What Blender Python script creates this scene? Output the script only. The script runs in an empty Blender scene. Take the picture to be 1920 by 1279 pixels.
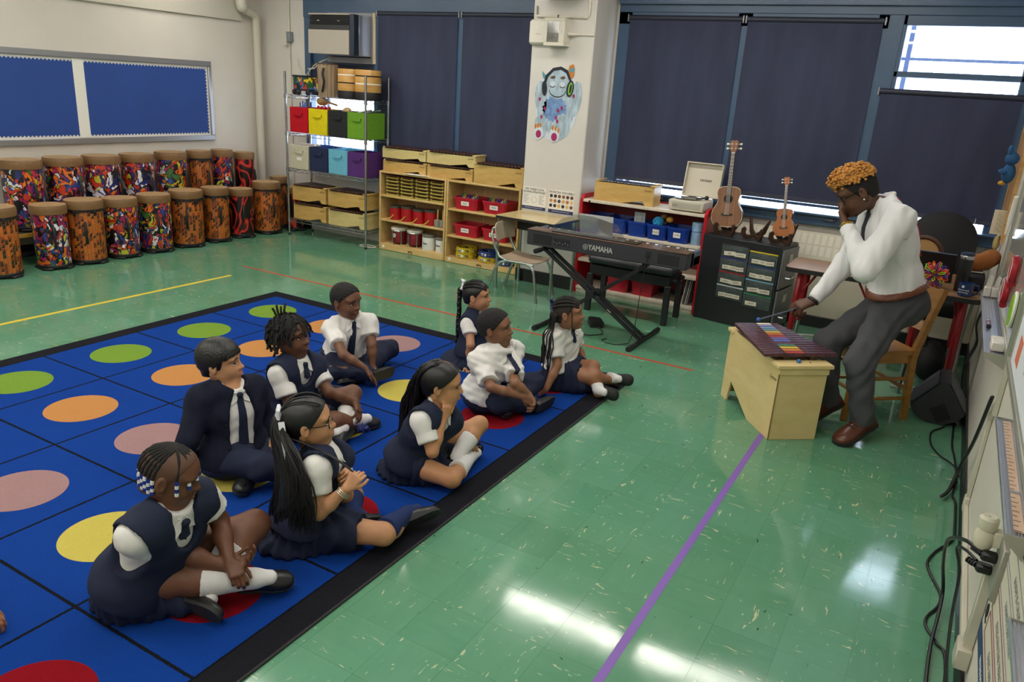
import bpy, bmesh, math, random
import numpy as np
from mathutils import Matrix, Vector
random.seed(7)
COL = bpy.context.scene.collection
SC = bpy.context.scene
R_ = math.radians
# ---------------------------------------------------------------- camera, world, exposure
cam = bpy.data.objects.new('camera', bpy.data.cameras.new('camera')); COL.objects.link(cam)
cam.data.lens = 26.879; cam.data.sensor_width = 36; cam.data.clip_start = .02
_r = Vector((0.86352484, 0.50064041, 0.06069623)); _u = Vector((-0.20795569, 0.24384783, 0.94725533)); _f = Vector((-0.45943365, 0.83060064, -0.31467968))
cam.matrix_world = Matrix(((_r.x, _u.x, -_f.x, 4.8065), (_r.y, _u.y, -_f.y, -4.49594), (_r.z, _u.z, -_f.z, 1.81843), (0, 0, 0, 1)))
SC.camera = cam
w = bpy.data.worlds.new('sky'); SC.world = w; w.use_nodes = True
w.node_tree.nodes['Background'].inputs[0].default_value = (.70, .83, 1.0, 1); w.node_tree.nodes['Background'].inputs[1].default_value = 7.0
vs = SC.view_settings; vs.view_transform = 'Standard'; vs.look = 'None'; vs.exposure = 0.88; vs.gamma = 1; vs.use_curve_mapping = False
LAMP = 11.0          # emission strength of the ceiling tubes' diffusers
# ---------------------------------------------------------------- materials
def lin(h):
    if not isinstance(h, str): return tuple(h)[:3]
    h = h.lstrip('#'); o = []
    for i in (0, 2, 4):
        c = int(h[i:i+2], 16)/255; o.append(c/12.92 if c <= .04045 else ((c+.055)/1.055)**2.4)
    return tuple(o)
class NT:
    """tiny node-tree helper"""
    def __init__(s, name):
        s.m = bpy.data.materials.new(name); s.m.use_nodes = True; s.t = s.m.node_tree; s.b = s.t.nodes['Principled BSDF']
    def n(s, typ, ins=None, **kw):
        nd = s.t.nodes.new('ShaderNode'+typ)
        for k, v in kw.items(): setattr(nd, k, v)
        for k, v in (ins or {}).items():
            if hasattr(v, 'bl_idname') and hasattr(v, 'outputs'): v = v.outputs[0]
            if isinstance(v, bpy.types.NodeSocket): s.t.links.new(v, nd.inputs[k])
            else: nd.inputs[k].default_value = v
        return nd
    def mix(s, f, a, b, bt='MIX'):
        nd = s.t.nodes.new('ShaderNodeMix'); nd.data_type = 'RGBA'; nd.blend_type = bt
        for k, v in ((0, f), (6, a), (7, b)):
            if hasattr(v, 'outputs'): v = v.outputs[2] if v.bl_idname == 'ShaderNodeMix' else v.outputs[0]
            if isinstance(v, bpy.types.NodeSocket): s.t.links.new(v, nd.inputs[k])
            elif k == 0: nd.inputs[0].default_value = v
            else: nd.inputs[k].default_value = (*lin(v), 1)
        return nd.outputs[2]
    def math(s, op, a, b=0.0, c=0.0):
        nd = s.t.nodes.new('ShaderNodeMath'); nd.operation = op
        for k, v in ((0, a), (1, b), (2, c)):
            if hasattr(v, 'outputs'): v = v.outputs[0]
            if isinstance(v, bpy.types.NodeSocket): s.t.links.new(v, nd.inputs[k])
            else: nd.inputs[k].default_value = v
        return nd.outputs[0]
    def ramp(s, fac, stops, interp='LINEAR'):
        nd = s.t.nodes.new('ShaderNodeValToRGB'); cr = nd.color_ramp; cr.interpolation = interp
        while len(cr.elements) < len(stops): cr.elements.new(.5)
        for e, (p, c) in zip(cr.elements, stops): e.position = p; e.color = (*lin(c), 1)
        s.t.links.new(fac.outputs[0] if hasattr(fac, 'outputs') else fac, nd.inputs[0]); return nd.outputs[0]
    def link(s, a, b): s.t.links.new(a.outputs[0] if hasattr(a, 'outputs') else a, b)
    def bump(s, h, strength=.2, dist=.01):
        b = s.n('Bump', {'Height': h, 'Strength': strength, 'Distance': dist}); s.link(b, s.b.inputs['Normal'])
    def coord(s, which='Object', scale=None):
        o = s.n('TexCoord').outputs[which]
        if scale is not None: o = s.n('Mapping', {'Vector': o, 'Scale': scale}).outputs[0]
        return o
_M = {}
def P(name, col, rough=.5, metal=0., var=.0, vs=8., bump=0., bs=60., spec=.5, coat=0., stretch=None, sheen=0., emit=0.):
    """principled material with optional noise colour variation and fine relief"""
    if name in _M: return _M[name]
    t = NT(name); b = t.b
    c = (*lin(col), 1)
    b.inputs['Base Color'].default_value = c; b.inputs['Roughness'].default_value = rough; b.inputs['Metallic'].default_value = metal
    b.inputs['Specular IOR Level'].default_value = spec
    if coat: b.inputs['Coat Weight'].default_value = coat; b.inputs['Coat Roughness'].default_value = .15
    if sheen: b.inputs['Sheen Weight'].default_value = sheen
    if var:
        n = t.n('TexNoise', {'Vector': t.coord('Object', stretch or (1, 1, 1)), 'Scale': vs, 'Detail': 4.})
        d = tuple(max(0, x*(1-var)) for x in c[:3]); l = tuple(min(1, x*(1+var)) for x in c[:3])
        t.link(t.ramp(n, [(.3, d), (.7, l)]), b.inputs['Base Color'])
    if bump:
        n = t.n('TexNoise', {'Vector': t.coord('Object', stretch or (1, 1, 1)), 'Scale': bs, 'Detail': 3.}); t.bump(n, bump, .004)
    if emit: b.inputs['Emission Color'].default_value = c; b.inputs['Emission Strength'].default_value = emit
    _M[name] = t.m; t.m.diffuse_color = c
    return t.m
def wood(name, col, dark, scale=(2, 2, 30), rough=.35, amt=.5, axis=None):
    if name in _M: return _M[name]
    t = NT(name); v = t.coord('Object', scale)
    n = t.n('TexNoise', {'Vector': v, 'Scale': 2.5, 'Detail': 6., 'Distortion': .6})
    t.link(t.ramp(n, [(.32, dark), (.32+amt*.7, col)]), t.b.inputs['Base Color']); t.b.inputs['Roughness'].default_value = rough
    t.bump(n, .06, .002); _M[name] = t.m; return t.m
def glass(name, tint=(1, 1, 1), gl=.12, rough=.02, alpha=None):
    if name in _M: return _M[name]
    t = NT(name); nt = t.t
    a = t.n('BsdfTransparent', {'Color': (*tint, 1)}); g = t.n('BsdfGlossy', {'Roughness': rough}); m = t.n('MixShader', {0: gl, 1: a.outputs[0], 2: g.outputs[0]})
    nt.links.new(m.outputs[0], nt.nodes['Material Output'].inputs[0]); _M[name] = t.m; return t.m
# ---------------------------------------------------------------- mesh building
class MB:
    def __init__(s, M=None): s.v = []; s.f = []; s.M = M
    def add(s, vs, fs):
        k = len(s.v)
        if s.M is not None: vs = [tuple(s.M @ Vector(v)) for v in vs]
        s.v += [tuple(v) for v in vs]; s.f += [tuple(i+k for i in f) for f in fs]; return s
    def box(s, c, d, ch=0., rot=None):
        """box centre c, full size d, chamfer ch"""
        hx, hy, hz = d[0]/2, d[1]/2, d[2]/2
        Rm = rot if rot is not None else Matrix.Identity(3)
        if ch <= 0:
            vs = [(x, y, z) for x in (-hx, hx) for y in (-hy, hy) for z in (-hz, hz)]
            fs = [(0, 1, 3, 2), (4, 6, 7, 5), (0, 4, 5, 1), (2, 3, 7, 6), (0, 2, 6, 4), (1, 5, 7, 3)]
        else:
            ch = min(ch, hx*.95, hy*.95, hz*.95); vs = []; idx = {}
            for sx in (-1, 1):
                for sy in (-1, 1):
                    for sz in (-1, 1):
                        for a in range(3):
                            q = [sx*(hx-ch), sy*(hy-ch), sz*(hz-ch)]; q[a] = (sx*hx, sy*hy, sz*hz)[a]
                            idx[(sx, sy, sz, a)] = len(vs); vs.append(q)
            fs = []
            for a in range(3):
                b_, c_ = [(1, 2), (2, 0), (0, 1)][a]
                for sg in (-1, 1):
                    q = []
                    for (p, r) in ((-1, -1), (1, -1), (1, 1), (-1, 1)):
                        k = [0, 0, 0]; k[a] = sg; k[b_] = p; k[c_] = r; q.append(idx[(*k, a)])
                    fs.append(tuple(q if sg > 0 else q[::-1]))
            for a in range(3):   # edge chamfers run along axis a
                b_, c_ = [(1, 2), (2, 0), (0, 1)][a]
                for p in (-1, 1):
                    for r in (-1, 1):
                        def K(sg, ax):
                            k = [0, 0, 0]; k[a] = sg; k[b_] = p; k[c_] = r; return idx[(*k, ax)]
                        q = [K(-1, b_), K(1, b_), K(1, c_), K(-1, c_)]
                        fs.append(tuple(q if p*r < 0 else q[::-1]))
            for sx in (-1, 1):
                for sy in (-1, 1):
                    for sz in (-1, 1):
                        q = [idx[(sx, sy, sz, a)] for a in range(3)]; fs.append(tuple(q if sx*sy*sz > 0 else q[::-1]))
        return s.add([tuple(Rm @ Vector(v) + Vector(c)) for v in vs], fs)
    def bb(s, lo, hi, ch=0.):
        return s.box([(a+b)/2 for a, b in zip(lo, hi)], [abs(b-a) for a, b in zip(lo, hi)], ch)
    def beam(s, p0, p1, wx, wy, ch=0., up=(0, 0, 1)):
        """rectangular bar from p0 to p1"""
        p0, p1 = Vector(p0), Vector(p1); z = (p1-p0); L = z.length; z /= L
        x = Vector(up).cross(z)
        if x.length < 1e-4: x = Vector((1, 0, 0))
        x.normalize(); y = z.cross(x)
        return s.box((p0+p1)/2, (wx, wy, L), ch, Matrix((x, y, z)).transposed())
    def tube(s, pts, r, n=10, cap=True, closed=False):
        pts = [Vector(p) for p in pts]; N = len(pts); rr = r if hasattr(r, '__len__') else [r]*N
        vs, fs = [], []; pv = None
        for i, p in enumerate(pts):
            a = pts[i-1] if (i or closed) else p; b = pts[(i+1) % N] if (i < N-1 or closed) else p
            t = (b-a).normalized()
            if pv is None:
                x = t.orthogonal().normalized()
            else:
                x = (pv - t*pv.dot(t)); x = x.normalized() if x.length > 1e-6 else t.orthogonal().normalized()
            pv = x; y = t.cross(x)
            for k in range(n):
                an = 2*math.pi*k/n; vs.append(p + (x*math.cos(an)+y*math.sin(an))*rr[i])
        for i in range(N if closed else N-1):
            for k in range(n):
                a = i*n+k; b = i*n+(k+1) % n; c = ((i+1) % N)*n+(k+1) % n; d = ((i+1) % N)*n+k; fs.append((a, b, c, d))
        if cap and not closed: fs.append(tuple(range(n))[::-1]); fs.append(tuple((N-1)*n+k for k in range(n)))
        return s.add(vs, fs)
    def cyl(s, p0, p1, r0, r1=None, n=20): return s.tube([p0, p1], [r0, r0 if r1 is None else r1], n)
    def lathe(s, prof, n=32, c=(0, 0, 0), cap=True):
        """prof: [(r,z)...] about the vertical through c"""
        vs, fs = [], []
        for (r, z) in prof:
            for k in range(n): a = 2*math.pi*k/n; vs.append((c[0]+r*math.cos(a), c[1]+r*math.sin(a), c[2]+z))
        for i in range(len(prof)-1):
            for k in range(n): fs.append((i*n+k, i*n+(k+1) % n, (i+1)*n+(k+1) % n, (i+1)*n+k))
        if cap: fs.append(tuple(range(n))[::-1]); fs.append(tuple((len(prof)-1)*n+k for k in range(n)))
        return s.add(vs, fs)
    def prism(s, poly, d0, d1, plane='xz'):
        """extrude 2-D outline: plane 'xz' -> along y, 'xy' -> along z, 'yz' -> along x"""
        f = {'xz': lambda a, b, d: (a, d, b), 'xy': lambda a, b, d: (a, b, d), 'yz': lambda a, b, d: (d, a, b)}[plane]
        n = len(poly); vs = [f(a, b, d0) for a, b in poly]+[f(a, b, d1) for a, b in poly]
        return s.add(vs, [tuple(range(n)), tuple(range(n, 2*n))[::-1]]+[(i, n+i, n+(i+1) % n, (i+1) % n) for i in range(n)])
    def ball(s, c, r, n=12, m=8, sc=(1, 1, 1)):
        vs = [(c[0], c[1], c[2]-r*sc[2])]; fs = []
        for i in range(1, m):
            t = math.pi*i/m-math.pi/2
            for k in range(n): a = 2*math.pi*k/n; vs.append((c[0]+r*sc[0]*math.cos(t)*math.cos(a), c[1]+r*sc[1]*math.cos(t)*math.sin(a), c[2]+r*sc[2]*math.sin(t)))
        vs.append((c[0], c[1], c[2]+r*sc[2])); L = len(vs)-1
        for k in range(n): fs.append((0, 1+(k+1) % n, 1+k)); fs.append((L, L-n+k, L-n+(k+1) % n))
        for i in range(m-2):
            for k in range(n): a = 1+i*n; fs.append((a+k, a+(k+1) % n, a+n+(k+1) % n, a+n+k))
        return s.add(vs, fs)
def mesh_obj(name, v, f, m, parent=None, smooth=None, kind=None):
    me = bpy.data.meshes.new(name); me.from_pydata(v, [], f)
    bm = bmesh.new(); bm.from_mesh(me); bmesh.ops.recalc_face_normals(bm, faces=bm.faces); bm.to_mesh(me); bm.free()
    if m is not None: me.materials.append(m)
    if smooth:
        me.shade_smooth(); me.set_sharp_from_angle(angle=R_(smooth))
    o = bpy.data.objects.new(name, me); COL.objects.link(o)
    if parent is not None: o.parent = parent
    if kind: o['kind'] = kind
    return o
def part(name, mb, m, parent=None, smooth=40, label=None, kind=None, loc=None):
    o = mesh_obj(name, mb.v, mb.f, m, parent, smooth, kind)
    if label: o['label'] = label
    if loc is not None: o.location = loc
    return o
def tag(o, label=None, cat=None, group=None, kind=None):
    if label: o['label'] = label
    if cat: o['category'] = cat
    if group: o['group'] = group
    if kind: o['kind'] = kind
    return o
def thing(name, label, cat, loc=(0, 0, 0), rz=0., group=None):
    o = bpy.data.objects.new(name, None); COL.objects.link(o); o.location = loc; o.rotation_euler = (0, 0, rz); o.empty_display_size = .05
    return tag(o, label, cat, group)
def single(name, mb, m, label, cat, group=None, loc=(0, 0, 0), rz=0., smooth=40):
    o = part(name, mb, m, None, smooth); o.location = loc; o.rotation_euler = (0, 0, rz); return tag(o, label, cat, group)
def struct(name, mb, m, parent=None, smooth=None):
    o = part(name, mb, m, parent, smooth); o['kind'] = 'structure'; return o
def dup(o, parent=None, loc=None, rz=None, label=None, group=None):
    c = o.copy(); COL.objects.link(c)
    if parent is not None: c.parent = parent
    for ch in list(o.children): dup(ch, c)
    if loc is not None: c.location = loc
    if rz is not None: c.rotation_euler = (0, 0, rz)
    if label: c['label'] = label
    if group: c['group'] = group
    return c
def text(name, s, size, m, parent, loc, rot, ext=.0004, align='CENTER', sx=1., label=None, bold=0., shear=0.):
    cu = bpy.data.curves.new(name, 'FONT'); cu.body = s; cu.size = size; cu.extrude = ext; cu.align_x = align; cu.align_y = 'CENTER'; cu.resolution_u = 2; cu.offset = bold; cu.shear = shear
    o = bpy.data.objects.new(name, cu); COL.objects.link(o); cu.materials.append(m); o.parent = parent; o.location = loc; o.rotation_euler = rot; o.scale = (sx, 1, 1)
    me = bpy.data.meshes.new_from_object(o); bpy.data.objects.remove(o)
    o = bpy.data.objects.new(name, me); COL.objects.link(o); o.parent = parent; o.location = loc; o.rotation_euler = rot; o.scale = (sx, 1, 1)
    if label: o['label'] = label
    return o
FRONT = (R_(90), 0, 0)      # text facing -y
# ================================================================ SETTING
WHITE = P('painted_white', '#d2ccc2', .5, var=.03, vs=3., bump=.03, bs=90)
WHITE2 = P('window_wall_white', '#d2cec8', .5, var=.03, vs=3., bump=.03, bs=90)
BLACKB = P('black_vinyl_base', '#16161a', .35)
FRAME = P('blue_grey_paint', '#3f5874', .35, var=.06, vs=5)
X0, X1, Y0, Y1, ZC = -2.75, 5.16, -7.0, 2.50, 3.0
# --- floor material: streaked vinyl-asbestos style tile, grain direction alternates tile by tile
TP, TX, TY = .2286, 4.371, 0.0
def floor_mat():
    t = NT('green_floor_tile'); pos = t.n('NewGeometry').outputs[0]; sp = t.n('SeparateXYZ', {0: pos})
    tx = t.math('MULTIPLY', t.math('SUBTRACT', sp.outputs[0], TX), 1/TP); ty = t.math('MULTIPLY', t.math('SUBTRACT', sp.outputs[1], TY), 1/TP)
    fx, fy = t.math('FLOOR', tx), t.math('FLOOR', ty)
    par = t.math('PINGPONG', t.math('ADD', fx, fy), 1.)
    idv = t.n('CombineXYZ', {0: fx, 1: fy}); wn = t.n('TexWhiteNoise', {'Vector': idv.outputs[0]}, noise_dimensions='2D')
    a = t.math('ADD', t.math('MULTIPLY', sp.outputs[0], t.math('SUBTRACT', 1., par)), t.math('MULTIPLY', sp.outputs[1], par))
    b = t.math('ADD', t.math('MULTIPLY', sp.outputs[1], t.math('SUBTRACT', 1., par)), t.math('MULTIPLY', sp.outputs[0], par))
    v = t.n('CombineXYZ', {0: t.math('MULTIPLY', a, .22), 1: b, 2: t.math('MULTIPLY', wn.outputs[0], 9.)})
    n1 = t.n('TexNoise', {'Vector': v.outputs[0], 'Scale': 62., 'Detail': 3., 'Distortion': 1.1})
    n2 = t.n('TexNoise', {'Vector': v.outputs[0], 'Scale': 30., 'Detail': 4.})
    n3 = t.n('TexNoise', {'Vector': pos, 'Scale': 1.3, 'Detail': 2.})
    base = t.mix(t.math('MULTIPLY', wn.outputs[0], .55), '#52896d', '#669b81')
    base = t.mix(t.math('MULTIPLY', n2.outputs[0], .55), base, '#6fa183')
    base = t.mix(t.math('MULTIPLY', t.math('SUBTRACT', n3.outputs[0], .35), .8), base, '#4c7f4f')
    big = t.n('TexNoise', {'Vector': t.n('Mapping', {'Vector': v.outputs[0], 'Location': (3, 7, 1)}).outputs[0], 'Scale': 9., 'Detail': 1.})
    gate = t.math('GREATER_THAN', big.outputs[0], .44)
    st = t.math('MULTIPLY', gate, t.n('MapRange', {0: n1.outputs[0], 1: .655, 2: .685}).outputs[0])
    base = t.mix(t.math('MULTIPLY', st, .75), base, '#cdcba6')
    n4 = t.n('TexNoise', {'Vector': t.n('Mapping', {'Vector': v.outputs[0], 'Location': (13, 2, 5)}).outputs[0], 'Scale': 60., 'Detail': 2., 'Distortion': .5})
    base = t.mix(t.n('MapRange', {0: n4.outputs[0], 1: .745, 2: .76}).outputs[0], base, '#2c4038')
    t.link(base, t.b.inputs['Base Color'])
    rn = t.n('TexNoise', {'Vector': pos, 'Scale': 3., 'Detail': 5.})
    t.link(t.n('MapRange', {0: rn.outputs[0], 1: .3, 2: .7, 3: .055, 4: .13}), t.b.inputs['Roughness'])
    t.b.inputs['Specular IOR Level'].default_value = .62
    bn = t.n('TexNoise', {'Vector': pos, 'Scale': 6., 'Detail': 2.}); t.bump(bn, .02, .02)
    return t.m
FLOORM = floor_mat()
floor = struct('floor', MB().bb((X0, Y0, -.12), (X1, Y1+.3, -.003)), P('tile_joint', '#2c4a39', .6))
tm = MB().bb((-TP/2+.0003, -TP/2+.0003, -.003), (TP/2-.0003, TP/2-.0003, 0))
CARX0, CARX1, CARY0, CARY1 = -.11, 3.185, -4.02, .105
camp = Vector((4.8065, -4.496, 1.82)); cand = []
for i in range(-33, 5):
    for j in range(-31, 11):
        x, y = TX+(i+.5)*TP, TY+(j+.5)*TP
        if not (X0 < x < X1+.1 and Y0 < y < Y1+.05): continue
        if CARX0+.12 < x-TP/2 and x+TP/2 < CARX1-.12 and CARY0+.12 < y-TP/2 and y+TP/2 < CARY1-.12: continue
        d = Vector((x, y, 0))-camp; z = d.dot(_f)
        vis = z > .3 and abs(d.dot(_r)/z) < .70 and abs(d.dot(_u)/z) < .48
        cand.append((0 if vis else 1, d.length, x, y))
cand.sort(); rest = MB(); tile0 = None
for k, (nv, d, x, y) in enumerate(cand):
    if k < 290 and not nv:
        if tile0 is None:
            o = tile0 = part('tile', tm, FLOORM, floor, None)
        else:
            o = tile0.copy(); COL.objects.link(o); o.parent = floor
        o.location = (x, y, 0)
    else: rest.bb((x-TP/2+.0004, y-TP/2+.0004, -.003), (x+TP/2-.0004, y+TP/2-.0004, 0))
part('far_tiles', rest, FLOORM, floor, None, kind='stuff')
# --- walls
struct('wall_left', MB().bb((X0-.12, Y0, -.12), (X0, Y1+.3, ZC)), WHITE)
struct('wall_right', MB().bb((X1, Y0, -.12), (X1+.12, Y1+.3, ZC)), WHITE)
struct('wall_front', MB().bb((X0, Y0-.12, -.12), (X1, Y0, ZC)), WHITE)
struct('ceiling', MB().bb((X0-.12, Y0-.12, ZC), (X1+.12, Y1+.3, ZC+.12)), P('ceiling_white', '#dedad2', .7))
wb = MB()   # window wall with two openings: left -2.0..1.22, right 1.86..5.16
wb.bb((X0, Y1, -.12), (-2.0, Y1+.2, ZC)); wb.bb((-2.0, Y1, 2.62), (X1, Y1+.2, ZC)); wb.bb((-2.0, Y1, -.12), (X1, Y1+.2, .86)); wb.bb((1.18, Y1, .86), (1.86, Y1+.2, 2.62))
struct('wall_back', wb, WHITE2)
struct('column', MB().bb((1.205, 2.03, 0), (1.82, Y1, ZC), .008), WHITE2)
struct('trim_1', MB().bb((X0, Y0, 2.35), (X0+.035, 2.18, ZC), .004), P('soffit_grey_white', '#c4bfb2', .6))
struct('trim_2', MB().bb((1.3, -2.0, 2.60), (1.74, 2.031, ZC), .01), WHITE2)
for nm, lo, hi in (('baseboard_left', (X0, Y0, 0), (X0+.012, Y1, .1)), ('baseboard_right', (X1-.014, Y0, 0), (X1, Y1, .105)), ('baseboard_back', (1.82, Y1-.14, 0), (X1, Y1-.118, .1)),
                   ('baseboard_column', (1.19, 2.012, 0), (1.835, 2.03, .125)), ('baseboard_corner', (X0, Y1-.014, 0), (-2.0, Y1, .1))):
    struct(nm, MB().bb(lo, hi, .003), BLACKB)
# --- ceiling lamps (out of the frame, mirrored in the waxed floor)
k = 0
for yy in (1.12, -1.2, -3.5, -5.6):
    for xx in (-1.75, -.35, 1.05, 2.42, 3.78):
        t = thing('ceiling_light', 'white fluorescent ceiling fixture with a glowing diffuser, above the frame', 'lamp', (xx, yy, ZC), 0, 'fluorescent ceiling fixtures')
        part('housing', MB().bb((-.62, -.13, -.07), (.62, .13, 0), .01), P('lamp_white', '#e8e8e4', .4), t)
        dm = P('lamp_glow', (1., .94, .86), .5, emit=LAMP)
        part('diffuser', MB().bb((-.58, -.10, -.085), (.58, .10, -.0705)), dm, t, None)
# --- windows
def frame_bars(mb, xs, z0, z1, wdt=.09, dep=(2.47, 2.56)):
    for x in xs: mb.bb((x-wdt/2, dep[0], z0), (x+wdt/2, dep[1], z1), .006)
PANE = glass('window_glass', (1, 1, 1), .06)
w1 = MB(); frame_bars(w1, (-1.99, -.96, 1.155), .86, 2.62); frame_bars(w1, (.135,), .86, 2.62, .13); w1.bb((-2.04, 2.465, 2.43), (1.2, 2.565, 2.64), .006); w1.bb((-2.04, 2.45, .86), (1.2, 2.57, .95), .006)
win1 = struct('window_1', w1, FRAME)
part('pane', MB().bb((-1.95, 2.53, .95), (-1.02, 2.536, 1.62)), PANE, win1, None); part('pane', MB().bb((-.94, 2.53, .95), (.09, 2.536, 2.52)), PANE, win1, None); part('pane', MB().bb((.17, 2.53, .95), (1.11, 2.536, 2.52)), PANE, win1, None)
part('panel', MB().bb((-1.95, 2.525, 1.60), (-1.02, 2.54, 2.52)), FRAME, win1, None)
w2 = MB(); frame_bars(w2, (1.915, 2.99), .86, 2.62, .13); frame_bars(w2, (4.11,), .86, 2.62, .19); frame_bars(w2, (5.13,), .86, 2.62, .06)
w2.bb((1.85, 2.465, 2.52), (X1, 2.565, 2.66), .006); w2.bb((1.85, 2.47, 2.42), (4.1, 2.56, 2.525), .004); w2.bb((1.85, 2.43, 2.585), (X1, 2.47, 2.66), .004); w2.bb((1.85, 2.44, .86), (X1, 2.57, .955), .006); w2.bb((1.85, 2.40, .945), (X1, 2.5, .962), .003)
w2.bb((4.15, 2.475, 2.45), (X1, 2.555, 2.53), .005); w2.bb((4.15, 2.475, 2.075), (X1, 2.555, 2.12), .005)
frame_bars(w2, (4.205,), .95, 2.53, .05, (2.475, 2.555)); frame_bars(w2, (5.08,), .95, 2.53, .05, (2.475, 2.555))
for a, b in ((1.95, 2.94), (3.04, 4.08)): w2.bb((a, 2.48, 1.005), (b, 2.555, 1.03), .004)
win2 = struct('window_2', w2, FRAME)
for a, b, c, d in ((1.95, 2.94, .955, 2.52), (3.04, 4.08, .955, 2.52), (4.23, 5.055, 2.12, 2.45), (4.23, 5.055, .955, 2.075)): part('pane', MB().bb((a, 2.525, c), (b, 2.531, d)), PANE, win2, None)
mp = P('frame_fitting', '#596270', .35, .6)
for x in (2.45, 3.55, 3.95, 4.6): part('latch', MB().bb((x-.05, 2.425, .905), (x+.05, 2.441, .935), .004).bb((x-.012, 2.41, .91), (x+.03, 2.426, .93), .003), mp, win2)
# window guards outside: bars and diagonal wire
def guard(label, x0, x1, z0, z1):
    g = thing('window_guard', label, 'window guard', (0, 2.72, 0))
    fm = P('guard_paint', '#7d8fb4', .6); b = MB()
    for x in (x0+.03, x0+.10, x1-.05): b.bb((x-.018, -.012, z0), (x+.018, .012, z1))
    for z in (z0+.05, (z0+z1)/2, z1-.05): b.bb((x0, .012, z-.012), (x1, .024, z+.012))
    part('frame', b, fm, g, None); wv = MB(); W = x1-x0; H = z1-z0; st = .075; n = int((W+H)/st)
    for i in range(n):
        for sg in (1, -1):
            a = i*st-H; p = []
            xa, xb = max(0, a), min(W, a+H)
            if xb <= xa: continue
            za, zb = xa-a, xb-a
            if sg < 0: za, zb = H-za, H-zb
            wv.tube([(x0+xa, .0, z0+za), (x0+xb, .0, z0+zb)], .0022, 4)
    part('wire_mesh', wv, P('guard_wire', '#8d97ac', .5, .4), g, None, kind='stuff')
guard('steel bar and wire window guard seen through the bare pane at top right', 4.16, 5.16, 1.9, 2.55)
guard('steel bar and wire window guard seen in the gap under the long shades', 1.9, 4.1, .95, 1.35)
guard('steel bar and wire window guard behind the chrome wire shelving', -2.0, -.95, .95, 1.65)
# --- roller shades
SH = NT('shade_cloth')
_n = SH.n('TexNoise', {'Vector': SH.coord('Object', (4, 1, .7)), 'Scale': 1.6, 'Detail': 3.}); _w = SH.n('TexNoise', {'Vector': SH.coord('Object'), 'Scale': 420.})
SH.link(SH.mix(.35, SH.ramp(_n, [(.3, '#272d47'), (.75, '#343a56')]), _w.outputs[0], 'SOFT_LIGHT'), SH.b.inputs['Base Color']); SH.b.inputs['Roughness'].default_value = .75
def shade(label, x0, x1, z0, z1, y=2.452, hem=True):
    t = thing('roller_shade', label, 'shade', ((x0+x1)/2, y, z1), 0); W = (x1-x0)/2; H = z1-z0
    n = 30; vs = []; fs = []
    for j in range(9):
        for i in range(n+1):
            x = -W+2*W*i/n; q = j/8; wav = .0045*math.sin(x*17+q*1.5)*q+.003*math.sin(x*41+2)*q
            vs.append((x, wav, -H*q)); 
    for j in range(8):
        for i in range(n): a = j*(n+1)+i; fs.append((a, a+1, a+n+2, a+n+1))
    k = len(vs); vs += [(a, b+.004, c) for a, b, c in vs]; fs += [tuple(i+k for i in f[::-1]) for f in fs]
    mb = MB(); mb.add(vs, fs); part('cloth', mb, SH.m, t, 60)
    part('roller', MB().cyl((-W-.01, .012, .02), (W+.01, .012, .02), .024), P('shade_roller', '#262b3c', .5), t)
    br = P('bracket_metal', '#9a9da2', .35, .8)
    for sg in (-1, 1): part('bracket', MB().bb((sg*(W+.016)-.006, -.012, -.012), (sg*(W+.016)+.006, .035, .05), .003).cyl((sg*(W+.016)-.008, .012, .02), (sg*(W+.016)+.008, .012, .02), .012), br, t)
    if hem: part('hem_bar', MB().bb((-W, -.007, -H-.022), (W, .009, -H+.012), .004), P('shade_hem', '#3a3d4d', .6), t)
    return t
shade('dark blue roller shade beside the air conditioner, left of the narrow blue mullion', -.93, .10, .93, 2.46)
shade('dark blue roller shade between the narrow blue mullion and the white column', .165, 1.15, .93, 2.46)
shade('short dark blue shade panel under the air conditioner, behind the bentwood drums', -1.94, -.95, 1.60, 1.895, 2.485)
shade('dark blue roller shade just right of the white column, above the record player', 1.965, 2.965, 1.07, 2.455)
shade('dark blue roller shade behind the two ukuleles, second from the white column', 3.02, 4.06, 1.06, 2.455)
shade('dark blue roller shade lowered below the bare panes, behind the standing man', 4.14, 5.10, 1.05, 1.945)
# --- radiator cover under the right window
rc = thing('radiator_cover', 'long cream radiator cover with a slotted grille under the right windows', 'radiator cover', (0, 0, 0))
cr = P('radiator_cream', '#cfc8b4', .45, var=.03, vs=4)
b = MB().bb((1.83, 2.39, .02), (X1-.002, 2.499, .56), .004)
for x in (2.6, 3.3, 4.0, 4.7): b.bb((x-.004, 2.383, .05), (x+.004, 2.392, .55))
part('casing', b, cr, rc, None)
vs_ = [(2.39, .56), (2.499, .80), (2.499, .56)]
part('sloped_top', MB().prism([(2.388, .555), (2.388, .585), (2.47, .80), (2.499, .80), (2.499, .555)], 1.83, X1-.002, 'yz'), cr, rc, None)
gm = P('grille_shadow', '#8f8b80', .6); b = MB()
import itertools
for i in range(60):
    x = 1.9+i*.055
    for a, c in ((.12, .48), (.54, .92)):
        y0, z0, y1, z1 = 2.388+.082*a, .585+.215*a, 2.388+.082*c, .585+.215*c
        b.beam((x, y0-.001, z0), (x, y1-.001, z1), .036, .003)
part('grille', b, P('grille_cream', '#dcd7c8', .4), rc, None)
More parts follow.
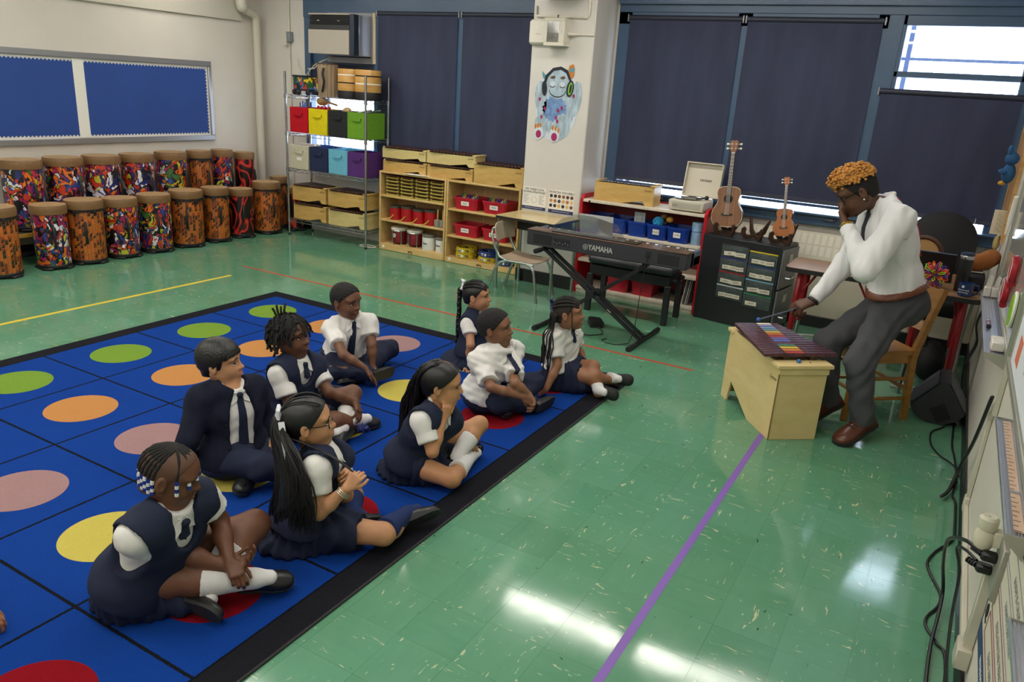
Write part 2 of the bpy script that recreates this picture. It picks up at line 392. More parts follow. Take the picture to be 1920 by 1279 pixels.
# ================================================================ LEFT WALL
ALU = P('aluminium', '#a3a3a6', .35, .7); PAPER = P('white_paper', '#e6e3dc', .7)
bb_ = thing('bulletin_board', 'long aluminium framed bulletin board with two blue paper panels and white scalloped borders', 'bulletin board', (X0, 0, 0))
yl, yr, zb, zt = -3.4, 1.715, 1.03, 1.885
b = MB()
for lo, hi in (((.0, yl, zb), (.035, yr, zb+.055)), ((.0, yl, zt-.055), (.035, yr, zt)), ((.0, yr-.045, zb+.055), (.035, yr, zt-.055)), ((.0, yl, zb+.055), (.035, yl+.045, zt-.055))): b.bb(lo, hi, .004)
part('frame', b, ALU, bb_); part('backing_paper', MB().bb((.002, yl+.04, zb+.05), (.012, yr-.04, zt-.05)), P('board_white_paper', '#dddad6', .7), bb_, None)
BLUEP = P('blue_board_paper', '#22458f', .75, var=.06, vs=2.5)
def scal(y0, y1, z0, z1, d=.0045, st=.036):
    pts = []
    def run(a, b, fn, amp):
        n = max(2, int(abs(b-a)/st)); 
        for i in range(n*3): q = i/(n*3); pts.append(fn(a+(b-a)*q, amp*math.sin(i*2*math.pi/3+.5)))
    run(y0, y1, lambda t, s: (t, z0+s), .0105); run(z0, z1, lambda t, s: (y1+s, t), .0105); run(y1, y0, lambda t, s: (t, z1+s), .0105); run(z1, z0, lambda t, s: (y0+s, t), .0)
    return pts
for y0, y1 in ((-1.25, .122), (.222, 1.645)):
    part('blue_panel', MB().prism(scal(y0, y1, 1.112, 1.80), .012, .016, 'yz'), BLUEP, bb_, None, label='royal blue paper panel with scalloped edge')
part('divider_strip', MB().bb((.012, .115, 1.09), (.018, .226, 1.83)), PAPER, bb_, None)
pipe = thing('steam_pipe', 'white vertical pipe in the corner between the drum wall and the windows', 'pipe', (-2.66, 2.34, 0))
pw = P('pipe_white', '#cfc9bb', .4)
part('riser', MB().tube([(0, 0, .02), (0, 0, 2.36), (.01, -.015, 2.41), (.02, -.05, 2.44), (.04, -.2, 2.47)], .043, 16), pw, pipe)
part('elbow', MB().ball((.045, -.24, 2.50), .062, 16, 10).cyl((.045, -.25, 2.50), (.045, -.25, 2.99), .058), pw, pipe)
cd = thing('wall_conduit', 'thin white conduit running up the narrow wall left of the windows, with a small box', 'conduit', (-2.28, 2.485, 0))
part('conduit', MB().cyl((0, 0, .1), (0, 0, 2.9), .012, n=10), pw, cd)
part('junction_box', MB().bb((-.055, -.045, 2.12), (.0, .012, 2.27), .006), pw, cd); part('box_cover', MB().bb((.0, -.055, 2.16), (.055, .012, 2.27), .006), P('box_grey', '#8b9199', .4, .4), cd)
part('hook_cord', MB().tube([(.12, -.0, 1.98), (.14, -.02, 1.9), (.2, -.02, 1.84), (.28, -.03, 1.80), (.36, -.05, 1.86), (.46, -.06, 1.93), (.56, -.06, 1.96)], .006, 8), pw, cd)
# ---- drums
def mat_confetti(name, seed, cut=0):
    t = NT(name); v = t.n('Mapping', {'Vector': t.coord('Object'), 'Location': (seed*1.7, seed*.9, seed), 'Rotation': (.6, .5, .4), 'Scale': (1, 1.6, 1)})
    nz = t.n('TexNoise', {'Vector': v, 'Scale': 7., 'Detail': 2.}); dv = t.n('VectorMath', {0: v.outputs[0], 1: t.n('VectorMath', {0: nz.outputs[1], 'Scale': .22}, operation='SCALE').outputs[0]}, operation='ADD')
    vo = t.n('TexVoronoi', {'Vector': dv, 'Scale': 13.}); sp = t.n('SeparateColor', {0: vo.outputs['Color']})
    pal = ['#b3351d', '#c8501d', '#27458f', '#d6691e', '#8f1f52', '#31508f', '#b8b82b', '#151119', '#c33a1c', '#5a2b6a', '#d9d4dc', '#b02a6a', '#3d6a35', '#1d2a66']
    c1 = t.ramp(sp.outputs[0], [(i/len(pal), c) for i, c in enumerate(pal)], 'CONSTANT')
    v2 = t.n('TexVoronoi', {'Vector': dv, 'Scale': 29.}); s2 = t.n('SeparateColor', {0: v2.outputs['Color']})
    c2 = t.ramp(s2.outputs[1], [(0, '#111018'), (.3, '#e2dfe6'), (.42, '#c83a1e'), (.62, '#d97c22'), (.75, '#2b3f8c'), (.9, '#c7c63a')], 'CONSTANT')
    f = t.math('GREATER_THAN', s2.outputs[2], .62); c = t.mix(f, c1, c2)
    ve = t.n('TexVoronoi', {'Vector': dv, 'Scale': 13.}, feature='DISTANCE_TO_EDGE'); c = t.mix(t.math('LESS_THAN', ve.outputs[0], .045), c, '#14101a')
    t.link(c, t.b.inputs['Base Color']); t.b.inputs['Roughness'].default_value = .35; return t.m
def mat_kente(name, seed):
    t = NT(name); s = t.n('SeparateXYZ', {0: t.coord('Object')}); u = t.math('MULTIPLY', t.math('ARCTAN2', s.outputs[1], s.outputs[0]), 5.5)
    u = t.math('ADD', u, seed+.3); cu = t.math('FLOOR', u); fu = t.math('FRACT', u)
    v = t.math('ADD', t.math('MULTIPLY', s.outputs[2], 22.), t.math('MULTIPLY', cu, .5)); cv = t.math('FLOOR', v); fv = t.math('FRACT', v)
    wn = t.n('TexWhiteNoise', {'Vector': t.n('CombineXYZ', {0: cu, 1: cv, 2: float(seed)}).outputs[0]})
    c = t.ramp(wn.outputs[0], [(0, '#a84c1c'), (.3, '#7a3516'), (.45, '#c9641f'), (.7, '#9c3f19'), (.86, '#5a3012')], 'CONSTANT')
    dg = t.math('GREATER_THAN', t.math('ADD', fu, t.math('MULTIPLY', fv, -1.)), .12); tri = t.math('MULTIPLY', dg, t.math('GREATER_THAN', wn.outputs[0], .58)); c = t.mix(tri, c, '#2a1a10')
    st = t.math('GREATER_THAN', t.math('FRACT', t.math('MULTIPLY', v, 3.)), .6); c = t.mix(t.math('MULTIPLY', st, t.math('LESS_THAN', wn.outputs[0], .3)), c, '#c97a2a')
    f2 = t.math('FRACT', t.math('MULTIPLY', u, 1.)); ln = t.math('LESS_THAN', f2, .10); c = t.mix(ln, c, '#b98a4a'); ln2 = t.math('LESS_THAN', t.math('ABSOLUTE', t.math('SUBTRACT', f2, .16)), .05); c = t.mix(ln2, c, '#241811')
    t.link(c, t.b.inputs['Base Color']); t.b.inputs['Roughness'].default_value = .4; return t.m
def mat_flame(name):
    t = NT(name); v = t.coord('Object', (1, 1, .55)); n = t.n('TexNoise', {'Vector': v, 'Scale': 7., 'Detail': .5, 'Distortion': 1.2})
    d = t.math('ABSOLUTE', t.math('SUBTRACT', n.outputs[0], .5)); c = t.ramp(d, [(0, '#e0483a'), (.03, '#b3201c'), (.06, '#4a0c0e'), (.10, '#0f0b0d')]); t.link(c, t.b.inputs['Base Color']); t.b.inputs['Roughness'].default_value = .35; return t.m
CONF = [mat_confetti('confetti_shell_%s' % c, i*3.1) for i, c in enumerate('abcd')]; KEN = [mat_kente('kente_shell_a', 0), mat_kente('kente_shell_b', 3)]; FLM = mat_flame('flame_shell')
HEADM = P('tan_drumhead', '#a98a62', .55, var=.18, vs=14); COLLAR = P('drum_collar_brown', '#7b5a38', .5, var=.2, vs=30, stretch=(1, 1, 8)); RUB = P('black_rubber', '#17171a', .5)
def drum(label, x, y, z, dia, h, kind, var, rz=0., row='tall hand drums in the front row'):
    t = thing('tubano_drum', label, 'drum', (x, y, z), rz, row); R = dia/2
    m = {'c': CONF, 'k': KEN, 'f': [FLM]}[kind]; m = m[var % len(m)]
    sh = part('shell', MB().lathe([(R*.90, .03), (R*.93, .06), (R*.945, h*.5), (R*.95, h-.06), (R*.93, h-.04)], 36), m, t)
    part('drumhead', MB().lathe([(R*1.0, h-.075), (R*1.01, h-.045), (R*1.0, h-.012), (R*.97, h-.002), (R*.9, h), (.002, h)], 36, cap=False), COLLAR, t)
    part('head_skin', MB().lathe([(R*.955, h+.0005), (R*.5, h+.0015), (.002, h+.002)], 32, cap=False), HEADM, t)
    b = MB().lathe([(R*.95, .018), (R*.96, .04), (R*.93, .045)], 32)
    for k in range(4):
        a = k*math.pi/2+.6; b.box((R*.72*math.cos(a), R*.72*math.sin(a), .012), (.10, .10, .024), .008, Matrix.Rotation(a, 3, 'Z'))
    part('foot_base', b, RUB, t)
    if kind == 'k':
        b = MB().lathe([(R*.96, h-.098), (R*1.03, h-.096), (R*1.03, h-.082), (R*.96, h-.08)], 36)
        part('tension_ring', b, RUB, t)
        for k in range(6):
            a = k*math.pi/3+.2; part('lug', MB().box((R*1.02*math.cos(a), R*1.02*math.sin(a), h-.10), (.025, .018, .05), .004, Matrix.Rotation(a, 3, 'Z')), RUB, t)
    a = -.35; ux, uy = math.cos(a), math.sin(a)
    part('handle', MB().tube([(R*.94*ux, R*.94*uy, h*.68), (R*1.03*ux, R*1.03*uy, h*.66), (R*1.10*ux, R*1.10*uy, h*.55), (R*1.10*ux, R*1.10*uy, h*.47), (R*1.03*ux, R*1.03*uy, h*.37), (R*.94*ux, R*.94*uy, h*.35)], .012, 8), RUB, t)
    return t
ORD = ['leftmost', 'second from the left', 'third from the left', 'fourth from the left', 'fifth from the left', 'sixth from the left', 'seventh from the left', 'eighth from the left', 'rightmost']
SH_ = {'c': 'confetti shell', 'k': 'orange woven shell', 'f': 'black and red flame shell'}
front = [(-1.06, .335, .60, 'k', 0), (-.604, .30, .575, 'c', 0), (-.276, .335, .59, 'k', 1), (.085, .32, .575, 'c', 1), (.455, .325, .58, 'c', 2), (.835, .345, .59, 'k', 0), (1.208, .29, .59, 'k', 1), (1.56, .265, .55, 'f', 0), (1.94, .32, .60, 'k', 0)]
for i, (y, d, h, k_, v) in enumerate(front):
    drum('hand drum with %s, %s in the front row' % (SH_[k_], ORD[i]), -2.17, y, 0, d, h, k_, v, (i*1.3) % .5-.3)
back = [(-.585, .35, .63, 'c', 1), (-.196, .345, .635, 'c', 0), (.185, .35, .635, 'c', 3), (.571, .335, .635, 'c', 3), (.975, .33, .64, 'c', 2), (1.335, .27, .64, 'k', 1), (1.649, .245, .64, 'c', 1), (1.967, .24, .60, 'f', 0)]
ORDB = ORD[:7]+['rightmost']
for i, (y, d, h, k_, v) in enumerate(back):
    drum('hand drum with %s, %s in the raised back row' % (SH_[k_], ORDB[i]), -2.55, y, .30, d, h, k_, v, .4+(i*.7) % .5, 'tall hand drums on the raised back row')
drum('dark orange hand drum half hidden behind the left post of the wire shelving', -2.34, 2.30, 0, .21, .62, 'k', 1, .3, 'drums behind the wire shelving'); drum('red flame hand drum tucked low behind the wire shelving', -2.07, 2.30, 0, .19, .52, 'f', 0, 1.2, 'drums behind the wire shelving')
ct = thing('drum_cart', 'low black rolling cart with a yellow edged deck under the back row of drums', 'cart', (-2.545, .6, 0))
part('deck', MB().bb((-.185, -1.5, .262), (.185, 1.56, .298), .004), P('cart_deck', '#3a352c', .6), ct)
part('deck_edge', MB().bb((.185, -1.5, .262), (.193, 1.56, .299), .003).bb((-.185, -1.508, .262), (.193, -1.5, .299), .003), P('cart_yellow', '#c89a3c', .5), ct)
for yy in (-1.4, -.5, .5, 1.45):
    for xx in (-.14, .14):
        lg = part('post', MB().bb((xx-.015, yy-.015, .07), (xx+.015, yy+.015, .262), .003), RUB, ct); part('caster', MB().cyl((xx-.012, yy, .035), (xx+.012, yy, .035), .034), RUB, lg)
part('lower_rail', MB().bb((-.16, -1.42, .09), (-.13, 1.47, .12)).bb((.13, -1.42, .09), (.16, 1.47, .12)), RUB, ct)
# ---- tape lines on the floor
def tape(label, col, lo, hi): return single('tape_line', MB().bb((*lo, .0002), (*hi, .0008)), P('tape_'+col, col, .45), label, 'floor tape', smooth=None)
tape('purple tape line on the green floor running toward the wooden xylophone', '#7d58b0', (4.118, -4.6), (4.150, -.18))
tape('thin red tape line on the green floor beyond the carpet', '#b9452f', (-1.06, .565), (3.475, .592))
tape('yellow tape line on the green floor in front of the drums', '#d8c23a', (-.868, -2.6), (-.828, .255))
# ================================================================ CARPET
cp = thing('classroom_carpet', 'big blue classroom carpet with coloured sitting spots and a black border', 'carpet', (0, 0, 0))
def carpet_mat(name, col, lo, grid=False):
    t = NT(name); pos = t.coord('Object'); n = t.n('TexNoise', {'Vector': pos, 'Scale': 330., 'Detail': 2.}); n2 = t.n('TexNoise', {'Vector': pos, 'Scale': 9., 'Detail': 3.})
    c = t.ramp(n, [(.3, lo), (.7, col)]); c = t.mix(t.math('MULTIPLY', n2.outputs[0], .35), c, lo)
    if grid:
        s = t.n('SeparateXYZ', {0: pos}); wv = t.math('MULTIPLY', t.math('SUBTRACT', t.n('TexNoise', {'Vector': pos, 'Scale': 90.}).outputs[0], .5), .006)
        a = t.math('PINGPONG', t.math('ADD', s.outputs[0], wv), CW/2); a = t.math('PINGPONG', t.math('ADD', t.math('ADD', s.outputs[0], wv), 0), CW/2)
        la = t.math('LESS_THAN', a, .0065); bq = t.math('PINGPONG', t.math('ADD', s.outputs[1], wv), CH/2); lb = t.math('LESS_THAN', bq, .0065)
        c = t.mix(t.math('MAXIMUM', la, lb), c, '#10131c')
    t.link(c, t.b.inputs['Base Color']); t.b.inputs['Roughness'].default_value = .95; t.b.inputs['Specular IOR Level'].default_value = .1;     t.bump(n, .5, .004); return t.m
CW, CH = .6145, .6539
b = MB()
e = .02
b.prism([(-.118, .108), (3.19, .108), (3.19, -4.03), (-.118, -4.03)], .0008, .0078, 'xy')
part('border', b, carpet_mat('carpet_black', '#23232b', '#131318'), cp, None)
part('binding', MB().tube([(3.192, .108, .005), (3.192, -4.03, .005)], .0055, 8).tube([(-.118, .11, .005), (3.19, .11, .005)], .0055, 8), P('binding_grey', '#2c2b2e', .8), cp)
part('field', MB().bb((0, -6*CH, .0078), (5*CW, 0, .0088)), carpet_mat('carpet_blue', '#10439c', '#0a2f78', True), cp, None)
spc = [('green', '#7d9f3e', '#64842c'), ('orange', '#c98f56', '#a9743f'), ('mauve', '#a98787', '#8b6c6e'), ('yellow', '#cdbf62', '#b0a348'), ('red', '#93101f', '#740a16')]
sp_ = MB().lathe([(.182, .0086), (.182, .0096), (.002, .0097)], 48, cap=False)
for i, (nm, c1, c2) in enumerate(spc):
    m = carpet_mat('carpet_'+nm, c1, c2); first = None
    for j in range(6):
        if first is None: o = first = part('spot', sp_, m, cp, None)
        else: o = first.copy(); COL.objects.link(o); o.parent = cp
        o.location = ((i+.5)*CW, -(j+.5)*CH, 0); o['label'] = nm+' sitting spot'
# ================================================================ WIRE SHELVING AND ITS CONTENTS
CHR = P('chrome', '#b4b6bb', .22, .95); CHRG = P('chrome_green_tint', '#a7b0ab', .22, .9)
ws = thing('wire_shelving', 'chrome wire shelving unit with four shelves under the air conditioner', 'shelving', (0, 0, 0))
SX0, SX1, SY0, SY1 = -1.915, -.752, 2.04, 2.42
for x in (SX0, SX1):
    for y in (SY0, SY1):
        b = MB().cyl((x, y, .02), (x, y, 1.835), .0125, n=12); 
        for k in range(36): b.cyl((x, y, .06+k*.049), (x, y, .066+k*.049), .0138, n=10)
        o = part('post', b, CHR, ws); part('foot', MB().cyl((x, y, .0005), (x, y, .022), .015), RUB, o)
for z in (.195, .775, 1.18, 1.588):
    sf = MB()
    for dz in (0, -.034):
        sf.tube([(SX0, SY0, z+dz), (SX1, SY0, z+dz), (SX1, SY1, z+dz), (SX0, SY1, z+dz)], .0035, 6, closed=True)
    n = 26; zz = []
    for i in range(n+1): zz.append((SX0+(SX1-SX0)*i/n, SY0, z-.034*(i % 2)))
    sf.tube(zz, .0025, 5); sf.tube([(x, SY1, c) for x, y, c in zz], .0025, 5)
    for xx in (SX0, SX1): sf.tube([(xx, SY0+(SY1-SY0)*i/8, z-.034*(i % 2)) for i in range(9)], .0025, 5)
    for x in (SX0, SX1):
        for y in (SY0, SY1): sf.cyl((x, y, z-.04), (x, y, z+.006), .018, n=12)
    s_ = part('shelf', sf, CHR, ws); dw = MB()
    for i in range(1, 44): x = SX0+(SX1-SX0)*i/44; dw.tube([(x, SY0, z+.002), (x, SY1, z+.002)], .0018, 4)
    for y in (2.17, 2.30): dw.tube([(SX0, y, z-.002), (SX1, y, z-.002)], .0025, 5)
    part('deck_wires', dw, CHR, s_, kind='stuff')
FABN = 260.
def fabric(name, c): return P(name, c, .85, var=.06, vs=30, bump=.15, bs=FABN, spec=.2)
def fabric_bin(label, col, x, z, y=2.06, wd=.272, h=.275, dp=.30):
    t = thing('fabric_bin', label, 'bin', (x, y+dp/2, z), 0, 'fabric cube bins on the wire shelving'); m = fabric('bin_'+col, col); wl = .006
    b = MB(); W = wd/2; D = dp/2
    for lo, hi in (((-W, -D, 0), (W, D, .006)), ((-W, -D, .006), (W, -D+wl, h)), ((-W, D-wl, .006), (W, D, h)), ((-W, -D+wl, .006), (-W+wl, D-wl, h)), ((W-wl, -D+wl, .006), (W, D-wl, h))): b.bb(lo, hi, .002)
    part('body', b, m, t)
    hd = [(-.06, -D-.001, h*.70), (-.06, -D-.012, h*.69), (0, -D-.02, h*.665), (.06, -D-.012, h*.69), (.06, -D-.001, h*.70)]
    hb = MB()
    for i in range(4):
        a, c = hd[i], hd[i+1]; hb.add([a, c, (c[0], c[1], c[2]+.024), (a[0], a[1], a[2]+.024), (a[0], a[1]+.003, a[2]), (c[0], c[1]+.003, c[2]), (c[0], c[1]+.003, c[2]+.024), (a[0], a[1]+.003, a[2]+.024)], [(0, 1, 2, 3), (4, 7, 6, 5), (0, 4, 5, 1), (3, 2, 6, 7)])
    part('handle', hb, m, t); return t
bx = [-1.742, -1.455, -1.168, -.890]
TU = 1.1835
red = fabric_bin('red fabric cube bin with blue sticks poking out, on the second wire shelf', '#b81624', bx[0], TU)
yel = fabric_bin('yellow fabric cube bin with red bell straps, on the second wire shelf', '#d8c71a', bx[1], TU)
blk = fabric_bin('black fabric cube bin on the second wire shelf between yellow and green', '#2b2c2f', bx[2], TU)
grn = fabric_bin('green fabric cube bin at the right of the second wire shelf', '#6a9a2c', bx[3], TU)
TL = .7785
bei = fabric_bin('beige fabric cube bin with a small tag at the left of the third wire shelf', '#c3bda6', bx[0]-.005, TL, h=.265)
part('name_tag', MB().bb((-.035, -.155, .095), (.035, -.1505, .13), .001), PAPER, bei, None)
fabric_bin('navy fabric cube bin on the third wire shelf beside the beige one', '#28324f', bx[1], TL, h=.265); fabric_bin('light blue fabric cube bin on the third wire shelf', '#6cb2cc', bx[2], TL, h=.265); fabric_bin('purple fabric cube bin at the right of the third wire shelf', '#553072', bx[3], TL, h=.265)
rnd = random.Random(3)
BLU = P('plastic_blue', '#1e3f9c', .35); REDP = P('red_plastic', '#b0182c', .35); NATW = wood('natural_wood', '#cba46a', '#b4884e', (3, 3, 20)); DKW = wood('dark_wood', '#5a3b28', '#3a2418', (3, 3, 20))
for i in range(7):
    x = bx[0]-.10+i*.033; single('rhythm_stick', MB().cyl((0, 0, 0), (rnd.uniform(-.02, .02), rnd.uniform(-.02, .02), .315+rnd.uniform(-.01, .02)), .008, n=8), BLU, 'blue rhythm stick standing in the red fabric bin', 'stick', 'blue sticks in the red bin', (x, 2.19+rnd.uniform(-.05, .05), TU+.007))
for i in range(4):
    single('bell_strap', MB().tube([(-.04, 0, 0), (-.03, -.02, .04), (0, -.03, .05), (.035, -.01, .035), (.05, .01, -.01)], .013, 8).ball((.0, -.03, .06), .016).ball((.04, -.015, .045), .016), REDP, 'red strap of bells piled in the yellow fabric bin', 'bell strap', 'red bell straps in the yellow bin', (bx[1]-.08+i*.052, 2.13, TU+.235), 1.5+i*.1)
single('wooden_maraca', MB().ball((0, 0, 0), .055, 16, 10, (1.5, 1, .8)).cyl((.07, 0, .0), (.2, .02, -.03), .012), NATW, 'brown wooden maraca lying on top of the yellow bin contents', 'maraca', None, (bx[1]-.07, 2.22, TU+.352))
single('striped_shaker', MB().ball((0, 0, 0), .045, 16, 10, (1.2, 1, .9)).cyl((-.08, 0, -.02), (-.03, 0, -.01), .013), wood('striped_wood', '#c9a878', '#3a2418', (20, 2, 2), amt=.2), 'small striped wooden shaker peeking out of the black fabric bin', 'shaker', None, (bx[2]+.02, 2.20, TU+.275))
for i in range(2): single('metal_rasp', MB().cyl((0, 0, 0), (.11, .03, .03), .014, n=12).cyl((.11, .03, .03), (.17, .045, .045), .008, n=8), ALU, 'grey metal rasp tube lying across the top of the green fabric bin', 'rasp', 'rasps in the green bin', (bx[3]-.07+i*.05, 2.14+i*.08, TU+.262+.0*i))
single('paper_folder', MB().box((0, 0, .14), (.2, .012, .28), .002), P('folder_blue', '#2f58b0', .6), 'blue folder standing upright in the navy fabric bin', 'folder', None, (bx[1], 2.21, TL+.0065)); single('paper_stack', MB().box((0, 0, .137), (.22, .03, .274), .001), PAPER, 'white papers standing in the beige fabric bin', 'papers', None, (bx[0], 2.2, TL+.0065))
ZT = 1.5915
# top shelf drums
t = thing('box_drum', 'small black drum with a jungle animal print at the left of the top wire shelf', 'drum', (-1.74, 2.20, ZT))
def mat_jungle():
    t = NT('jungle_print'); v = t.coord('Object'); n = t.n('TexNoise', {'Vector': v, 'Scale': 11., 'Detail': 1., 'Distortion': 1.5}); vo = t.n('TexVoronoi', {'Vector': t.n('VectorMath', {0: v, 1: t.n('VectorMath', {0: n.outputs[1], 'Scale': .2}, operation='SCALE').outputs[0]}, operation='ADD').outputs[0], 'Scale': 17.})
    s = t.n('SeparateColor', {0: vo.outputs['Color']}); t.link(t.ramp(s.outputs[0], [(0, '#1c3a22'), (.3, '#2f5f9a'), (.45, '#2b5a2c'), (.62, '#d8b427'), (.78, '#17241a'), (.86, '#b83a2a'), (.93, '#d98a2a')], 'CONSTANT'), t.b.inputs['Base Color']); t.b.inputs['Roughness'].default_value = .35; return t.m
part('shell', MB().lathe([(.145, .06), (.15, .08), (.155, .195), (.15, .2)], 32), mat_jungle(), t); part('rim', MB().lathe([(.157, .192), (.16, .196), (.16, .207), (.15, .21), (.002, .21)], 32, cap=False), RUB, t)
b = MB().lathe([(.15, .045), (.152, .062), (.14, .066)], 32)
for a in (-2.4, -1.57, -.7, .6, 2.2): b.box((.13*math.cos(a), .13*math.sin(a), .03), (.06, .05, .06), .015, Matrix.Rotation(a, 3, 'Z'))
part('foot_base', b, RUB, t)
t = thing('ashiko_drum', 'tall striped cloth covered hand drum with a dark strap on the top wire shelf', 'drum', (-1.40, 2.17, ZT))
n = 60; vs = []; fs = []
for z, r in ((0, .100), (.18, .104), (.34, .112)):
    for k in range(n): a = 2*math.pi*k/n; q = r*(1+.03*(1 if (k//2) % 2 else -1)); vs.append((q*math.cos(a), q*math.sin(a), z))
for i in range(2):
    for k in range(n): fs.append((i*n+k, i*n+(k+1) % n, (i+1)*n+(k+1) % n, (i+1)*n+k))
fs += [tuple(range(n))[::-1], tuple(2*n+k for k in range(n))]; mb = MB(); mb.add(vs, fs); part('pleated_shell', mb, P('taupe_cloth', '#8f7b63', .8, var=.25, vs=25, stretch=(1, 1, .1)), t, 25)
part('rim', MB().lathe([(.114, .335), (.116, .34), (.114, .352), (.002, .352)], 30, cap=False), P('drum_dark', '#4a3a2c', .6), t); part('strap', MB().tube([(.05, -.115, .3), (.04, -.125, .24), (.06, -.12, .16), (.02, -.11, .05), (.05, -.118, .12)], .012, 6), RUB, t)
BW = wood('bentwood', '#cda05c', '#b8873f', (2, 2, 12)); BL = P('drum_black', '#1b1719', .5); WL = P('stripe_white', '#e9e5dc', .5)
for lab, x, y, r, wz in (('left bentwood hand drum with a white band on top, behind the other', -1.145, 2.245, .135, 0), ('right bentwood hand drum with dark upper band at the end of the top wire shelf', -.865, 2.215, .14, 1)):
    t = thing('bentwood_drum', lab, 'drum', (x, y, ZT), 0, 'bentwood drums on the top wire shelf')
    part('base_ring', MB().lathe([(r*.985, 0), (r*.99, .005), (r*.99, .075), (r*.98, .08)], 40), BL, t); part('shell', MB().lathe([(r*.98, .08), (r*.985, .09), (r*.985, .30), (r*.96, .305), (.002, .305)], 40, cap=False), BW, t)
    for zz, c in ((.155, wz), (.235, 1-wz)): part('band', MB().lathe([(r*.985, zz), (r*1.0, zz+.002), (r*1.0, zz+.012), (r*.985, zz+.014)], 40, cap=False), WL if c else BL, t, label=('white' if c else 'black')+' band')
# ---- Orff instruments
MAPLE = wood('maple_ply', '#d3b06c', '#c29a55', (2.5, 2.5, 9), .4, .6); MAPLE2 = wood('pale_maple', '#d9c78e', '#ccb678', (2.5, 2.5, 9), .4, .6); ROSE = wood('rosewood', '#4d2d25', '#301b17', (9, 2, 2), .35); SILV = P('metal_bars', '#9aa3b5', .3, .85)
SCRIPT = P('print_dark', '#3a3226', .6)
def xylo(label, x, y, z, L, D, H, rz=0., nb=13, body=None, bar=None, name='xylophone', group=None, notch=True, logo=True, bt=.016, bl0=None, knob=False):
    t = thing(name, label, 'xylophone' if name == 'xylophone' else 'metallophone', (x, y, z), rz, group); body = body or MAPLE
    hb = H-.03; W = L/2
    pf = [(-W, 0), (-.02*L, 0), (.33*L, .20*H), (.37*L, 0), (W, 0), (W, hb), (-W, hb)] if notch else [(-W, 0), (W, 0), (W, hb), (-W, hb)]
    b = MB().prism(pf, -D/2, -D/2+.014).prism(pf, D/2-.014, D/2); b.bb((-W+.0, -D/2+.014, 0), (-W+.014, D/2-.014, hb)); b.bb((W-.014, -D/2+.014, 0), (W, D/2-.014, hb)); b.bb((-W+.014, -D/2+.014, hb*.35), (W-.014, D/2-.014, hb*.4))
    part('sound_box', b, body, t, None)
    for sg in (-1, 1): part('end_block', MB().bb((sg*W-.035*(1 if sg > 0 else -.3), -D/2-.008, hb-.0), (sg*W+.035*(.3 if sg > 0 else 1), D/2+.008, hb+.018), .003), body, t)
    rl = P('felt_cord', '#6b5a3a', .8); b = MB()
    for sg in (-1, 1): b.bb((-W+.03, sg*D*.24-.006, hb-.006), (W-.03, sg*D*.24+.006, hb+.008))
    part('rest_rails', b, rl, t, None); bw = (L-.09)/nb
    for i in range(nb):
        q = i/(nb-1); ln = D*(1.28-.40*q) if bl0 is None else D*(bl0-(bl0-.85)*q); xx = -W+.045+bw*(i+.5)
        bm = bar or ROSE; part('bar', MB().box((xx, 0, hb+.008+bt/2), (bw*.84, ln, bt), .003), bm, t)
    if logo: text('script_logo', 'Lyons', .030, SCRIPT, t, (W*.80, -D/2-.0006, hb*.80), (R_(90), 0, 0), shear=.45)
    return t
xg = 'wooden xylophones stacked by the windows'
for (lab, x0, x1, z, H, m) in (('wooden xylophone in the upper row at the far left on top of the bookcases', -.665, -.085, 1.010, .13, MAPLE2), ('wooden xylophone in the lower row at the far left on top of the bookcases', -.655, -.08, .8715, .135, MAPLE),
                      ('wooden xylophone in the upper row left of the largest one, on the bookcases', -.07, .535, 1.010, .14, MAPLE2), ('wooden xylophone in the lower row left of the largest one, on the bookcases', -.06, .51, .8715, .135, MAPLE)):
    xylo(lab, (x0+x1)/2, 2.312, z, x1-x0, .19, H, group=xg, body=m)
xylo('largest wooden xylophone on the bookcases, partly hidden by the white column', .835, 2.29, .8715, .575, .22, .215, group=xg)
for (lab, x0, x1, z, H) in (('wooden xylophone at upper left on the bottom wire shelf', -1.885, -1.375, .415, .195), ('wooden xylophone at lower left on the bottom wire shelf', -1.875, -1.375, .199, .195), ('wooden xylophone at upper right on the bottom wire shelf', -1.335, -.79, .415, .195), ('wooden xylophone at lower right on the bottom wire shelf', -1.335, -.79, .199, .195)):
    xylo(lab, (x0+x1)/2, 2.20, z, x1-x0, .24, H, group=xg, body=MAPLE2 if 'lower right' in lab else MAPLE)
single('paper_sheet', MB().prism([(-.17, -.06), (.10, -.09), (.16, -.05), (.02, .05), (-.14, .07)], 0, .0015, 'xy'), PAPER, 'loose white paper sheet hanging at the front edge of the left bookcase top', 'paper', None, (-.16, 2.215, .871), .2)
cc = thing('coiled_cable', 'white cable coiled on the floor under the wire shelving', 'cable', (-.82, 2.16, 0))
part('loops', MB().tube([((.10+.012*math.sin(i*.9))*math.cos(i*.42), (.06+.01*math.cos(i*.7))*math.sin(i*.42), .006+.0012*(i//15)) for i in range(62)]+[(.08, .1, .02), (.10, .2, .1), (.09, .3, .3)], .004, 6), P('cable_white', '#c9c4b4', .5), cc)
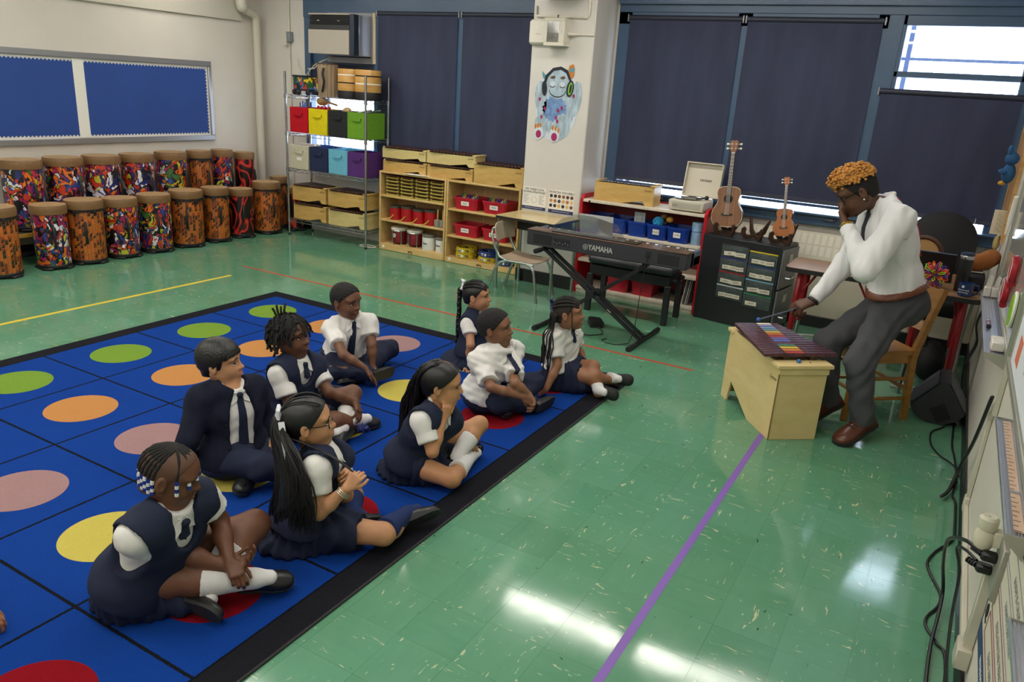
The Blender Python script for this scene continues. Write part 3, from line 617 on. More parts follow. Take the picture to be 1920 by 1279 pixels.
# ================================================================ BOOKCASES
BCW = wood('birch_ply', '#d9ba83', '#cba767', (2, 2, 10), .35, .6); BCB = wood('birch_back', '#c9a878', '#bb9762', (2, 2, 8), .5, .6); BRZ = P('bronze_latch', '#5a4a2c', .4, .7)
def bookcase(label, x0, shelves):
    t = thing('bookcase', label, 'bookcase', (x0, 2.17, 0), 0, 'birch bookcases along the window wall'); Wd, D, H = .888, .322, .87
    for xx in (0, Wd-.022): part('side_panel', MB().bb((xx, 0, .002), (xx+.022, D, H), .005), BCW, t)
    part('top_panel', MB().bb((.022, 0, H-.022), (Wd-.022, D, H), .004), BCW, t); part('back_panel', MB().bb((.022, D-.012, .07), (Wd-.022, D, H-.022)), BCB, t, None)
    for z in shelves: part('shelf', MB().bb((.022, .004, z-.022), (Wd-.022, D-.012, z), .004), BCW, t)
    part('plinth', MB().bb((.022, .002, .002), (Wd-.022, .022, .06), .003), BCW, t)
    part('latch', MB().tube([(Wd/2-.022, -.002, .02), (Wd/2-.022, -.014, .035), (Wd/2+.022, -.014, .035), (Wd/2+.022, -.002, .02)], .005, 6), BRZ, t)
    part('sticker', MB().cyl((.065, .0015, .04), (.065, .0, .04), .016, n=16), PAPER, t)
    for xx in (.28, .60): part('back_seam', MB().bb((xx-.004, D-.015, .07), (xx+.004, D-.011, H-.03)), P('seam_pale', '#d8c7a2', .6), t, None)
    return t
bookcase('birch bookcase of drums and tone bars beside the wire shelving', -.672, (.612, .345, .075)); bookcase('birch bookcase of red trays and tambourines left of the white column', .224, (.575, .295, .06))
TBG = P('tone_green', '#a9a24a', .5); MAR = P('tone_maroon', '#6b241f', .45)
for s in range(4):
    for k in range(6):
        x = -.60+s*.198; z = .6135+k*.036
        t = thing('tone_bar', 'maroon tone bar, %s in the %s stack on the top bookcase shelf' % (('bottom', 'second from bottom', 'third from bottom', 'third from top', 'second from top', 'topmost')[k], ('leftmost', 'second', 'third', 'rightmost')[s]), 'tone bar', (x, 2.20, z), rnd.uniform(-.05, .05), 'tone bars in the %s stack' % ('leftmost', 'second', 'third', 'rightmost')[s])
        part('base', MB().bb((0, 0, 0), (.165, .10, .012), .002).bb((0.005, .005, .012), (.018, .095, .022)).bb((.147, .005, .012), (.16, .095, .022)), TBG, t); part('bar', MB().bb((-.004, .012, .022), (.169, .088, .034), .003), MAR, t)
DRD = P('drum_red_shell', '#b11320', .3); GSK = P('grey_skin', '#8f8a80', .6)
for i, x in enumerate((-.51, -.35, -.19, -.032)):
    t = thing('red_drum', 'small red hand drum, %s of four on the middle bookcase shelf' % ('leftmost', 'second from left', 'third from left', 'rightmost')[i], 'drum', (x, 2.27+.01*(i % 2), .346), 0, 'small red drums on the middle shelf'); r = .072 if i % 2 == 0 else .08; h = .15+.012*(i % 2)
    part('shell', MB().lathe([(r*.92, 0), (r*.98, .01), (r*.98, h-.02)], 26), DRD, t); part('head', MB().lathe([(r*1.0, h-.022), (r*1.03, h-.015), (r*1.02, h), (.002, h+.001)], 26, cap=False), P('drum_rim_dark', '#4a443c', .6), t)
    part('tie_cord', MB().tube([(.02, -r*.98, .06), (.0, -r-.012, .03), (-.03, -r-.03, .008), (-.05, -r-.04, .006)], .006, 6), P('yellow_cord', '#c99c2f', .6), t)
for i, x in enumerate((.085, .155)):
    t = thing('cup_shaker', 'grey cup with a wooden mallet standing in it, %s on the middle bookcase shelf' % ('left one', 'right one')[i], 'cup', (x-.0, 2.225, .346), 0, 'grey cups with mallets'); 
    part('cup', MB().lathe([(.034, 0), (.036, .005), (.036, .075), (.03, .077)], 20), GSK, t); part('mallet_stick', MB().cyl((0, 0, .07), (.004, 0, .19), .009, .012, n=10), NATW, t)
for i, x in enumerate((-.47, -.255)):
    t = thing('bongo_drum', 'maroon bongo with chrome lugs and cream head, %s on the bottom bookcase shelf' % ('left one', 'right one')[i], 'drum', (x, 2.29, .076), 0, 'maroon bongos'); r = .098-.006*i; h = .185
    part('shell', MB().lathe([(r*.85, .02), (r*.9, .03), (r*.93, .15), (r*.9, .155)], 28), P('bongo_maroon', '#7a1622', .3), t); part('head', MB().lathe([(r*.96, .15), (r, .16), (r, .176), (r*.9, h), (.002, h+.001)], 28, cap=False), P('cream_head', '#d9d3c4', .5), t)
    part('hoop', MB().tube([(r*math.cos(a*.3927), r*math.sin(a*.3927), .152) for a in range(16)], .005, 6, closed=True), CHR, t)
    for k in range(6): a = k*math.pi/3+.3; part('lug', MB().tube([(r*1.02*math.cos(a), r*1.02*math.sin(a), .155), (r*1.04*math.cos(a), r*1.04*math.sin(a), .06), (r*.98*math.cos(a), r*.98*math.sin(a), .01)], .005, 6).ball((r*.98*math.cos(a), r*.98*math.sin(a), .008), .008, 8, 6), CHR, t)
    if i == 0: part('badge', MB().cyl((-.01, -r*.93-.002, .1), (-.01, -r*.93+.01, .1), .025, n=16), P('badge_grey', '#b9b6ad', .4), t)
for i, x in enumerate((-.04, .13)):
    t = thing('white_drum', 'white canister drum with grey head, %s on the bottom bookcase shelf' % ('left one', 'right one')[i], 'drum', (x-.01*i, 2.255+.0*i, .076), 0, 'white canister drums'); r = .075-.016*i; h = .17-.01*i
    part('shell', MB().lathe([(r*.97, 0), (r, .006), (r, h-.03)], 28), P('white_shell', '#e4e2de', .35), t); part('head', MB().lathe([(r*1.0, h-.03), (r*1.04, h-.024), (r*1.04, h-.004), (r, h), (.002, h)], 28, cap=False), P('olive_grey', '#6e6a5c', .5), t)
    text('script_logo', 'Remo', .028, SCRIPT, t, (0, -r-.001, h*.45), FRONT, sx=.8, bold=.0008)
TRAY = P('red_tray', '#b3122c', .3)
def tray(label, x, y, z, W, D, H, m, group, tag_text=None, rz=0., tagc=True, inner=None):
    t = thing('storage_tray', label, 'tray', (x, y, z), rz, group); k = .86; n = 4; c = .02
    def ring(w, d, zz): return [(-w/2+c, -d/2, zz), (w/2-c, -d/2, zz), (w/2, -d/2+c, zz), (w/2, d/2-c, zz), (w/2-c, d/2, zz), (-w/2+c, d/2, zz), (-w/2, d/2-c, zz), (-w/2, -d/2+c, zz)]
    rs = [ring(W*k, D*k, 0), ring(W*.97, D*.97, H-.018), ring(W, D, H-.018), ring(W, D, H), ring(W*.93, D*.93, H), ring(W*k*.95, D*k*.95, .006)]
    vs = [v for r in rs for v in r]; fs = [tuple(range(8))[::-1]]
    for i in range(5):
        for j in range(8): fs.append((i*8+j, i*8+(j+1) % 8, (i+1)*8+(j+1) % 8, (i+1)*8+j))
    fs.append(tuple(40+j for j in range(8))); mb = MB(); mb.add(vs, fs); part('body', mb, m, t, 30)
    if tagc:
        zf = H*.52; yf = -D/2*(k+(.97-k)*.55)-.002
        lb = part('label_card', MB().bb((-W*.16, yf-.002, zf-H*.17), (W*.16, yf, zf+H*.17), .0005), PAPER, t, None)
        if tag_text: text('label_text', tag_text, .022, SCRIPT, t, (0, yf-.0026, zf), FRONT, sx=.9)
    return t
for lab, x, z, tt in (('red tray of toys at the left of the upper bookcase shelf, left of the column', .44, .576, 'BELLS'), ('red tray of toys at the right of the upper bookcase shelf, nearest the column', .79, .576, 'TRAINS'), ('red tray at the left of the middle bookcase shelf, left of the column', .45, .296, 'SHAKERS'), ('red tray at the right of the middle bookcase shelf behind the school chair', .80, .296, 'CLAVES')):
    tray(lab, x, 2.325, z, .30, .26, .125, TRAY, 'red trays in the bookcase', tt)
pal = ['#3a4fa0', '#c9a03a', '#5a3a7a', '#d8d4c8', '#2f6a8a', '#3f8a4a', '#8a2a3a']
for bxx, bz in ((.44, .576), (.79, .576)):
    for i in range(9):
        c = pal[i % 7]; single('toy_shaker', MB().ball((0, 0, 0), .024, 10, 7, (1, 1, .9)).cyl((0, 0, 0), (.0, .02, .034), .008, n=8), P('toy_'+c, c, .4), 'small %s shaker in the %s red tray on the upper bookcase shelf' % (('blue', 'mustard', 'purple', 'white', 'teal', 'green', 'maroon')[i % 7], 'left' if bxx < .6 else 'right'), 'shaker', 'toys in the red trays', (bxx-.1+(i % 5)*.05, 2.27+(i//5)*.065, bz+.10+.01*(i % 3)))
def tamb(label, x, y, z, r, col, g):
    t = thing('tambourine', label, 'tambourine', (x, y, z), 0, g); m = P('tamb_'+col, col, .35)
    part('frame', MB().lathe([(r, 0), (r*1.02, .004), (r*1.02, .014), (r, .016), (r*.9, .016), (r*.9, 0), (r, 0)], 36, cap=False).lathe([(r, .04), (r*1.02, .043), (r*1.02, .054), (r, .056), (r*.9, .056), (r*.9, .04), (r, .04)], 36, cap=False), m, t)
    for k in range(8):
        a = k*math.pi/4+.2; part('rim_post', MB().box((r*.96*math.cos(a), r*.96*math.sin(a), .028), (.016, .05, .026), .002, Matrix.Rotation(a, 3, 'Z')), m, t); a += .39
        part('jingle', MB().cyl((r*.95*math.cos(a), r*.95*math.sin(a), .022), (r*.95*math.cos(a), r*.95*math.sin(a), .034), .02, n=12), CHR, t)
    part('label_card', MB().bb((-.03, -r*1.03-.001, .015), (.03, -r*1.02, .04)), PAPER, t, None); return t
tg = 'tambourines on the lowest bookcase shelf'; TYW, TBW = '#c9ae1e', '#1e3a86'
tamb('yellow tambourine at the bottom of the left stack', .42, 2.30, .0605, .11, TYW, tg); tamb('yellow tambourine on top of the left stack', .425, 2.30, .117, .11, TYW, tg); tamb('yellow tambourine under the blue one in the right stack', .70, 2.30, .0605, .105, TYW, tg); tamb('blue tambourine on top of the right stack', .705, 2.30, .117, .105, TBW, tg); tamb('blue tambourine at the right end behind the chair leg', .925, 2.30, .0605, .10, TBW, tg)
# ================================================================ AIR CONDITIONER
ac = thing('air_conditioner', 'beige and black window air conditioner above the wire shelving', 'air conditioner', (-1.37, 2.2, 2.035))
BEI = P('ac_beige', '#a8a195', .45); ACB = P('ac_black', '#1d2024', .4); ACS = P('ac_steel', '#a9aebb', .3, .5)
part('body', MB().bb((-.30, .07, .0), (.33, .30, .41), .004), ACS, ac)
part('front_panel', MB().prism([(-.02, .006), (-.018, .25), (.02, .25), (.06, .006)], -.315, .265, 'yz'), BEI, ac, 20)
part('control_strip', MB().bb((-.315, -.012, .252), (.265, .07, .302), .003), P('ac_dark', '#2c2f31', .45), ac)
part('grille_back', MB().bb((-.31, .015, .302), (.265, .07, .40), .002), ACB, ac)
part('top_trim', MB().bb((-.317, -.015, .40), (.268, .07, .416), .003), BEI, ac); part('side_trim', MB().bb((.266, -.01, .0), (.33, .07, .41), .004), P('ac_navy', '#222c3e', .4), ac)
for i in range(7): part('slat', MB().bb((-.305, -.006, .308+i*.013), (.26, .014, .313+i*.013)), ACB, ac, None)
for x in (-.19, .10): part('vent_tab', MB().bb((x, -.012, .338), (x+.03, -.005, .346)), BEI, ac, None)
b = MB().bb((.33, .262, -.07), (.365, .30, .45), .003).bb((-.30, .262, -.075), (.34, .30, -.012), .003).bb((-.30, .262, .412), (.34, .30, .45), .003)
part('mounting_frame', b, P('galvanised', '#8f9196', .4, .6), ac); part('wood_strip', MB().bb((.366, .25, -.07), (.395, .30, .45), .003), P('pale_wood_strip', '#cdb691', .6), ac)
part('power_cord', MB().tube([(-.22, .24, -.02), (-.27, .20, -.05), (-.34, .18, -.08), (-.46, .22, -.15), (-.60, .26, -.16)], .007, 8), P('cord_white', '#d8d6cf', .5), ac)
# ================================================================ COLUMN: emergency box, cut-out, posters
eb = thing('wall_access_box', 'white box with rounded corners at the top of the column, left of the windowed box', 'box', (1.29, 2.03, 2.30)); part('cover', MB().bb((-.10, -.05, -.105), (.09, 0, .105), .02), P('box_white', '#dbd6ca', .4), eb); part('status_light', MB().cyl((-.02, -.0525, .04), (-.02, -.05, .04), .004, n=10), P('white_light', '#ffffff', .4), eb, None)
text('print', 'wireless ap', .012, P('print_grey', '#777777', .6), eb, (.0, -.0508, -.015), FRONT)
eb = thing('wall_display_box', 'white wall box with a clear window at the top of the white column', 'box', (1.485, 2.03, 2.30)); CW_ = P('cabinet_white', '#d5cfc1', .4)
b = MB()
for lo, hi in (((-.10, -.12, -.115), (.10, 0, -.085)), ((-.10, -.12, .085), (.10, 0, .115)), ((-.10, -.12, -.085), (-.07, 0, .085)), ((.045, -.12, -.085), (.10, 0, .085)), ((-.07, -.02, -.085), (.045, 0, .085))): b.bb(lo, hi, .003)
part('case', b, CW_, eb); part('window', MB().bb((-.07, -.116, -.085), (.045, -.113, .085)), glass('box_window', (.75, .78, .78), .25, .08), eb, None); part('inner_shelf', MB().bb((-.068, -.10, -.01), (.043, -.03, .004)).bb((-.068, -.10, -.083), (.043, -.03, -.06)), P('shelf_pale', '#d9d4c4', .4), eb, None)
part('lock_knob', MB().cyl((.065, -.127, 0), (.065, -.12, 0), .011, n=14), CHR, eb); part('side_cable', MB().tube([(.10, -.05, -.01), (.15, -.03, -.012), (.2, -.008, -.01), (.335, -.006, -.015)], [.016, .014, .008, .007], 8), CW_, eb)
cd = thing('column_conduit', 'white conduit running around the column above the wall boxes', 'conduit', (0, 0, 0)); part('run', MB().tube([(1.235, 2.018, 2.52), (1.235, 2.018, 2.45), (1.25, 2.018, 2.435), (1.745, 2.018, 2.43), (1.76, 2.018, 2.45), (1.76, 2.018, 2.9)], .012, 10), CW_, cd); part('clip', MB().bb((1.46, 2.003, 2.42), (1.468, 2.03, 2.447)), RUB, cd, None)
# furry creature paper cut-out (generic)
mo = thing('paper_cutout', 'paper cut-out of a pale blue furry creature with headphones, taped to the white column', 'wall decoration', (1.505, 2.0295, 1.70))
FUR = P('fur_print', '#a5b8c6', .8, var=.28, vs=28, stretch=(1, 1, .35)); FURD = P('fur_shade_print', '#6f8fbd', .8, var=.3, vs=22); INK = P('ink_black', '#1c2029', .7); LIME = P('lime_print', '#7fbf3a', .7); ORG = P('orange_print', '#c47a2c', .7); TEAL = P('teal_print', '#4f95a0', .7); MAG = P('magenta_print', '#a11d5c', .7); BRN = P('brown_print', '#5e4a33', .7)
def blob(cx, cz, rx, rz, jag=.03, n=44, k=11, rot=0.):
    o = []
    for i in range(n):
        a = 2*math.pi*i/n; q = 1+jag*math.sin(k*a+1.3)*(1 if i % 2 else .4); x, z = rx*q*math.cos(a), rz*q*math.sin(a); o.append((cx+x*math.cos(rot)-z*math.sin(rot), cz+x*math.sin(rot)+z*math.cos(rot)))
    return o
def flat(name, poly, m, lay): return part(name, MB().prism(poly, -.0012*lay-.0012, -.0012*lay, 'xz'), m, mo, None)
flat('outline', blob(.0, -.01, .215, .325, .03, 60, 13), P('paper_pale_blue', '#cfd9e2', .8), 0); flat('body', blob(-.01, -.06, .185, .21, .06, 60, 17), FUR, 1); flat('chest_fur', blob(-.02, -.05, .12, .11, .10, 60, 19), FURD, 2); flat('arm', blob(-.165, .04, .062, .15, .07, rot=.12), FUR, 2); flat('arm', blob(.18, .045, .062, .155, .07, rot=-.1), FUR, 2)
flat('head', blob(.005, .175, .125, .135, .05), FUR, 3); flat('leg', blob(-.15, -.21, .06, .10, .04, rot=.25), FUR, 3); flat('leg', blob(.06, -.20, .085, .12, .04, rot=-.3), FUR, 3)
flat('foot', blob(-.165, -.265, .045, .068, .02), P('paper_pale_blue', '#cfd9e2', .8), 4); flat('foot', blob(.0, -.275, .05, .07, .02), P('paper_pale_blue', '#cfd9e2', .8), 4); flat('foot_pad', blob(-.165, -.28, .028, .035, 0), MAG, 5); flat('foot_pad', blob(.0, -.295, .03, .037, 0), MAG, 5)
for x, z in ((-.20, -.215), (-.175, -.205), (-.15, -.20), (-.02, -.215), (.01, -.22), (.04, -.235)): flat('claw', blob(x, z, .011, .022, 0, 14), ORG, 5)
for x, z in ((-.175, .03), (.165, .075), (-.115, -.05), (.055, -.035), (.02, -.06), (-.145, -.125), (.005, -.125), (.02, -.155)): flat('spot', blob(x, z, .012, .017, 0, 14), MAG, 5)
arc = [(-.15+.0, .16), (-.13, .24), (-.06, .305), (.02, .32), (.09, .29), (.135, .20), (.115, .195), (.075, .265), (.02, .292), (-.05, .28), (-.105, .225), (-.125, .16)]
flat('headband', arc, INK, 5); flat('ear_cup', blob(-.135, .125, .026, .065, 0, 24, rot=.1), INK, 6); flat('ear_cup', blob(.125, .135, .036, .072, 0, 24, rot=-.12), INK, 6); flat('cup_ring', blob(.128, .135, .020, .055, 0, 24, rot=-.12), LIME, 7); flat('cup_inner', blob(.131, .135, .011, .04, 0, 20, rot=-.12), INK, 8)
flat('ear', [(.095, .27), (.10, .33), (.14, .345), (.155, .30), (.15, .24), (.125, .215)], ORG, 4); flat('ear_stripe', [(.105, .30), (.15, .315), (.153, .285), (.11, .27)], TEAL, 5); flat('ear', [(-.125, .235), (-.17, .275), (-.16, .225), (-.145, .205)], TEAL, 4)
for x in (-.055, .045): flat('brow', blob(x, .225, .026, .012, .05, 16, rot=.15), BRN, 5); flat('eye_patch', blob(x, .16, .03, .032, 0, 20), P('eye_print', '#c5d0da', .8), 4); flat('closed_eye', [(x+.027*math.cos(a), .155+.02*math.sin(a)-.0) for a in np.linspace(math.pi, 2*math.pi, 9)]+[(x+.02*math.cos(a), .155+.012*math.sin(a)) for a in np.linspace(2*math.pi, math.pi, 9)], INK, 5)
flat('smile', [(.085*math.cos(a), .115+.062*math.sin(a)) for a in np.linspace(math.pi*1.02, 1.98*math.pi, 16)]+[(.08*math.cos(a), .117+.055*math.sin(a)) for a in np.linspace(1.98*math.pi, 1.02*math.pi, 16)], INK, 5)
NAVP = P('navy_print', '#2c3560', .7); POSTER = P('poster_white', '#e2dfd9', .7); GRY = P('grey_print', '#8b8b90', .7)
po = thing('poster', 'small white poster reading TRY THESE COOL DOWN STRATEGIES on the column', 'poster', (1.34, 2.0285, .82)); part('sheet', MB().bb((-.128, -.001, -.105), (.128, .001, .108)), POSTER, po, None)
text('heading', 'TRY THESE COOL\nDOWN STRATEGIES', .026, INK, po, (0, -.0013, .072), FRONT, bold=.0003); part('footer_band', MB().bb((-.128, -.0018, -.105), (.128, -.001, -.075)), NAVP, po, None); text('footer', 'WELCOME TO OUR MUSIC ROOM', .012, POSTER, po, (0, -.0021, -.09), FRONT)
part('diagram_ring', MB().tube([(.028*math.cos(a*.5236), -.0012, -.012+.028*math.sin(a*.5236)) for a in range(12)], .0012, 4, closed=True), GRY, po, None)
for x0 in (-.115, .05):
    for i in range(7): part('text_line', MB().bb((x0, -.0014, .03-i*.013), (x0+.06-.012*(i % 3), -.001, .034-i*.013)), GRY, po, None)
po = thing('poster', 'small white poster reading HOW DO YOU FEEL? with rows of faces on the column', 'poster', (1.63, 2.0285, .82)); part('sheet', MB().bb((-.132, -.001, -.108), (.132, .001, .11)), POSTER, po, None)
text('heading', 'HOW DO YOU FEEL?', .028, INK, po, (0, -.0013, .085), FRONT, bold=.0003, sx=.98); part('footer_band', MB().bb((-.132, -.0018, -.108), (.132, -.001, -.076)), NAVP, po, None); text('footer', 'EVERY FEELING IS OK IN OUR CLASS', .011, POSTER, po, (0, -.0021, -.092), FRONT)
fc = ['#3d2a24', '#2b2a2e', '#6a4630', '#8a5a3a', '#4a3226', '#5a3b2c', '#c08a58', '#a36b45', '#3a3a3c', '#d0a060', '#b0703f', '#e0b878', '#2e2c30', '#333333', '#d8a85a', '#2b2b2d', '#d9b06a', '#6b4a2a']
for i in range(18):
    m = P('face_'+fc[i], fc[i], .7); part('face_icon', MB().cyl((-.108+(i % 6)*.043, -.0016, .05-(i//6)*.045), (-.108+(i % 6)*.043, -.001, .05-(i//6)*.045), .0165, n=16), m, po, None)
# ================================================================ SCHOOL DESK AND CHAIR
TAN = P('tan_laminate', '#d3bd8a', .16, var=.04, vs=20); CHAIRP = P('beige_plastic', '#b3a891', .45); SEATP = P('seat_plastic', '#b39d87', .4)
sd = thing('school_desk', 'small tan topped school desk with chrome legs in front of the column', 'desk', (1.535, 1.765, 0), R_(-3))
part('top', MB().prism([(-.30, -.24), (.30, -.24), (.315, -.225), (.315, .225), (.30, .24), (-.30, .24), (-.315, .225), (-.315, -.225)], .682, .70, 'xy'), TAN, sd, None); part('edge_trim', MB().prism([(-.304, -.244), (.304, -.244), (.319, -.228), (.319, .228), (.304, .244), (-.304, .244), (-.319, .228), (-.319, -.228)], .676, .696, 'xy'), RUB, sd, None); part('book_box', MB().bb((-.20, -.04, .56), (.26, .2, .676), .004), P('box_black', '#1a1a1c', .5), sd)
for x in (-.298, .298):
    for y in (-.2, .2):
        b = MB().cyl((x, y, .02), (x, y, .68), .013, n=12)
        for k in range(9): b.cyl((x-.0142, y, .07+k*.025), (x+.0142, y, .07+k*.025), .004, n=6)
        o = part('leg', b, CHRG, sd); part('glide', MB().cyl((x, y, .0003), (x, y, .022), .017, n=12), CHR, o)
sc = thing('school_chair', 'beige plastic school chair with chrome tube legs pushed toward the tan desk', 'chair', (1.545, 1.53, 0), R_(3))
n = 8; vs = []; fs = []
for i in range(n+1):
    for j in range(n+1):
        u, v = i/n, j/n; ex = (abs(2*u-1)**6+abs(2*v-1)**6); k = 1-.06*ex; vs.append(((-.17+.36*u)*1.0, (-.185+.37*v)*k, .365-.018*math.sin(u*2.6)-.01*math.sin(v*math.pi)+.012*(1-u)**3))
for i in range(n):
    for j in range(n): a = i*(n+1)+j; fs.append((a, a+n+1, a+n+2, a+1))
k = len(vs); vs2 = [(x, y, z-.008) for x, y, z in vs]; rim = [i*(n+1) for i in range(n+1)]+[n*(n+1)+j for j in range(1, n+1)]+[i*(n+1)+n for i in range(n-1, -1, -1)]+[j for j in range(n-1, 0, -1)]
mb = MB(); mb.add(vs+vs2, fs+[tuple(i+k for i in f[::-1]) for f in fs]+[(rim[i], rim[(i+1) % len(rim)], rim[(i+1) % len(rim)]+k, rim[i]+k) for i in range(len(rim))]); part('seat', mb, SEATP, sc, 60)
vs = []; fs = []
for i in range(n+1):
    for j in range(n+1):
        u, v = i/n, j/n; ex = abs(2*u-1)**5+abs(2*v-1)**5; hw = .185*(1-.12*abs(2*v-1)**4); y = -hw+2*hw*u; vs.append((-.225-.03*v+.035*(2*u-1)**2, y, .50+.155*v*(1-.05*(2*u-1)**4)))
for i in range(n):
    for j in range(n): a = i*(n+1)+j; fs.append((a, a+n+1, a+n+2, a+1))
k = len(vs); vs2 = [(x-.009, y, z) for x, y, z in vs]
mb = MB(); mb.add(vs+vs2, fs+[tuple(i+k for i in f[::-1]) for f in fs]+[(rim[i], rim[(i+1) % len(rim)], rim[(i+1) % len(rim)]+k, rim[i]+k) for i in range(len(rim))]); part('backrest', mb, CHAIRP, sc, 60)
for sg in (-1, 1):
    y = sg*.165
    part('back_tube', MB().tube([(-.25, sg*.10, .62), (-.262, sg*.145, .60), (-.258, y, .55), (-.22, y, .45), (-.17, y, .365), (-.10, y, .340), (.1, y, .338), (.17, y, .33)], .0125, 10), CHRG, sc)
    o = part('rear_leg', MB().tube([(-.10, y, .335), (-.16, y*1.05, .315), (-.20, y*1.1, .25), (-.285, y*1.18, .01)], .0125, 10), CHRG, sc); part('foot_cap', MB().cyl((-.286, y*1.18, .0004), (-.284, y*1.18, .025), .015), CHR, o)
    o = part('front_leg', MB().tube([(.10, y, .335), (.155, y*1.02, .32), (.185, y*1.06, .27), (.23, y*1.12, .01)], .0125, 10), CHRG, sc); part('foot_cap', MB().cyl((.23, y*1.12, .0004), (.229, y*1.12, .025), .015), CHR, o)
# ================================================================ DIGITAL PIANO, STAND, BENCH, PEDAL
PBK = P('piano_black', '#33353a', .45); PGR = P('piano_grille', '#1e1f22', .7, bump=.3, bs=900); PBR = wood('piano_brown', '#5b4032', '#4a3227', (14, 2, 2), .35); WKEY = P('key_white', '#dedce2', .25); BKEY = P('key_black', '#121215', .3); PSL = P('piano_end_grey', '#5a6478', .4)
px = thing('digital_piano', 'dark digital piano with a rosewood top on an X stand, its back toward the carpet', 'keyboard', (2.585, .85, .632)); L2 = .66
part('body', MB().bb((-L2, .0, .0), (L2, .165, .118), .006).bb((-L2, .165, .0), (L2, .33, .075), .005), PBK, px); part('top_panel', MB().bb((-L2-.002, -.002, .116), (L2+.002, .15, .126), .003), PBR, px)
part('key_bed', MB().bb((-L2+.03, .15, .076), (L2-.03, .325, .088)), PBR, px, None)
for sg in (-1, 1): part('end_block', MB().bb((sg*L2-.028*(sg > 0), .10, .0), (sg*L2+.028*(sg < 0), .335, .115), .008), PSL, px)
WK = 52; kw = (2*L2-.07)/WK; bmb = MB()
for i in range(WK):
    x = -L2+.035+i*kw
    part('white_key', MB().bb((x+.0006, .17, .088), (x+kw-.0006, .322, .102), .001), WKEY, px, None) if i % 1 == 0 else None
    if (i % 7) not in (1, 4) and i < WK-1: part('black_key', MB().bb((x+kw*.72, .165, .102), (x+kw*1.28, .262, .116), .001), BKEY, px, None)
part('control_surface', MB().bb((-.46, .03, .126), (.26, .13, .134), .002), P('panel_black', '#141416', .3), px)
for x in (-.60, .44): part('speaker_grille', MB().bb((x, -.004, .022), (x+.16, .001, .095), .001), PGR, px, None)
part('jack_panel', MB().bb((-.42, -.003, .03), (-.28, .001, .085)), PGR, px, None)
for i in range(6): part('jack', MB().cyl((-.41+i*.024, -.007, .055-.01*(i % 2)), (-.41+i*.024, -.002, .055-.01*(i % 2)), .006, n=10), CHR, px)
part('power_socket', MB().bb((.345, -.003, .05), (.385, .001, .10)), PGR, px, None)
SLV = P('logo_silver', '#c4c4c2', .4, .3); text('brand_name', 'YAMAHA', .058, SLV, px, (-.02, -.0015, .056), FRONT, bold=.0017, sx=.84)
ex = MB(); ex.tube([(-.145+.02*math.cos(a*.3142), -.001, .056+.02*math.sin(a*.3142)) for a in range(20)], .002, 4, closed=True)
for k in range(3): a = k*math.pi/3+math.pi/6; ex.beam((-.145-.017*math.cos(a), -.001, .056-.017*math.sin(a)), (-.145+.017*math.cos(a), -.001, .056+.017*math.sin(a)), .004, .002)
part('emblem', ex, SLV, px)
mr = thing('music_rest', 'clear plastic music rest standing on the digital piano', 'music rest', (2.42, .94, .7605)); part('plate', MB().prism([(-.36, 0), (.31, 0), (.23, .115), (.02, .15), (-.12, .15), (-.24, .10)], 0, .004, 'xz'), glass('acrylic', (.86, .86, .86), .16, .06), mr, None)
single('sheet_music', MB().prism([(-.135, 0), (.14, 0), (.13, .165), (-.155, .16)], .010, .0125, 'xz'), P('sheet_grey', '#c2c2c4', .7, var=.06, vs=40), 'white music sheet leaning behind the clear music rest', 'sheet music', None, (2.475, .94, .7608), 0, None)
st = thing('keyboard_stand', 'black folding X keyboard stand under the digital piano', 'stand', (0, 0, 0)); SB = P('stand_black', '#1f2024', .4)
for dy in (.90, .985): part('double_arm', MB().beam((2.07, dy, .605), (2.945, dy, .03), .03, .025, .003), SB, st)
part('single_arm', MB().beam((2.915, .942, .605), (2.15, .942, .03), .03, .03, .003), SB, st); part('pivot', MB().cyl((2.51, .87, .312), (2.51, 1.02, .312), .03, n=18), SB, st)
for x, y0, y1 in ((2.07, .74, 1.19), (2.915, .74, 1.19)): part('support_arm', MB().cyl((x, y0, .612), (x, y1, .612), .017, n=12), SB, st); part('grip', MB().cyl((x, y0-.005, .612), (x, y0+.09, .612), .0195, n=12), RUB, st)
for x in (2.95, 2.15): o = part('foot_bar', MB().cyl((x, .66, .019), (x, 1.29, .019), .016, n=14), SB, st); part('end_cap', MB().cyl((x, .645, .02), (x, .72, .02), .0195, n=14).cyl((x, 1.23, .02), (x, 1.305, .02), .0195, n=14), RUB, o)
part('sticker', MB().beam((2.66, .884, .222), (2.69, .884, .202), .012, .002), PAPER, st, None)
be = thing('piano_bench', 'black padded piano bench behind the digital piano', 'bench', (2.575, 1.66, 0)); LEA = P('black_leather', '#24262a', .3, bump=.12, bs=120)
part('cushion', MB().box((0, 0, .455), (.77, .36, .085), .028), LEA, be, 60); part('apron', MB().bb((-.36, -.165, .33), (.36, .165, .413), .004), SB, be)
for x in (-.35, .35):
    for y in (-.16, .16): part('leg', MB().bb((x-.024, y-.022, .0005), (x+.024, y+.022, .335), .004), SB, be)
for y in (-.1, .1): part('knob', MB().cyl((.36, y, .375), (.40, y, .375), .017, n=14), SB, be)
sp = thing('sustain_pedal', 'black sustain pedal on the floor under the keyboard stand', 'pedal', (2.47, 1.12, 0), R_(35)); part('housing', MB().prism([(-.055, -.085), (.055, -.085), (.05, .06), (-.05, .06)], .001, .05, 'xy'), RUB, sp); part('foot_lever', MB().beam((0, .06, .022), (0, .13, .032), .05, .012, .004), PBK, sp); part('cord', MB().tube([(0, -.085, .02), (.03, -.17, .005), (.01, -.26, .005), (-.1, -.30, .005), (-.22, -.25, .005)], .004, 6), RUB, sp)
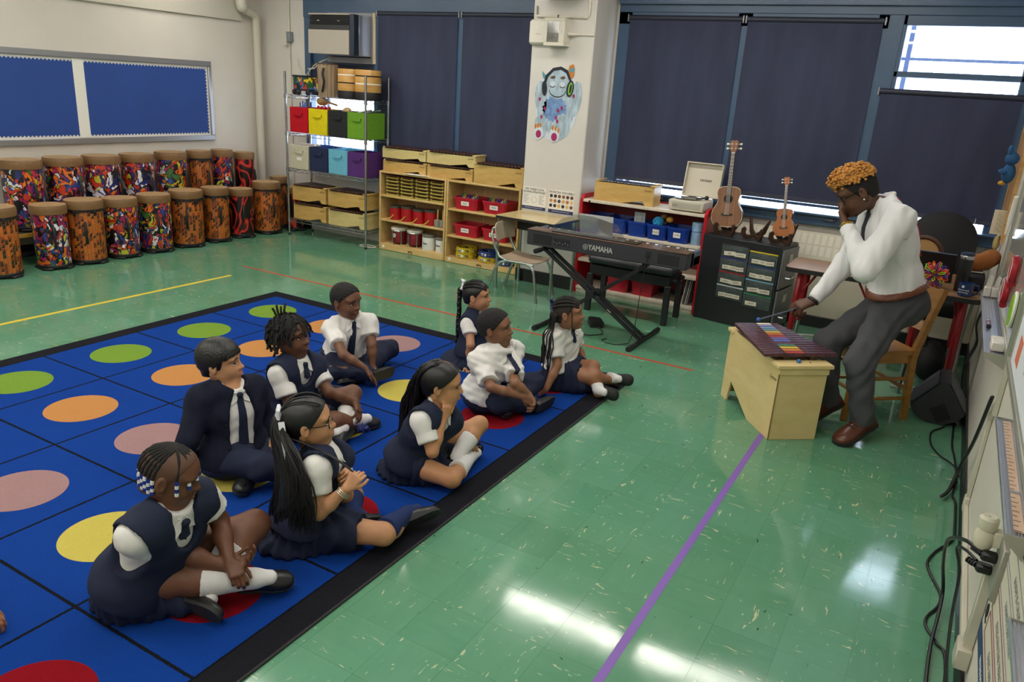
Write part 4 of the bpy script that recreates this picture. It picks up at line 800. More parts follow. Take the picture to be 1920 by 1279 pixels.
pc = thing('hanging_cord', 'thin black cord hanging from the piano to the floor', 'cord', (0, 0, 0)); part('cord', MB().tube([(2.95, .843, .70), (2.94, .83, .6), (2.93, .82, .35), (2.92, .82, .12), (2.89, .81, .012), (2.82, .74, .005), (2.74, .73, .005), (2.68, .78, .005), (2.70, .83, .005)], .0035, 6), RUB, pc)
# ================================================================ RED CUBBY SHELF
CRD = P('cubby_red', '#b5121f', .3, var=.03, vs=6); CWH = wood('whitewash_shelf', '#e0d6c6', '#d2c6b2', (8, 2, 2), .35); RDK = P('cubby_red_back', '#8a1219', .45)
cu = thing('cubby_shelf', 'open shelf unit with red sides and whitewashed shelves right of the column', 'shelf', (1.84, 2.0, 0))
for x in (0, 1.168): part('side_panel', MB().prism([(0, .001), (.375, .001), (.375, .925), (.05, .925), (0, .885)], x, x+.024, 'yz'), CRD, cu, None)
for z in (.885, .605, .33, .062): part('shelf', MB().bb((.024, .004, z-.026), (1.168, .365, z), .003), CWH, cu)
part('back_panel', MB().bb((.024, .365, .03), (1.168, .375, .9)), RDK, cu, None); part('plinth', MB().bb((.024, .02, .001), (1.168, .035, .036)), CWH, cu, None)
for k in range(2): part('kick_sticker', MB().bb((.08+k*.0, .002, .86), (.10, .004, .875)), PAPER, cu, None)
xylo('silver barred glockenspiel in a wooden box on top of the red sided shelf', 2.235, 2.14, .8865, .57, .19, .195, 0, 15, MAPLE, SILV, 'glockenspiel', None, True, True, .007, .95)
rp = thing('record_player', 'cream suitcase record player with open lid on top of the red sided shelf', 'record player', (2.825, 2.17, .8865)); CRM = P('cream_vinyl', '#cfc8b6', .5, bump=.1, bs=200)
part('case', MB().bb((-.155, -.15, .008), (.155, .15, .095), .008), CRM, rp); part('speaker_front', MB().bb((-.12, -.1525, .025), (.13, -.149, .075), .002), P('speaker_cloth', '#b5afa0', .8, bump=.4, bs=700), rp)
part('platter', MB().lathe([(.115, .096), (.118, .099), (.118, .104), (.002, .105)], 40, (-.03, .0, 0), False), P('vinyl', '#191a1c', .25), rp); part('tonearm', MB().tube([(.115, .06, .115), (.11, -.02, .118), (.06, -.07, .112)], .006, 8).ball((.115, .065, .112), .02), RUB, rp)
for x in (-.11, .11):
    for y in (-.11, .11): part('foot', MB().cyl((x, y, .0003), (x, y, .01), .014, n=12), RUB, rp)
lid = MB(); ry = R_(14); RL = Matrix.Rotation(ry, 4, 'X'); RL = Matrix.Translation((0.035, .15, .10)) @ Matrix.Rotation(-R_(12), 4, 'X'); lid.M = RL
for lo, hi in (((-.165, .0, 0), (.165, .008, .30)), ((-.165, -.045, 0), (-.155, .0, .30)), ((.155, -.045, 0), (.165, .0, .30)), ((-.155, -.045, .29), (.155, .0, .30)), ((-.155, -.045, 0), (.155, .0, .01))): lid.bb(lo, hi, .002)
part('lid', lid, CRM, rp); text('brand_name', 'CROSLEY', .026, INK, rp, tuple(RL @ Vector((.02, -.001, .15))), (R_(90)-R_(12), 0, 0), bold=.0006); text('front_badge', 'crosley', .016, INK, rp, (-.095, -.1532, .05), FRONT)
BTR = P('blue_tray', '#163a92', .3)
for i, (x, y, w_) in enumerate(((1.985, 2.18, .20), (2.195, 2.175, .20), (2.40, 2.14, .19), (2.59, 2.13, .19), (2.785, 2.125, .20))):
    tray('blue tray, %s in the row on the red sided shelf' % ('leftmost', 'second from left', 'middle one', 'labelled one holding a blue yarn ball,', 'rightmost, labelled,')[i], x, y, .606, w_, .25 if i > 1 else .28, .135, BTR, 'blue trays on the red sided shelf', 'MALLETS' if i == 3 else 'CUPS', tagc=i > 2)
ln = MB(); rr = random.Random(5)
for k in range(16):
    ax = Vector((rr.uniform(-1, 1), rr.uniform(-1, 1), rr.uniform(-1, 1))).normalized(); a = ax.orthogonal().normalized(); c = ax.cross(a); ln.tube([(a*math.cos(t*.42)+c*math.sin(t*.42))*.044 for t in range(15)], .006, 5, closed=True)
single('yarn_ball', ln.ball((0, 0, 0), .041), P('yarn_blue', '#2fa3d8', .7), 'bright blue yarn ball on top of the fourth blue tray', 'yarn', None, (2.575, 2.09, .755)); single('yarn_mallet', MB().ball((0, 0, 0), .028, 12, 8, (1.2, 1, 1)).cyl((0.0, .02, 0), (-.08, .10, -.06), .006), P('mustard_yarn', '#c4922c', .7), 'mustard yellow mallet head beside the blue yarn ball', 'mallet', None, (2.672, 2.115, .785))
single('yarn_mallet', MB().ball((0, 0, 0), .026, 12, 8, (1.2, 1, 1)).cyl((0.0, .02, 0), (-.02, .09, -.06), .006), P('tan_yarn', '#9a7a4a', .7), 'tan mallet head behind the blue yarn ball', 'mallet', None, (2.60, 2.165, .80)); single('picture_card', MB().bb((-.05, -.004, 0), (.05, .004, .20)), P('card_grey', '#aeb2b8', .6, var=.3, vs=30), 'grey picture card standing in the middle blue tray', 'card', None, (2.385, 2.13, .6135), R_(6))
tb = thing('blue_canister', 'light blue canister at the right end of the red sided shelf', 'canister', (2.935, 2.10, .606)); part('body', MB().lathe([(.047, 0), (.05, .004), (.05, .19), (.048, .193), (.002, .193)], 28, cap=False), P('canister_blue', '#8fb3d6', .4, var=.15, vs=60), tb); part('band', MB().lathe([(.0502, .11), (.0506, .112), (.0506, .118), (.0502, .12)], 28, cap=False), P('canister_band', '#5d7fa8', .5), tb)
for lab, x in (('red tray at lower left inside the red sided shelf, behind the piano bench', 2.26), ('red tray at lower right inside the red sided shelf, behind the piano bench', 2.50)): tray(lab, x, 2.18, .063, .215, .26, .13, TRAY, 'red trays behind the bench', 'RHYTHM', tagc=False)
for i, c in enumerate(('#d8d4cc', '#5c6672', '#c9c3b4', '#8a8f98')): single('record_sleeve', MB().box((0, 0, .114), (.008, .31, .225), .001, Matrix.Rotation(R_(7), 3, 'Y')), P('sleeve_'+c, c, .5), 'record sleeve leaning at the right end of the lowest red sided shelf', 'record', 'leaning record sleeves', (2.91+i*.016, 2.19, .0665))
# ================================================================ FILE CABINET, POCKETS, UKULELES
BKC = P('cabinet_black', '#1c1e22', .38); DRW = P('drawer_grey', '#77787c', .35, .3)
fc_ = thing('file_cabinet', 'black two drawer file cabinet with clear name tag pockets on its side', 'cabinet', (3.035, 1.955, 0), R_(-9.6)); FW, FD, FH = .705, .36, .735
part('body', MB().bb((0, 0, .001), (FW-.016, FD, FH), .005), BKC, fc_)
for z0, z1 in ((.05, .37), (.385, .71)):
    o = part('drawer', MB().bb((FW-.017, .012, z0), (FW, FD-.012, z1), .004), DRW, fc_); part('label_holder', MB().bb((FW, FD/2-.045, z1-.11), (FW+.004, FD/2+.045, z1-.05)).bb((FW+.004, FD/2-.035, z1-.10), (FW+.005, FD/2+.035, z1-.06)), CHR, o); part('pull', MB().tube([(FW, FD/2-.05, z0+.08), (FW+.03, FD/2-.045, z0+.08), (FW+.03, FD/2+.045, z0+.08), (FW, FD/2+.05, z0+.08)], .008, 8), CHR, o)
part('lock', MB().cyl((FW, FD-.05, .60), (FW+.012, FD-.05, .60), .012, n=14), CHR, fc_)
POC = NT('clear_pocket'); POC.b.inputs['Base Color'].default_value = (.05, .065, .065, 1); POC.b.inputs['Roughness'].default_value = .12; _n = POC.n('TexNoise', {'Vector': POC.coord('Object'), 'Scale': 38., 'Detail': 3., 'Distortion': 2.}); POC.bump(_n, .5, .01); TAGM = P('paper_tag', '#d6cfbd', .7)
names = [['DEE', 'SHOWA'], ['LETO', 'NASIR', 'MOHAM'], ['Sant Rios', 'DEAN'], ['Rocker', 'BOWIE', 'CHAP'], ['Pia Lada', 'KID', 'ROSAN'], ['Alisander', 'ARI', 'PAULE'], ['CLEMENZA', 'ANDREA'], ['DELIA']]
strip = ['#16181b', '#3b3580', '#a3202c', '#cfd3d6', '#c9b71e', '#1f3f7c', '#7fb0cf', '#2f8f5c']
for c in range(2):
    for r in range(4):
        k = c*4+r; x0 = .185+c*.245; x1 = x0+.237; zt = .685-c*.025-r*.118; zb_ = zt-.108
        nv = 7; vs = []; fs = []
        for i in range(nv+1):
            for j in range(5): vs.append((x0+(x1-x0)*i/nv, -.006-.010*math.sin(math.pi*i/nv)*math.sin(math.pi*(j+.3)/4.6), zb_+(zt-zb_)*j/4))
        for i in range(nv):
            for j in range(4): a = i*5+j; fs.append((a, a+5, a+6, a+1))
        q = len(vs); vs += [(x, -.002, z) for x, y, z in vs]; fs += [tuple(i+q for i in f[::-1]) for f in fs]; mb = MB(); mb.add(vs, fs)
        o = part('pocket', mb, POC.m, fc_, 70); part('zip_strip', MB().bb((x0, -.009, zt-.002), (x1, -.002, zt+.008), .001), P('zip_'+strip[k], strip[k], .4), o)
        nn = names[k]; w_ = (x1-x0-.05)/max(2, len(nn))
        for i, s_ in enumerate(nn):
            cx = x0+.03+w_*(i+.5); ro = .06*((i+k) % 3-1)-.04; tb_ = part('name_tag', MB().box((cx, -.0165-.0006*i, zb_+.036), (w_*1.04, .0008, .034), 0, Matrix.Rotation(ro, 3, 'Y')), TAGM, o, None); text('writing', s_, .018, INK, o, (cx, -.0172-.0006*i, zb_+.036), (R_(90), ro, 0), sx=min(1, .085/(.011*len(s_)+.02)))
UKB = wood('mahogany_striped', '#94663f', '#6d432a', (24, 3, 1.2), .35, .8); UKO = wood('orange_wood', '#b0692c', '#9a5521', (10, 3, 1.5), .3, .8); UKS = P('uke_side', '#4a2a1c', .3); FRB = P('fretboard', '#2b2320', .5); BIND = P('binding_cream', '#d9c8a6', .5); STW = wood('stand_wood', '#4a3526', '#34241a', (8, 8, 3), .4)
def uke(label, x, y, z, H, mtop, mhead, tilt, lean, rz, bind):
    t = thing('ukulele', label, 'ukulele', (x, y, z), 0, 'ukuleles on the file cabinet'); t.rotation_euler = (tilt, lean, rz); s = H
    half = [(0, 0), (.12, .012), (.165, .06), (.18, .125), (.168, .19), (.132, .255), (.118, .30), (.125, .35), (.135, .39), (.122, .44), (.08, .462), (.03, .467), (0, .467)]
    # Catmull-Rom smoothing of the half outline
    def cr(P_, m=5):
        o = []
        for i in range(len(P_)-1):
            p0, p1, p2, p3 = P_[max(i-1, 0)], P_[i], P_[i+1], P_[min(i+2, len(P_)-1)]
            for k in range(m):
                u = k/m; o.append(tuple(.5*((2*p1[c])+(-p0[c]+p2[c])*u+(2*p0[c]-5*p1[c]+4*p2[c]-p3[c])*u*u+(-p0[c]+3*p1[c]-3*p2[c]+p3[c])*u**3) for c in (0, 1)))
        return o+[P_[-1]]
    h = [(max(0, a), b) for a, b in cr(half)]; out = [(a*s, b*s) for a, b in h]+[(-a*s, b*s) for a, b in h[-2:0:-1]]
    part('body', MB().prism(out, .0, .085*s, 'xz'), UKS if not bind else UKS, t, 30); ins = [(a*.985, .003*s+b*.988) for a, b in out]; part('soundboard', MB().prism(ins, -.004*s, .0, 'xz'), mtop, t, None)
    if bind: part('edge_binding', MB().tube([(a, -.001, b) for a, b in out], .004*s, 5, closed=True), BIND, t)
    part('sound_hole', MB().cyl((0, -.0052*s, .325*s), (0, -.0035*s, .325*s), .047*s, n=24), P('hole_dark', '#17100c', .8), t, None); part('rosette', MB().tube([(.052*s*math.cos(a*.2618), -.0045*s, .325*s+.052*s*math.sin(a*.2618)) for a in range(24)], .003*s, 4, closed=True), FRB, t)
    part('bridge', MB().bb((-.065*s, -.016*s, .135*s), (.065*s, -.004*s, .158*s), .002), FRB, t); part('saddle', MB().bb((-.035*s, -.020*s, .146*s), (.035*s, -.016*s, .150*s)), BIND, t, None)
    part('neck', MB().prism([(-.022*s, .455*s), (.022*s, .455*s), (.019*s, .85*s), (-.019*s, .85*s)], .0, .03*s, 'xz'), mhead, t, 30); fb = part('fretboard', MB().prism([(-.026*s, .37*s), (.026*s, .37*s), (.021*s, .85*s), (-.021*s, .85*s)], -.011*s, 0.0, 'xz'), FRB, t, None)
    for k in range(14): zz = (.85-.48*(1-.9439**(k+1))/(1-.9439**15))*s; part('fret', MB().bb((-.023*s, -.0125*s, zz), (.023*s, -.011*s, zz+.003*s)), CHR, fb, None)
    part('nut', MB().bb((-.021*s, -.015*s, .85*s), (.021*s, 0, .858*s)), PAPER, t, None)
    hd = [(-.02, .858), (.02, .858), (.045, .90), (.048, .985), (.02, 1.0), (0, .99), (-.02, 1.0), (-.048, .985), (-.045, .90)]; part('headstock', MB().prism([(a*s, b*s) for a, b in hd], -.004*s, .022*s, 'xz'), mhead, t, 20)
    for sg in (-1, 1):
        for zz in (.905, .955): part('tuning_peg', MB().cyl((sg*.045*s, .01*s, zz*s), (sg*.07*s, .01*s, zz*s), .005*s, n=8).ball((sg*.078*s, .01*s, zz*s), .014*s, 10, 7, (1, .6, 1)).cyl((sg*.022*s, -.01*s, zz*s), (sg*.022*s, .0, zz*s), .007*s, n=8), P('peg_white', '#e2ded4', .3), t)
    for k in range(4): xx = (-.015+.01*k)*s; part('string', MB().tube([(xx*1.3, -.018*s, .152*s), (xx, -.016*s, .86*s)], .0012, 4), P('string_white', '#dcd8cf', .4), t, None)
    return t
def ukestand(label, x, y, z, rz=0.):
    t = thing('ukulele_stand', label, 'stand', (x, y, z), rz, 'wooden ukulele stands on the file cabinet')
    pl = lambda sg: [(sg*a, b) for a, b in ((-.115, .16), (-.105, .168), (-.05, .075), (.02, .035), (.07, .03), (.085, .055), (.08, .085), (.095, .10), (.118, .085), (.12, .04), (.095, .004), (.05, -.0), (.0, .012), (-.05, .02), (-.085, .05))]
    part('cross_piece', MB(Matrix.Rotation(R_(40), 4, 'Z')).prism(pl(1), -.009, .009, 'xz'), STW, t, None); part('cross_piece', MB(Matrix.Rotation(R_(-40), 4, 'Z')).prism(pl(-1), -.009, .009, 'xz'), STW, t, None)
    for sx in (-1, 1): part('foot_pad', MB().cyl((sx*.05, -.03*sx*0, .0002), (sx*.05, 0, .014), .012, n=10), RUB, t)
    return t
TZ = .7355
uke('large striped mahogany ukulele with cream edge on the file cabinet', 3.185, 2.045, TZ+.067, .72, UKB, UKB, R_(-9), R_(-4.5), 0, True); uke('small orange ukulele at the right end of the file cabinet', 3.675, 1.975, TZ+.067, .475, UKO, UKO, R_(-9), R_(-7), 0, False)
ukestand('wooden ukulele stand holding the large striped ukulele', 3.19, 2.085, TZ, R_(176)); ukestand('empty wooden ukulele stand between the two ukuleles', 3.44, 2.045, TZ, R_(171)); ukestand('wooden ukulele stand holding the small orange ukulele', 3.67, 2.01, TZ, R_(176))
# ================================================================ RIGHT SIDE: tables, chair, bass xylophone, amp
BROWNT = wood('table_walnut', '#a98462', '#94704f', (3, 12, 3), .25, .7); REDL = P('leg_red', '#8f0f1e', .3); BCH = P('bag_black', '#1b1b1f', .7)
def table(label, x, y, W, D, zt, legs, rz=0.):
    t = thing('activity_table', label, 'table', (x, y, 0), rz, None); o = []; rc_ = .05
    for cx, cy, a0 in ((W/2-rc_, D/2-rc_, 0), (-W/2+rc_, D/2-rc_, 90), (-W/2+rc_, -D/2+rc_, 180), (W/2-rc_, -D/2+rc_, 270)):
        for k in range(6): a = R_(a0+k*18); o.append((cx+rc_*math.cos(a), cy+rc_*math.sin(a)))
    part('edge_band', MB().prism([(a*1.005, b*1.005) for a, b in o], zt-.034, zt-.003, 'xy'), RUB, t, 20); part('top', MB().prism([(a*.992, b*.992) for a, b in o], zt-.03, zt, 'xy'), BROWNT, t, 20)
    for (lx, ly) in legs:
        g = part('leg', MB().beam((lx, ly, zt-.034), (lx*1.04, ly*1.04, .22), .045, .045, .012), REDL, t); part('leg_extension', MB().cyl((lx*1.04, ly*1.04, .22), (lx*1.07, ly*1.07, .001), .015, n=12), CHR, g)
        part('brace', MB().cyl((lx*1.02, ly*1.02, .47), (lx*.55, ly*.85, zt-.034), .008, n=8), REDL, t)
    return t
table('walnut topped activity table with red legs beside the file cabinet', 4.20, 1.50, .70, .46, .70, [(-.24, -.15), (.26, -.15), (-.24, .17), (.26, .17)])
table('walnut topped table with red legs and clutter along the whiteboard wall', 4.88, 1.36, .42, .80, .74, [(.125, -.31), (-.12, -.27), (.125, .31), (-.12, .31)])
OAK = wood('oak', '#b5813f', '#9a6a2e', (4, 4, 14), .3, .7)
wc = thing('wooden_chair', 'oak classroom chair behind the standing man', 'chair', (4.535, .58, 0), R_(-49))   # local -y is the front
part('seat', MB().prism([(-.20, -.19), (-.17, -.215), (.17, -.215), (.20, -.19), (.195, .20), (-.195, .20)], .425, .455, 'xy'), OAK, wc, 30); part('seat_apron', MB().bb((-.175, -.19, .37), (.175, -.172, .425)).bb((-.185, -.17, .37), (-.168, .17, .425)).bb((.168, -.17, .37), (.185, .17, .425)).bb((-.168, .155, .37), (.168, .172, .425)), OAK, wc, None)
for sx in (-1, 1):
    part('front_leg', MB().beam((sx*.175, -.18, .425), (sx*.185, -.20, .001), .035, .035, .004), OAK, wc); part('rear_post', MB().prism([(.20, .001), (.235, .001), (.205, .40), (.215, .47), (.31, .83), (.275, .84), (.175, .47), (.165, .40)], sx*.185-.016, sx*.185+.016, 'yz'), OAK, wc, None)
    for z in (.14, .27): part('side_rung', MB().beam((sx*.18, -.18, z), (sx*.185, .19, z), .02, .02, .004), OAK, wc)
part('rear_rung', MB().beam((-.18, .195, .20), (.18, .195, .20), .02, .02, .004), OAK, wc); part('front_rung', MB().beam((-.18, -.19, .20), (.18, -.19, .20), .02, .02, .004), OAK, wc)
for z0, z1, y0 in ((.72, .82, .275), (.57, .62, .235)): part('back_slat', MB().prism([(y0-.012, z0), (y0+.012, z0), (y0+.037, z1), (y0+.013, z1)], -.17, .17, 'yz'), OAK, wc, None)
bxy = thing('bass_xylophone', 'tall pale wooden bass xylophone with coloured note stickers in front of the standing man', 'xylophone', (0, 0, 0)); ux, uy = -.6217, .7832; vx, vy = .7480, .6637
A0 = Vector((4.178, -.282, 0)); bxy.location = A0; bxy.rotation_euler = (0, 0, math.atan2(uy, ux))     # local x: along bars row toward window; local -y: away... (right end face at x=0)
LL, DD, HH = .668, .288, .455
# local y axis = rotate x by +90 => (-uy, ux) = (-.78,-.62): away from man; so man's side is -y
pf = [(0, .001), (.28, .001), (.555, .14), (.585, .001), (LL, .001), (LL, HH), (0, HH)]
MPL = wood('box_maple', '#e2cb95', '#d6bd82', (2, 2, 5), .4, .6); MED = P('ply_edge', '#8f7448', .6)
part('side_panel', MB().prism(pf, -.012, 0., 'xz'), MPL, bxy, None); part('side_panel', MB().prism(pf, -DD, -DD+.012, 'xz'), MPL, bxy, None); part('end_panel', MB().bb((0, -DD+.012, .001), (.012, -.012, HH), .001), MPL, bxy, None); part('end_panel', MB().bb((LL-.012, -DD+.012, .03), (LL, -.012, HH), .001), MPL, bxy, None)
part('inner_floor', MB().bb((.012, -DD+.012, .17), (LL-.012, -.012, .18)), MPL, bxy, None); part('edge_strip', MB().bb((-.002, -.004, .001), (.002, .003, HH-.01)), MED, bxy, None)
part('end_trim', MB().bb((-.012, -DD-.004, HH-.055), (0.002, .004, HH-.02), .002), MPL, bxy); part('end_cap', MB().bb((-.022, -DD-.022, HH-.018), (.075, .022, HH+.004), .003), MPL, bxy); part('far_cap', MB().bb((LL-.06, -DD-.01, HH-.018), (LL+.02, .01, HH+.004), .003), MPL, bxy)
part('peg', MB().ball((.03, -.12, HH+.012), .013, 12, 8), P('peg_blue', '#2e6fa8', .4), bxy); part('peg', MB().cyl((.03, -.19, HH+.003), (.03, -.19, HH+.007), .005, n=8), MED, bxy)
cols = [None, '#b23a2e', '#cf7a2c', '#d3bd2c', '#3f7f62', None, '#5f6fc0', '#6a63ad', '#b2403a', '#c9732f', '#d8b75a', '#5b93a0', '#7fa0c0', '#7a86c4', '#e3d8c2']
BARM = wood('purple_bar', '#5a343f', '#3f232c', (3, 14, 3), .22)
for i in range(14):
    q = i/13; xc = .082+i*.0415; ln_ = .44-.15*q; b = MB().box((xc, -DD/2-.004, HH+.036), (.036, ln_, .022), .003); o = part('bar', b, BARM, bxy)
    if cols[i+1]: part('note_sticker', MB().box((xc, -DD/2+(.03-.006*i), HH+.0474), (.030, .11-.02*q, .0008)), P('note_'+cols[i+1], cols[i+1], .4), o, None)
part('rest_rails', MB().bb((.075, -DD+.05, HH), (LL-.03, -DD+.075, HH+.024)).bb((.075, -.075, HH), (LL-.03, -.05, HH+.024)), P('rail_dark', '#4a3a2a', .7), bxy, None)
text('script_logo', 'Lyons', .032, SCRIPT, bxy, (.06, .0008, .36), (R_(90), 0, R_(180)), shear=.5)
am = thing('keyboard_amplifier', 'black wedge keyboard amplifier tipped back on the floor by the whiteboard wall', 'amplifier', (0, 0, 0)); AMB = P('amp_black', '#2a2b31', .6, bump=.25, bs=260); AMG = P('amp_grille', '#323647', .5, bump=.4, bs=800)
poly = [(4.842, .09), (4.975, .262), (5.025, .268), (5.143, .095), (5.105, .045), (5.035, .003), (4.945, .003), (4.87, .04)]
part('cabinet', MB().prism(poly, .62, .93, 'xz'), AMB, am, None); top = [(4.838, .095), (4.972, .268), (5.02, .274), (5.03, .27)]
part('grille', MB().prism([(4.845, .10), (4.970, .262), (4.964, .267), (4.838, .106)], .635, .915, 'xz'), AMG, am, None); part('top_panel', MB().prism([(5.03, .268), (5.138, .105), (5.145, .11), (5.037, .273)], .64, .91, 'xz'), P('amp_panel', '#55575f', .5), am, None)
part('handle_recess', MB().prism([(4.95, .09), (5.02, .145), (5.075, .06), (5.005, .01)], .616, .6205, 'xz'), P('recess_black', '#101013', .7), am, None)
for c in ((4.915, .1), (5.05, .175)): part('screw_cap', MB().cyl((c[0], .615, c[1]), (c[0], .62, c[1]), .012, n=16), AMB, am)
part('corner_trim', MB().prism([(4.975, .262), (5.025, .268), (5.028, .276), (4.972, .270)], .62, .93, 'xz'), AMB, am, None)
# cables on the floor
def cable(label, pts, r, m, g=None):
    P_ = [Vector(p) for p in pts]; o = []
    for i in range(len(P_)-1):
        p0, p1, p2, p3 = P_[max(i-1, 0)], P_[i], P_[i+1], P_[min(i+2, len(P_)-1)]
        for k in range(6): u = k/6; o.append(.5*((2*p1)+(-p0+p2)*u+(2*p0-5*p1+4*p2-p3)*u*u+(-p0+3*p1-3*p2+p3)*u**3))
    return single('cable', MB().tube(o+[P_[-1]], r, 7), m, label, 'cable', g)
CBL = P('cable_black', '#17171a', .4); CBG = P('cable_grey', '#8f8f88', .5)
cable('long black cable winding along the foot of the whiteboard wall', [(5.09, .66, .03), (5.10, .64, .006), (5.098, .315, .006), (5.112, .16, .006), (5.125, -.05, .006), (5.125, -.19, .006), (5.115, -.38, .006), (5.128, -.46, .006), (5.13, -.72, .006), (5.128, -.83, .006), (5.11, -.90, .006), (5.06, -1.02, .006), (5.035, -1.125, .006), (5.045, -1.21, .006), (5.085, -1.333, .006), (5.093, -1.39, .006), (5.082, -1.46, .006), (5.05, -1.55, .006), (5.052, -1.62, .006), (5.09, -1.70, .006), (5.12, -1.79, .006), (5.125, -2.3, .006)], .0055, CBL)
cable('black cable looping out from under the amplifier', [(5.05, .60, .02), (5.04, .57, .007), (4.985, .444, .007), (4.992, .244, .007), (5.04, .111, .007), (5.085, .03, .016), (5.11, -.03, .023), (5.13, -.09, .023), (5.137, -.15, .018)], .0045, CBL)
cable('flat black cord slanting down the whiteboard wall and bent on the floor', [(5.128, -.82, .69), (5.126, -.80, .66), (5.124, -.60, .40), (5.115, -.36, .16), (5.09, -.42, .045), (5.062, -.465, .022), (5.085, -.40, .022), (5.125, -.24, .026)], .008, CBL)
cable('black power cord hanging from the upper socket to the floor', [(5.098, -2.06, .585), (5.06, -2.0, .585), (5.03, -1.80, .47), (5.055, -1.55, .25), (5.09, -1.42, .06), (5.085, -1.55, .022), (5.07, -1.73, .02), (5.065, -1.95, .009), (5.07, -2.4, .008)], .0065, CBL)
cable('short black power cord drooping from the lower socket behind the raceway', [(5.10, -2.0, .53), (5.07, -1.93, .52), (5.055, -1.86, .48), (5.08, -1.86, .40), (5.085, -1.90, .30), (5.09, -1.96, .22), (5.10, -2.1, .12)], .005, CBL)
for k in range(3): dy = .034*k; cable('grey cable hanging in the bundle behind the walnut table leg, %s' % ('nearest the leg', 'middle one', 'farthest from the leg')[k], [(5.06, 1.12+dy, .69), (5.045, 1.13+dy, .45), (5.05, 1.12+dy, .20), (5.03, 1.12+dy, .05), (4.97, 1.13+dy, .012), (4.82+.03*k, 1.135+dy, .012), (4.70+.03*k, 1.16+dy*1.6, .012)], .008, CBG, 'grey cables under the table')
for k in range(3): dy = .032*k; cable('black cable tangled below the table by the whiteboard wall', [(5.125, 1.0+dy, .72), (5.10, .98+dy, .58), (5.13, 1.04+dy, .44), (5.095, 1.02+dy, .28), (5.12, 1.06+dy, .08), (5.115-.02*k, 1.12+dy, .012), (5.12-.025*k, 1.36, .012)], .006, CBL, 'black cables under the table')
cable('white cord on the floor under the radiator cover beside the red table leg', [(3.80, 1.98, .01), (3.95, 2.03, .007), (4.1, 2.12, .007), (4.25, 2.20, .007), (4.4, 2.22, .007), (4.6, 2.27, .007)], .007, P('cord_white', '#d8d6cf', .5))
b = thing('power_adapter', 'small white adapter box on the floor beside the file cabinet', 'adapter', (3.80, 1.93, 0), R_(20)); part('body', MB().box((0, 0, .03), (.05, .035, .058), .006), P('box_white', '#dbd6ca', .4), b); part('prong_cord', MB().tube([(.02, 0, .03), (.05, .01, .02), (.09, .03, .007)], .004, 6), P('cord_white', '#d8d6cf', .5), b)
bag = thing('black_bag', 'black bag slumped on the floor under the walnut table', 'bag', (4.90, 1.50, 0)); part('body', MB().ball((0, 0, .15), .145, 20, 14, (.7, .95, 1.03)), BCH, bag); part('strap', MB().tube([(-.05, -.06, .26), (-.07, 0, .36), (-.04, .06, .27)], .012, 8), BCH, bag)
oc = thing('office_chair', 'black fabric office chair behind the cluttered table', 'chair', (4.80, 2.13, 0)); OF = P('office_fabric', '#222327', .85, bump=.3, bs=500)
nb = 14; vs = []; fs = []
for i in range(nb+1):
    for j in range(nb+1):
        u, v = 2*i/nb-1, 2*j/nb-1; lx = u*math.sqrt(max(0, 1-.5*v*v*abs(v)))*.235; lz = v*math.sqrt(max(0, 1-.42*u*u))*.27; vs.append((lx, .10*u*u*.5-.04*(1-v*v)+.06*v*.3, .855+lz))
for i in range(nb):
    for j in range(nb): a = i*(nb+1)+j; fs.append((a, a+nb+1, a+nb+2, a+1))
k = len(vs); vs2 = [(x, y+.05, z) for x, y, z in vs]; rim = [i*(nb+1) for i in range(nb+1)]+[nb*(nb+1)+j for j in range(1, nb+1)]+[i*(nb+1)+nb for i in range(nb-1, -1, -1)]+[j for j in range(nb-1, 0, -1)]
mb = MB(); mb.add(vs+vs2, fs+[tuple(i+k for i in f[::-1]) for f in fs]+[(rim[i], rim[(i+1) % len(rim)], rim[(i+1) % len(rim)]+k, rim[i]+k) for i in range(len(rim))]); part('backrest', mb, OF, oc, 50)
part('seat', MB().box((0, -.20, .46), (.46, .40, .09), .035), OF, oc, 50); part('back_support', MB().beam((0, .05, .42), (0, .08, .75), .06, .02), RUB, oc); part('gas_column', MB().cyl((0, -.2, .1), (0, -.2, .42), .028), RUB, oc)
for k in range(5): a = k*1.2566; g = part('base_arm', MB().beam((0, -.2, .1), (.2*math.cos(a), -.2+.2*math.sin(a), .06), .04, .025), RUB, oc); part('caster', MB().cyl((.19*math.cos(a)-.01, -.2+.19*math.sin(a), .028), (.19*math.cos(a)+.01, -.2+.19*math.sin(a), .028), .027, n=14), RUB, g)
for sg in (-1, 1): part('armrest', MB().bb((sg*.25-.03, -.28, .60), (sg*.25+.03, -.08, .63), .01).bb((sg*.25-.015, -.20, .44), (sg*.25+.015, -.16, .60), .004), RUB, oc)
fd = thing('hand_drum', 'round brown wooden frame drum propped behind the standing man', 'drum', (4.70, 1.62, .7405)); part('frame', MB().tube([(.115*math.cos(a*.2618), 0, .135+.115*math.sin(a*.2618)) for a in range(24)], .018, 8, closed=True), DKW, fd); part('drumhead', MB().cyl((0, -.012, .135), (0, .012, .135), .112, n=28), P('drumhead_tan', '#b48a58', .5), fd)
lp = thing('laptop', 'black laptop standing open on the cluttered table', 'laptop', (4.79, 1.38, .7405)); part('base', MB().bb((-.14, .0, 0), (.12, .2, .016), .003), RUB, lp); part('screen_lid', MB(Matrix.Rotation(R_(8), 4, 'X')).bb((-.14, -.008, .016), (.12, .0, .20), .003), P('laptop_black', '#141518', .3), lp); part('lid_edge', MB(Matrix.Rotation(R_(8), 4, 'X')).bb((-.14, -.0085, .198), (.12, .0005, .203)), P('lid_edge', '#5a6b8c', .3), lp)
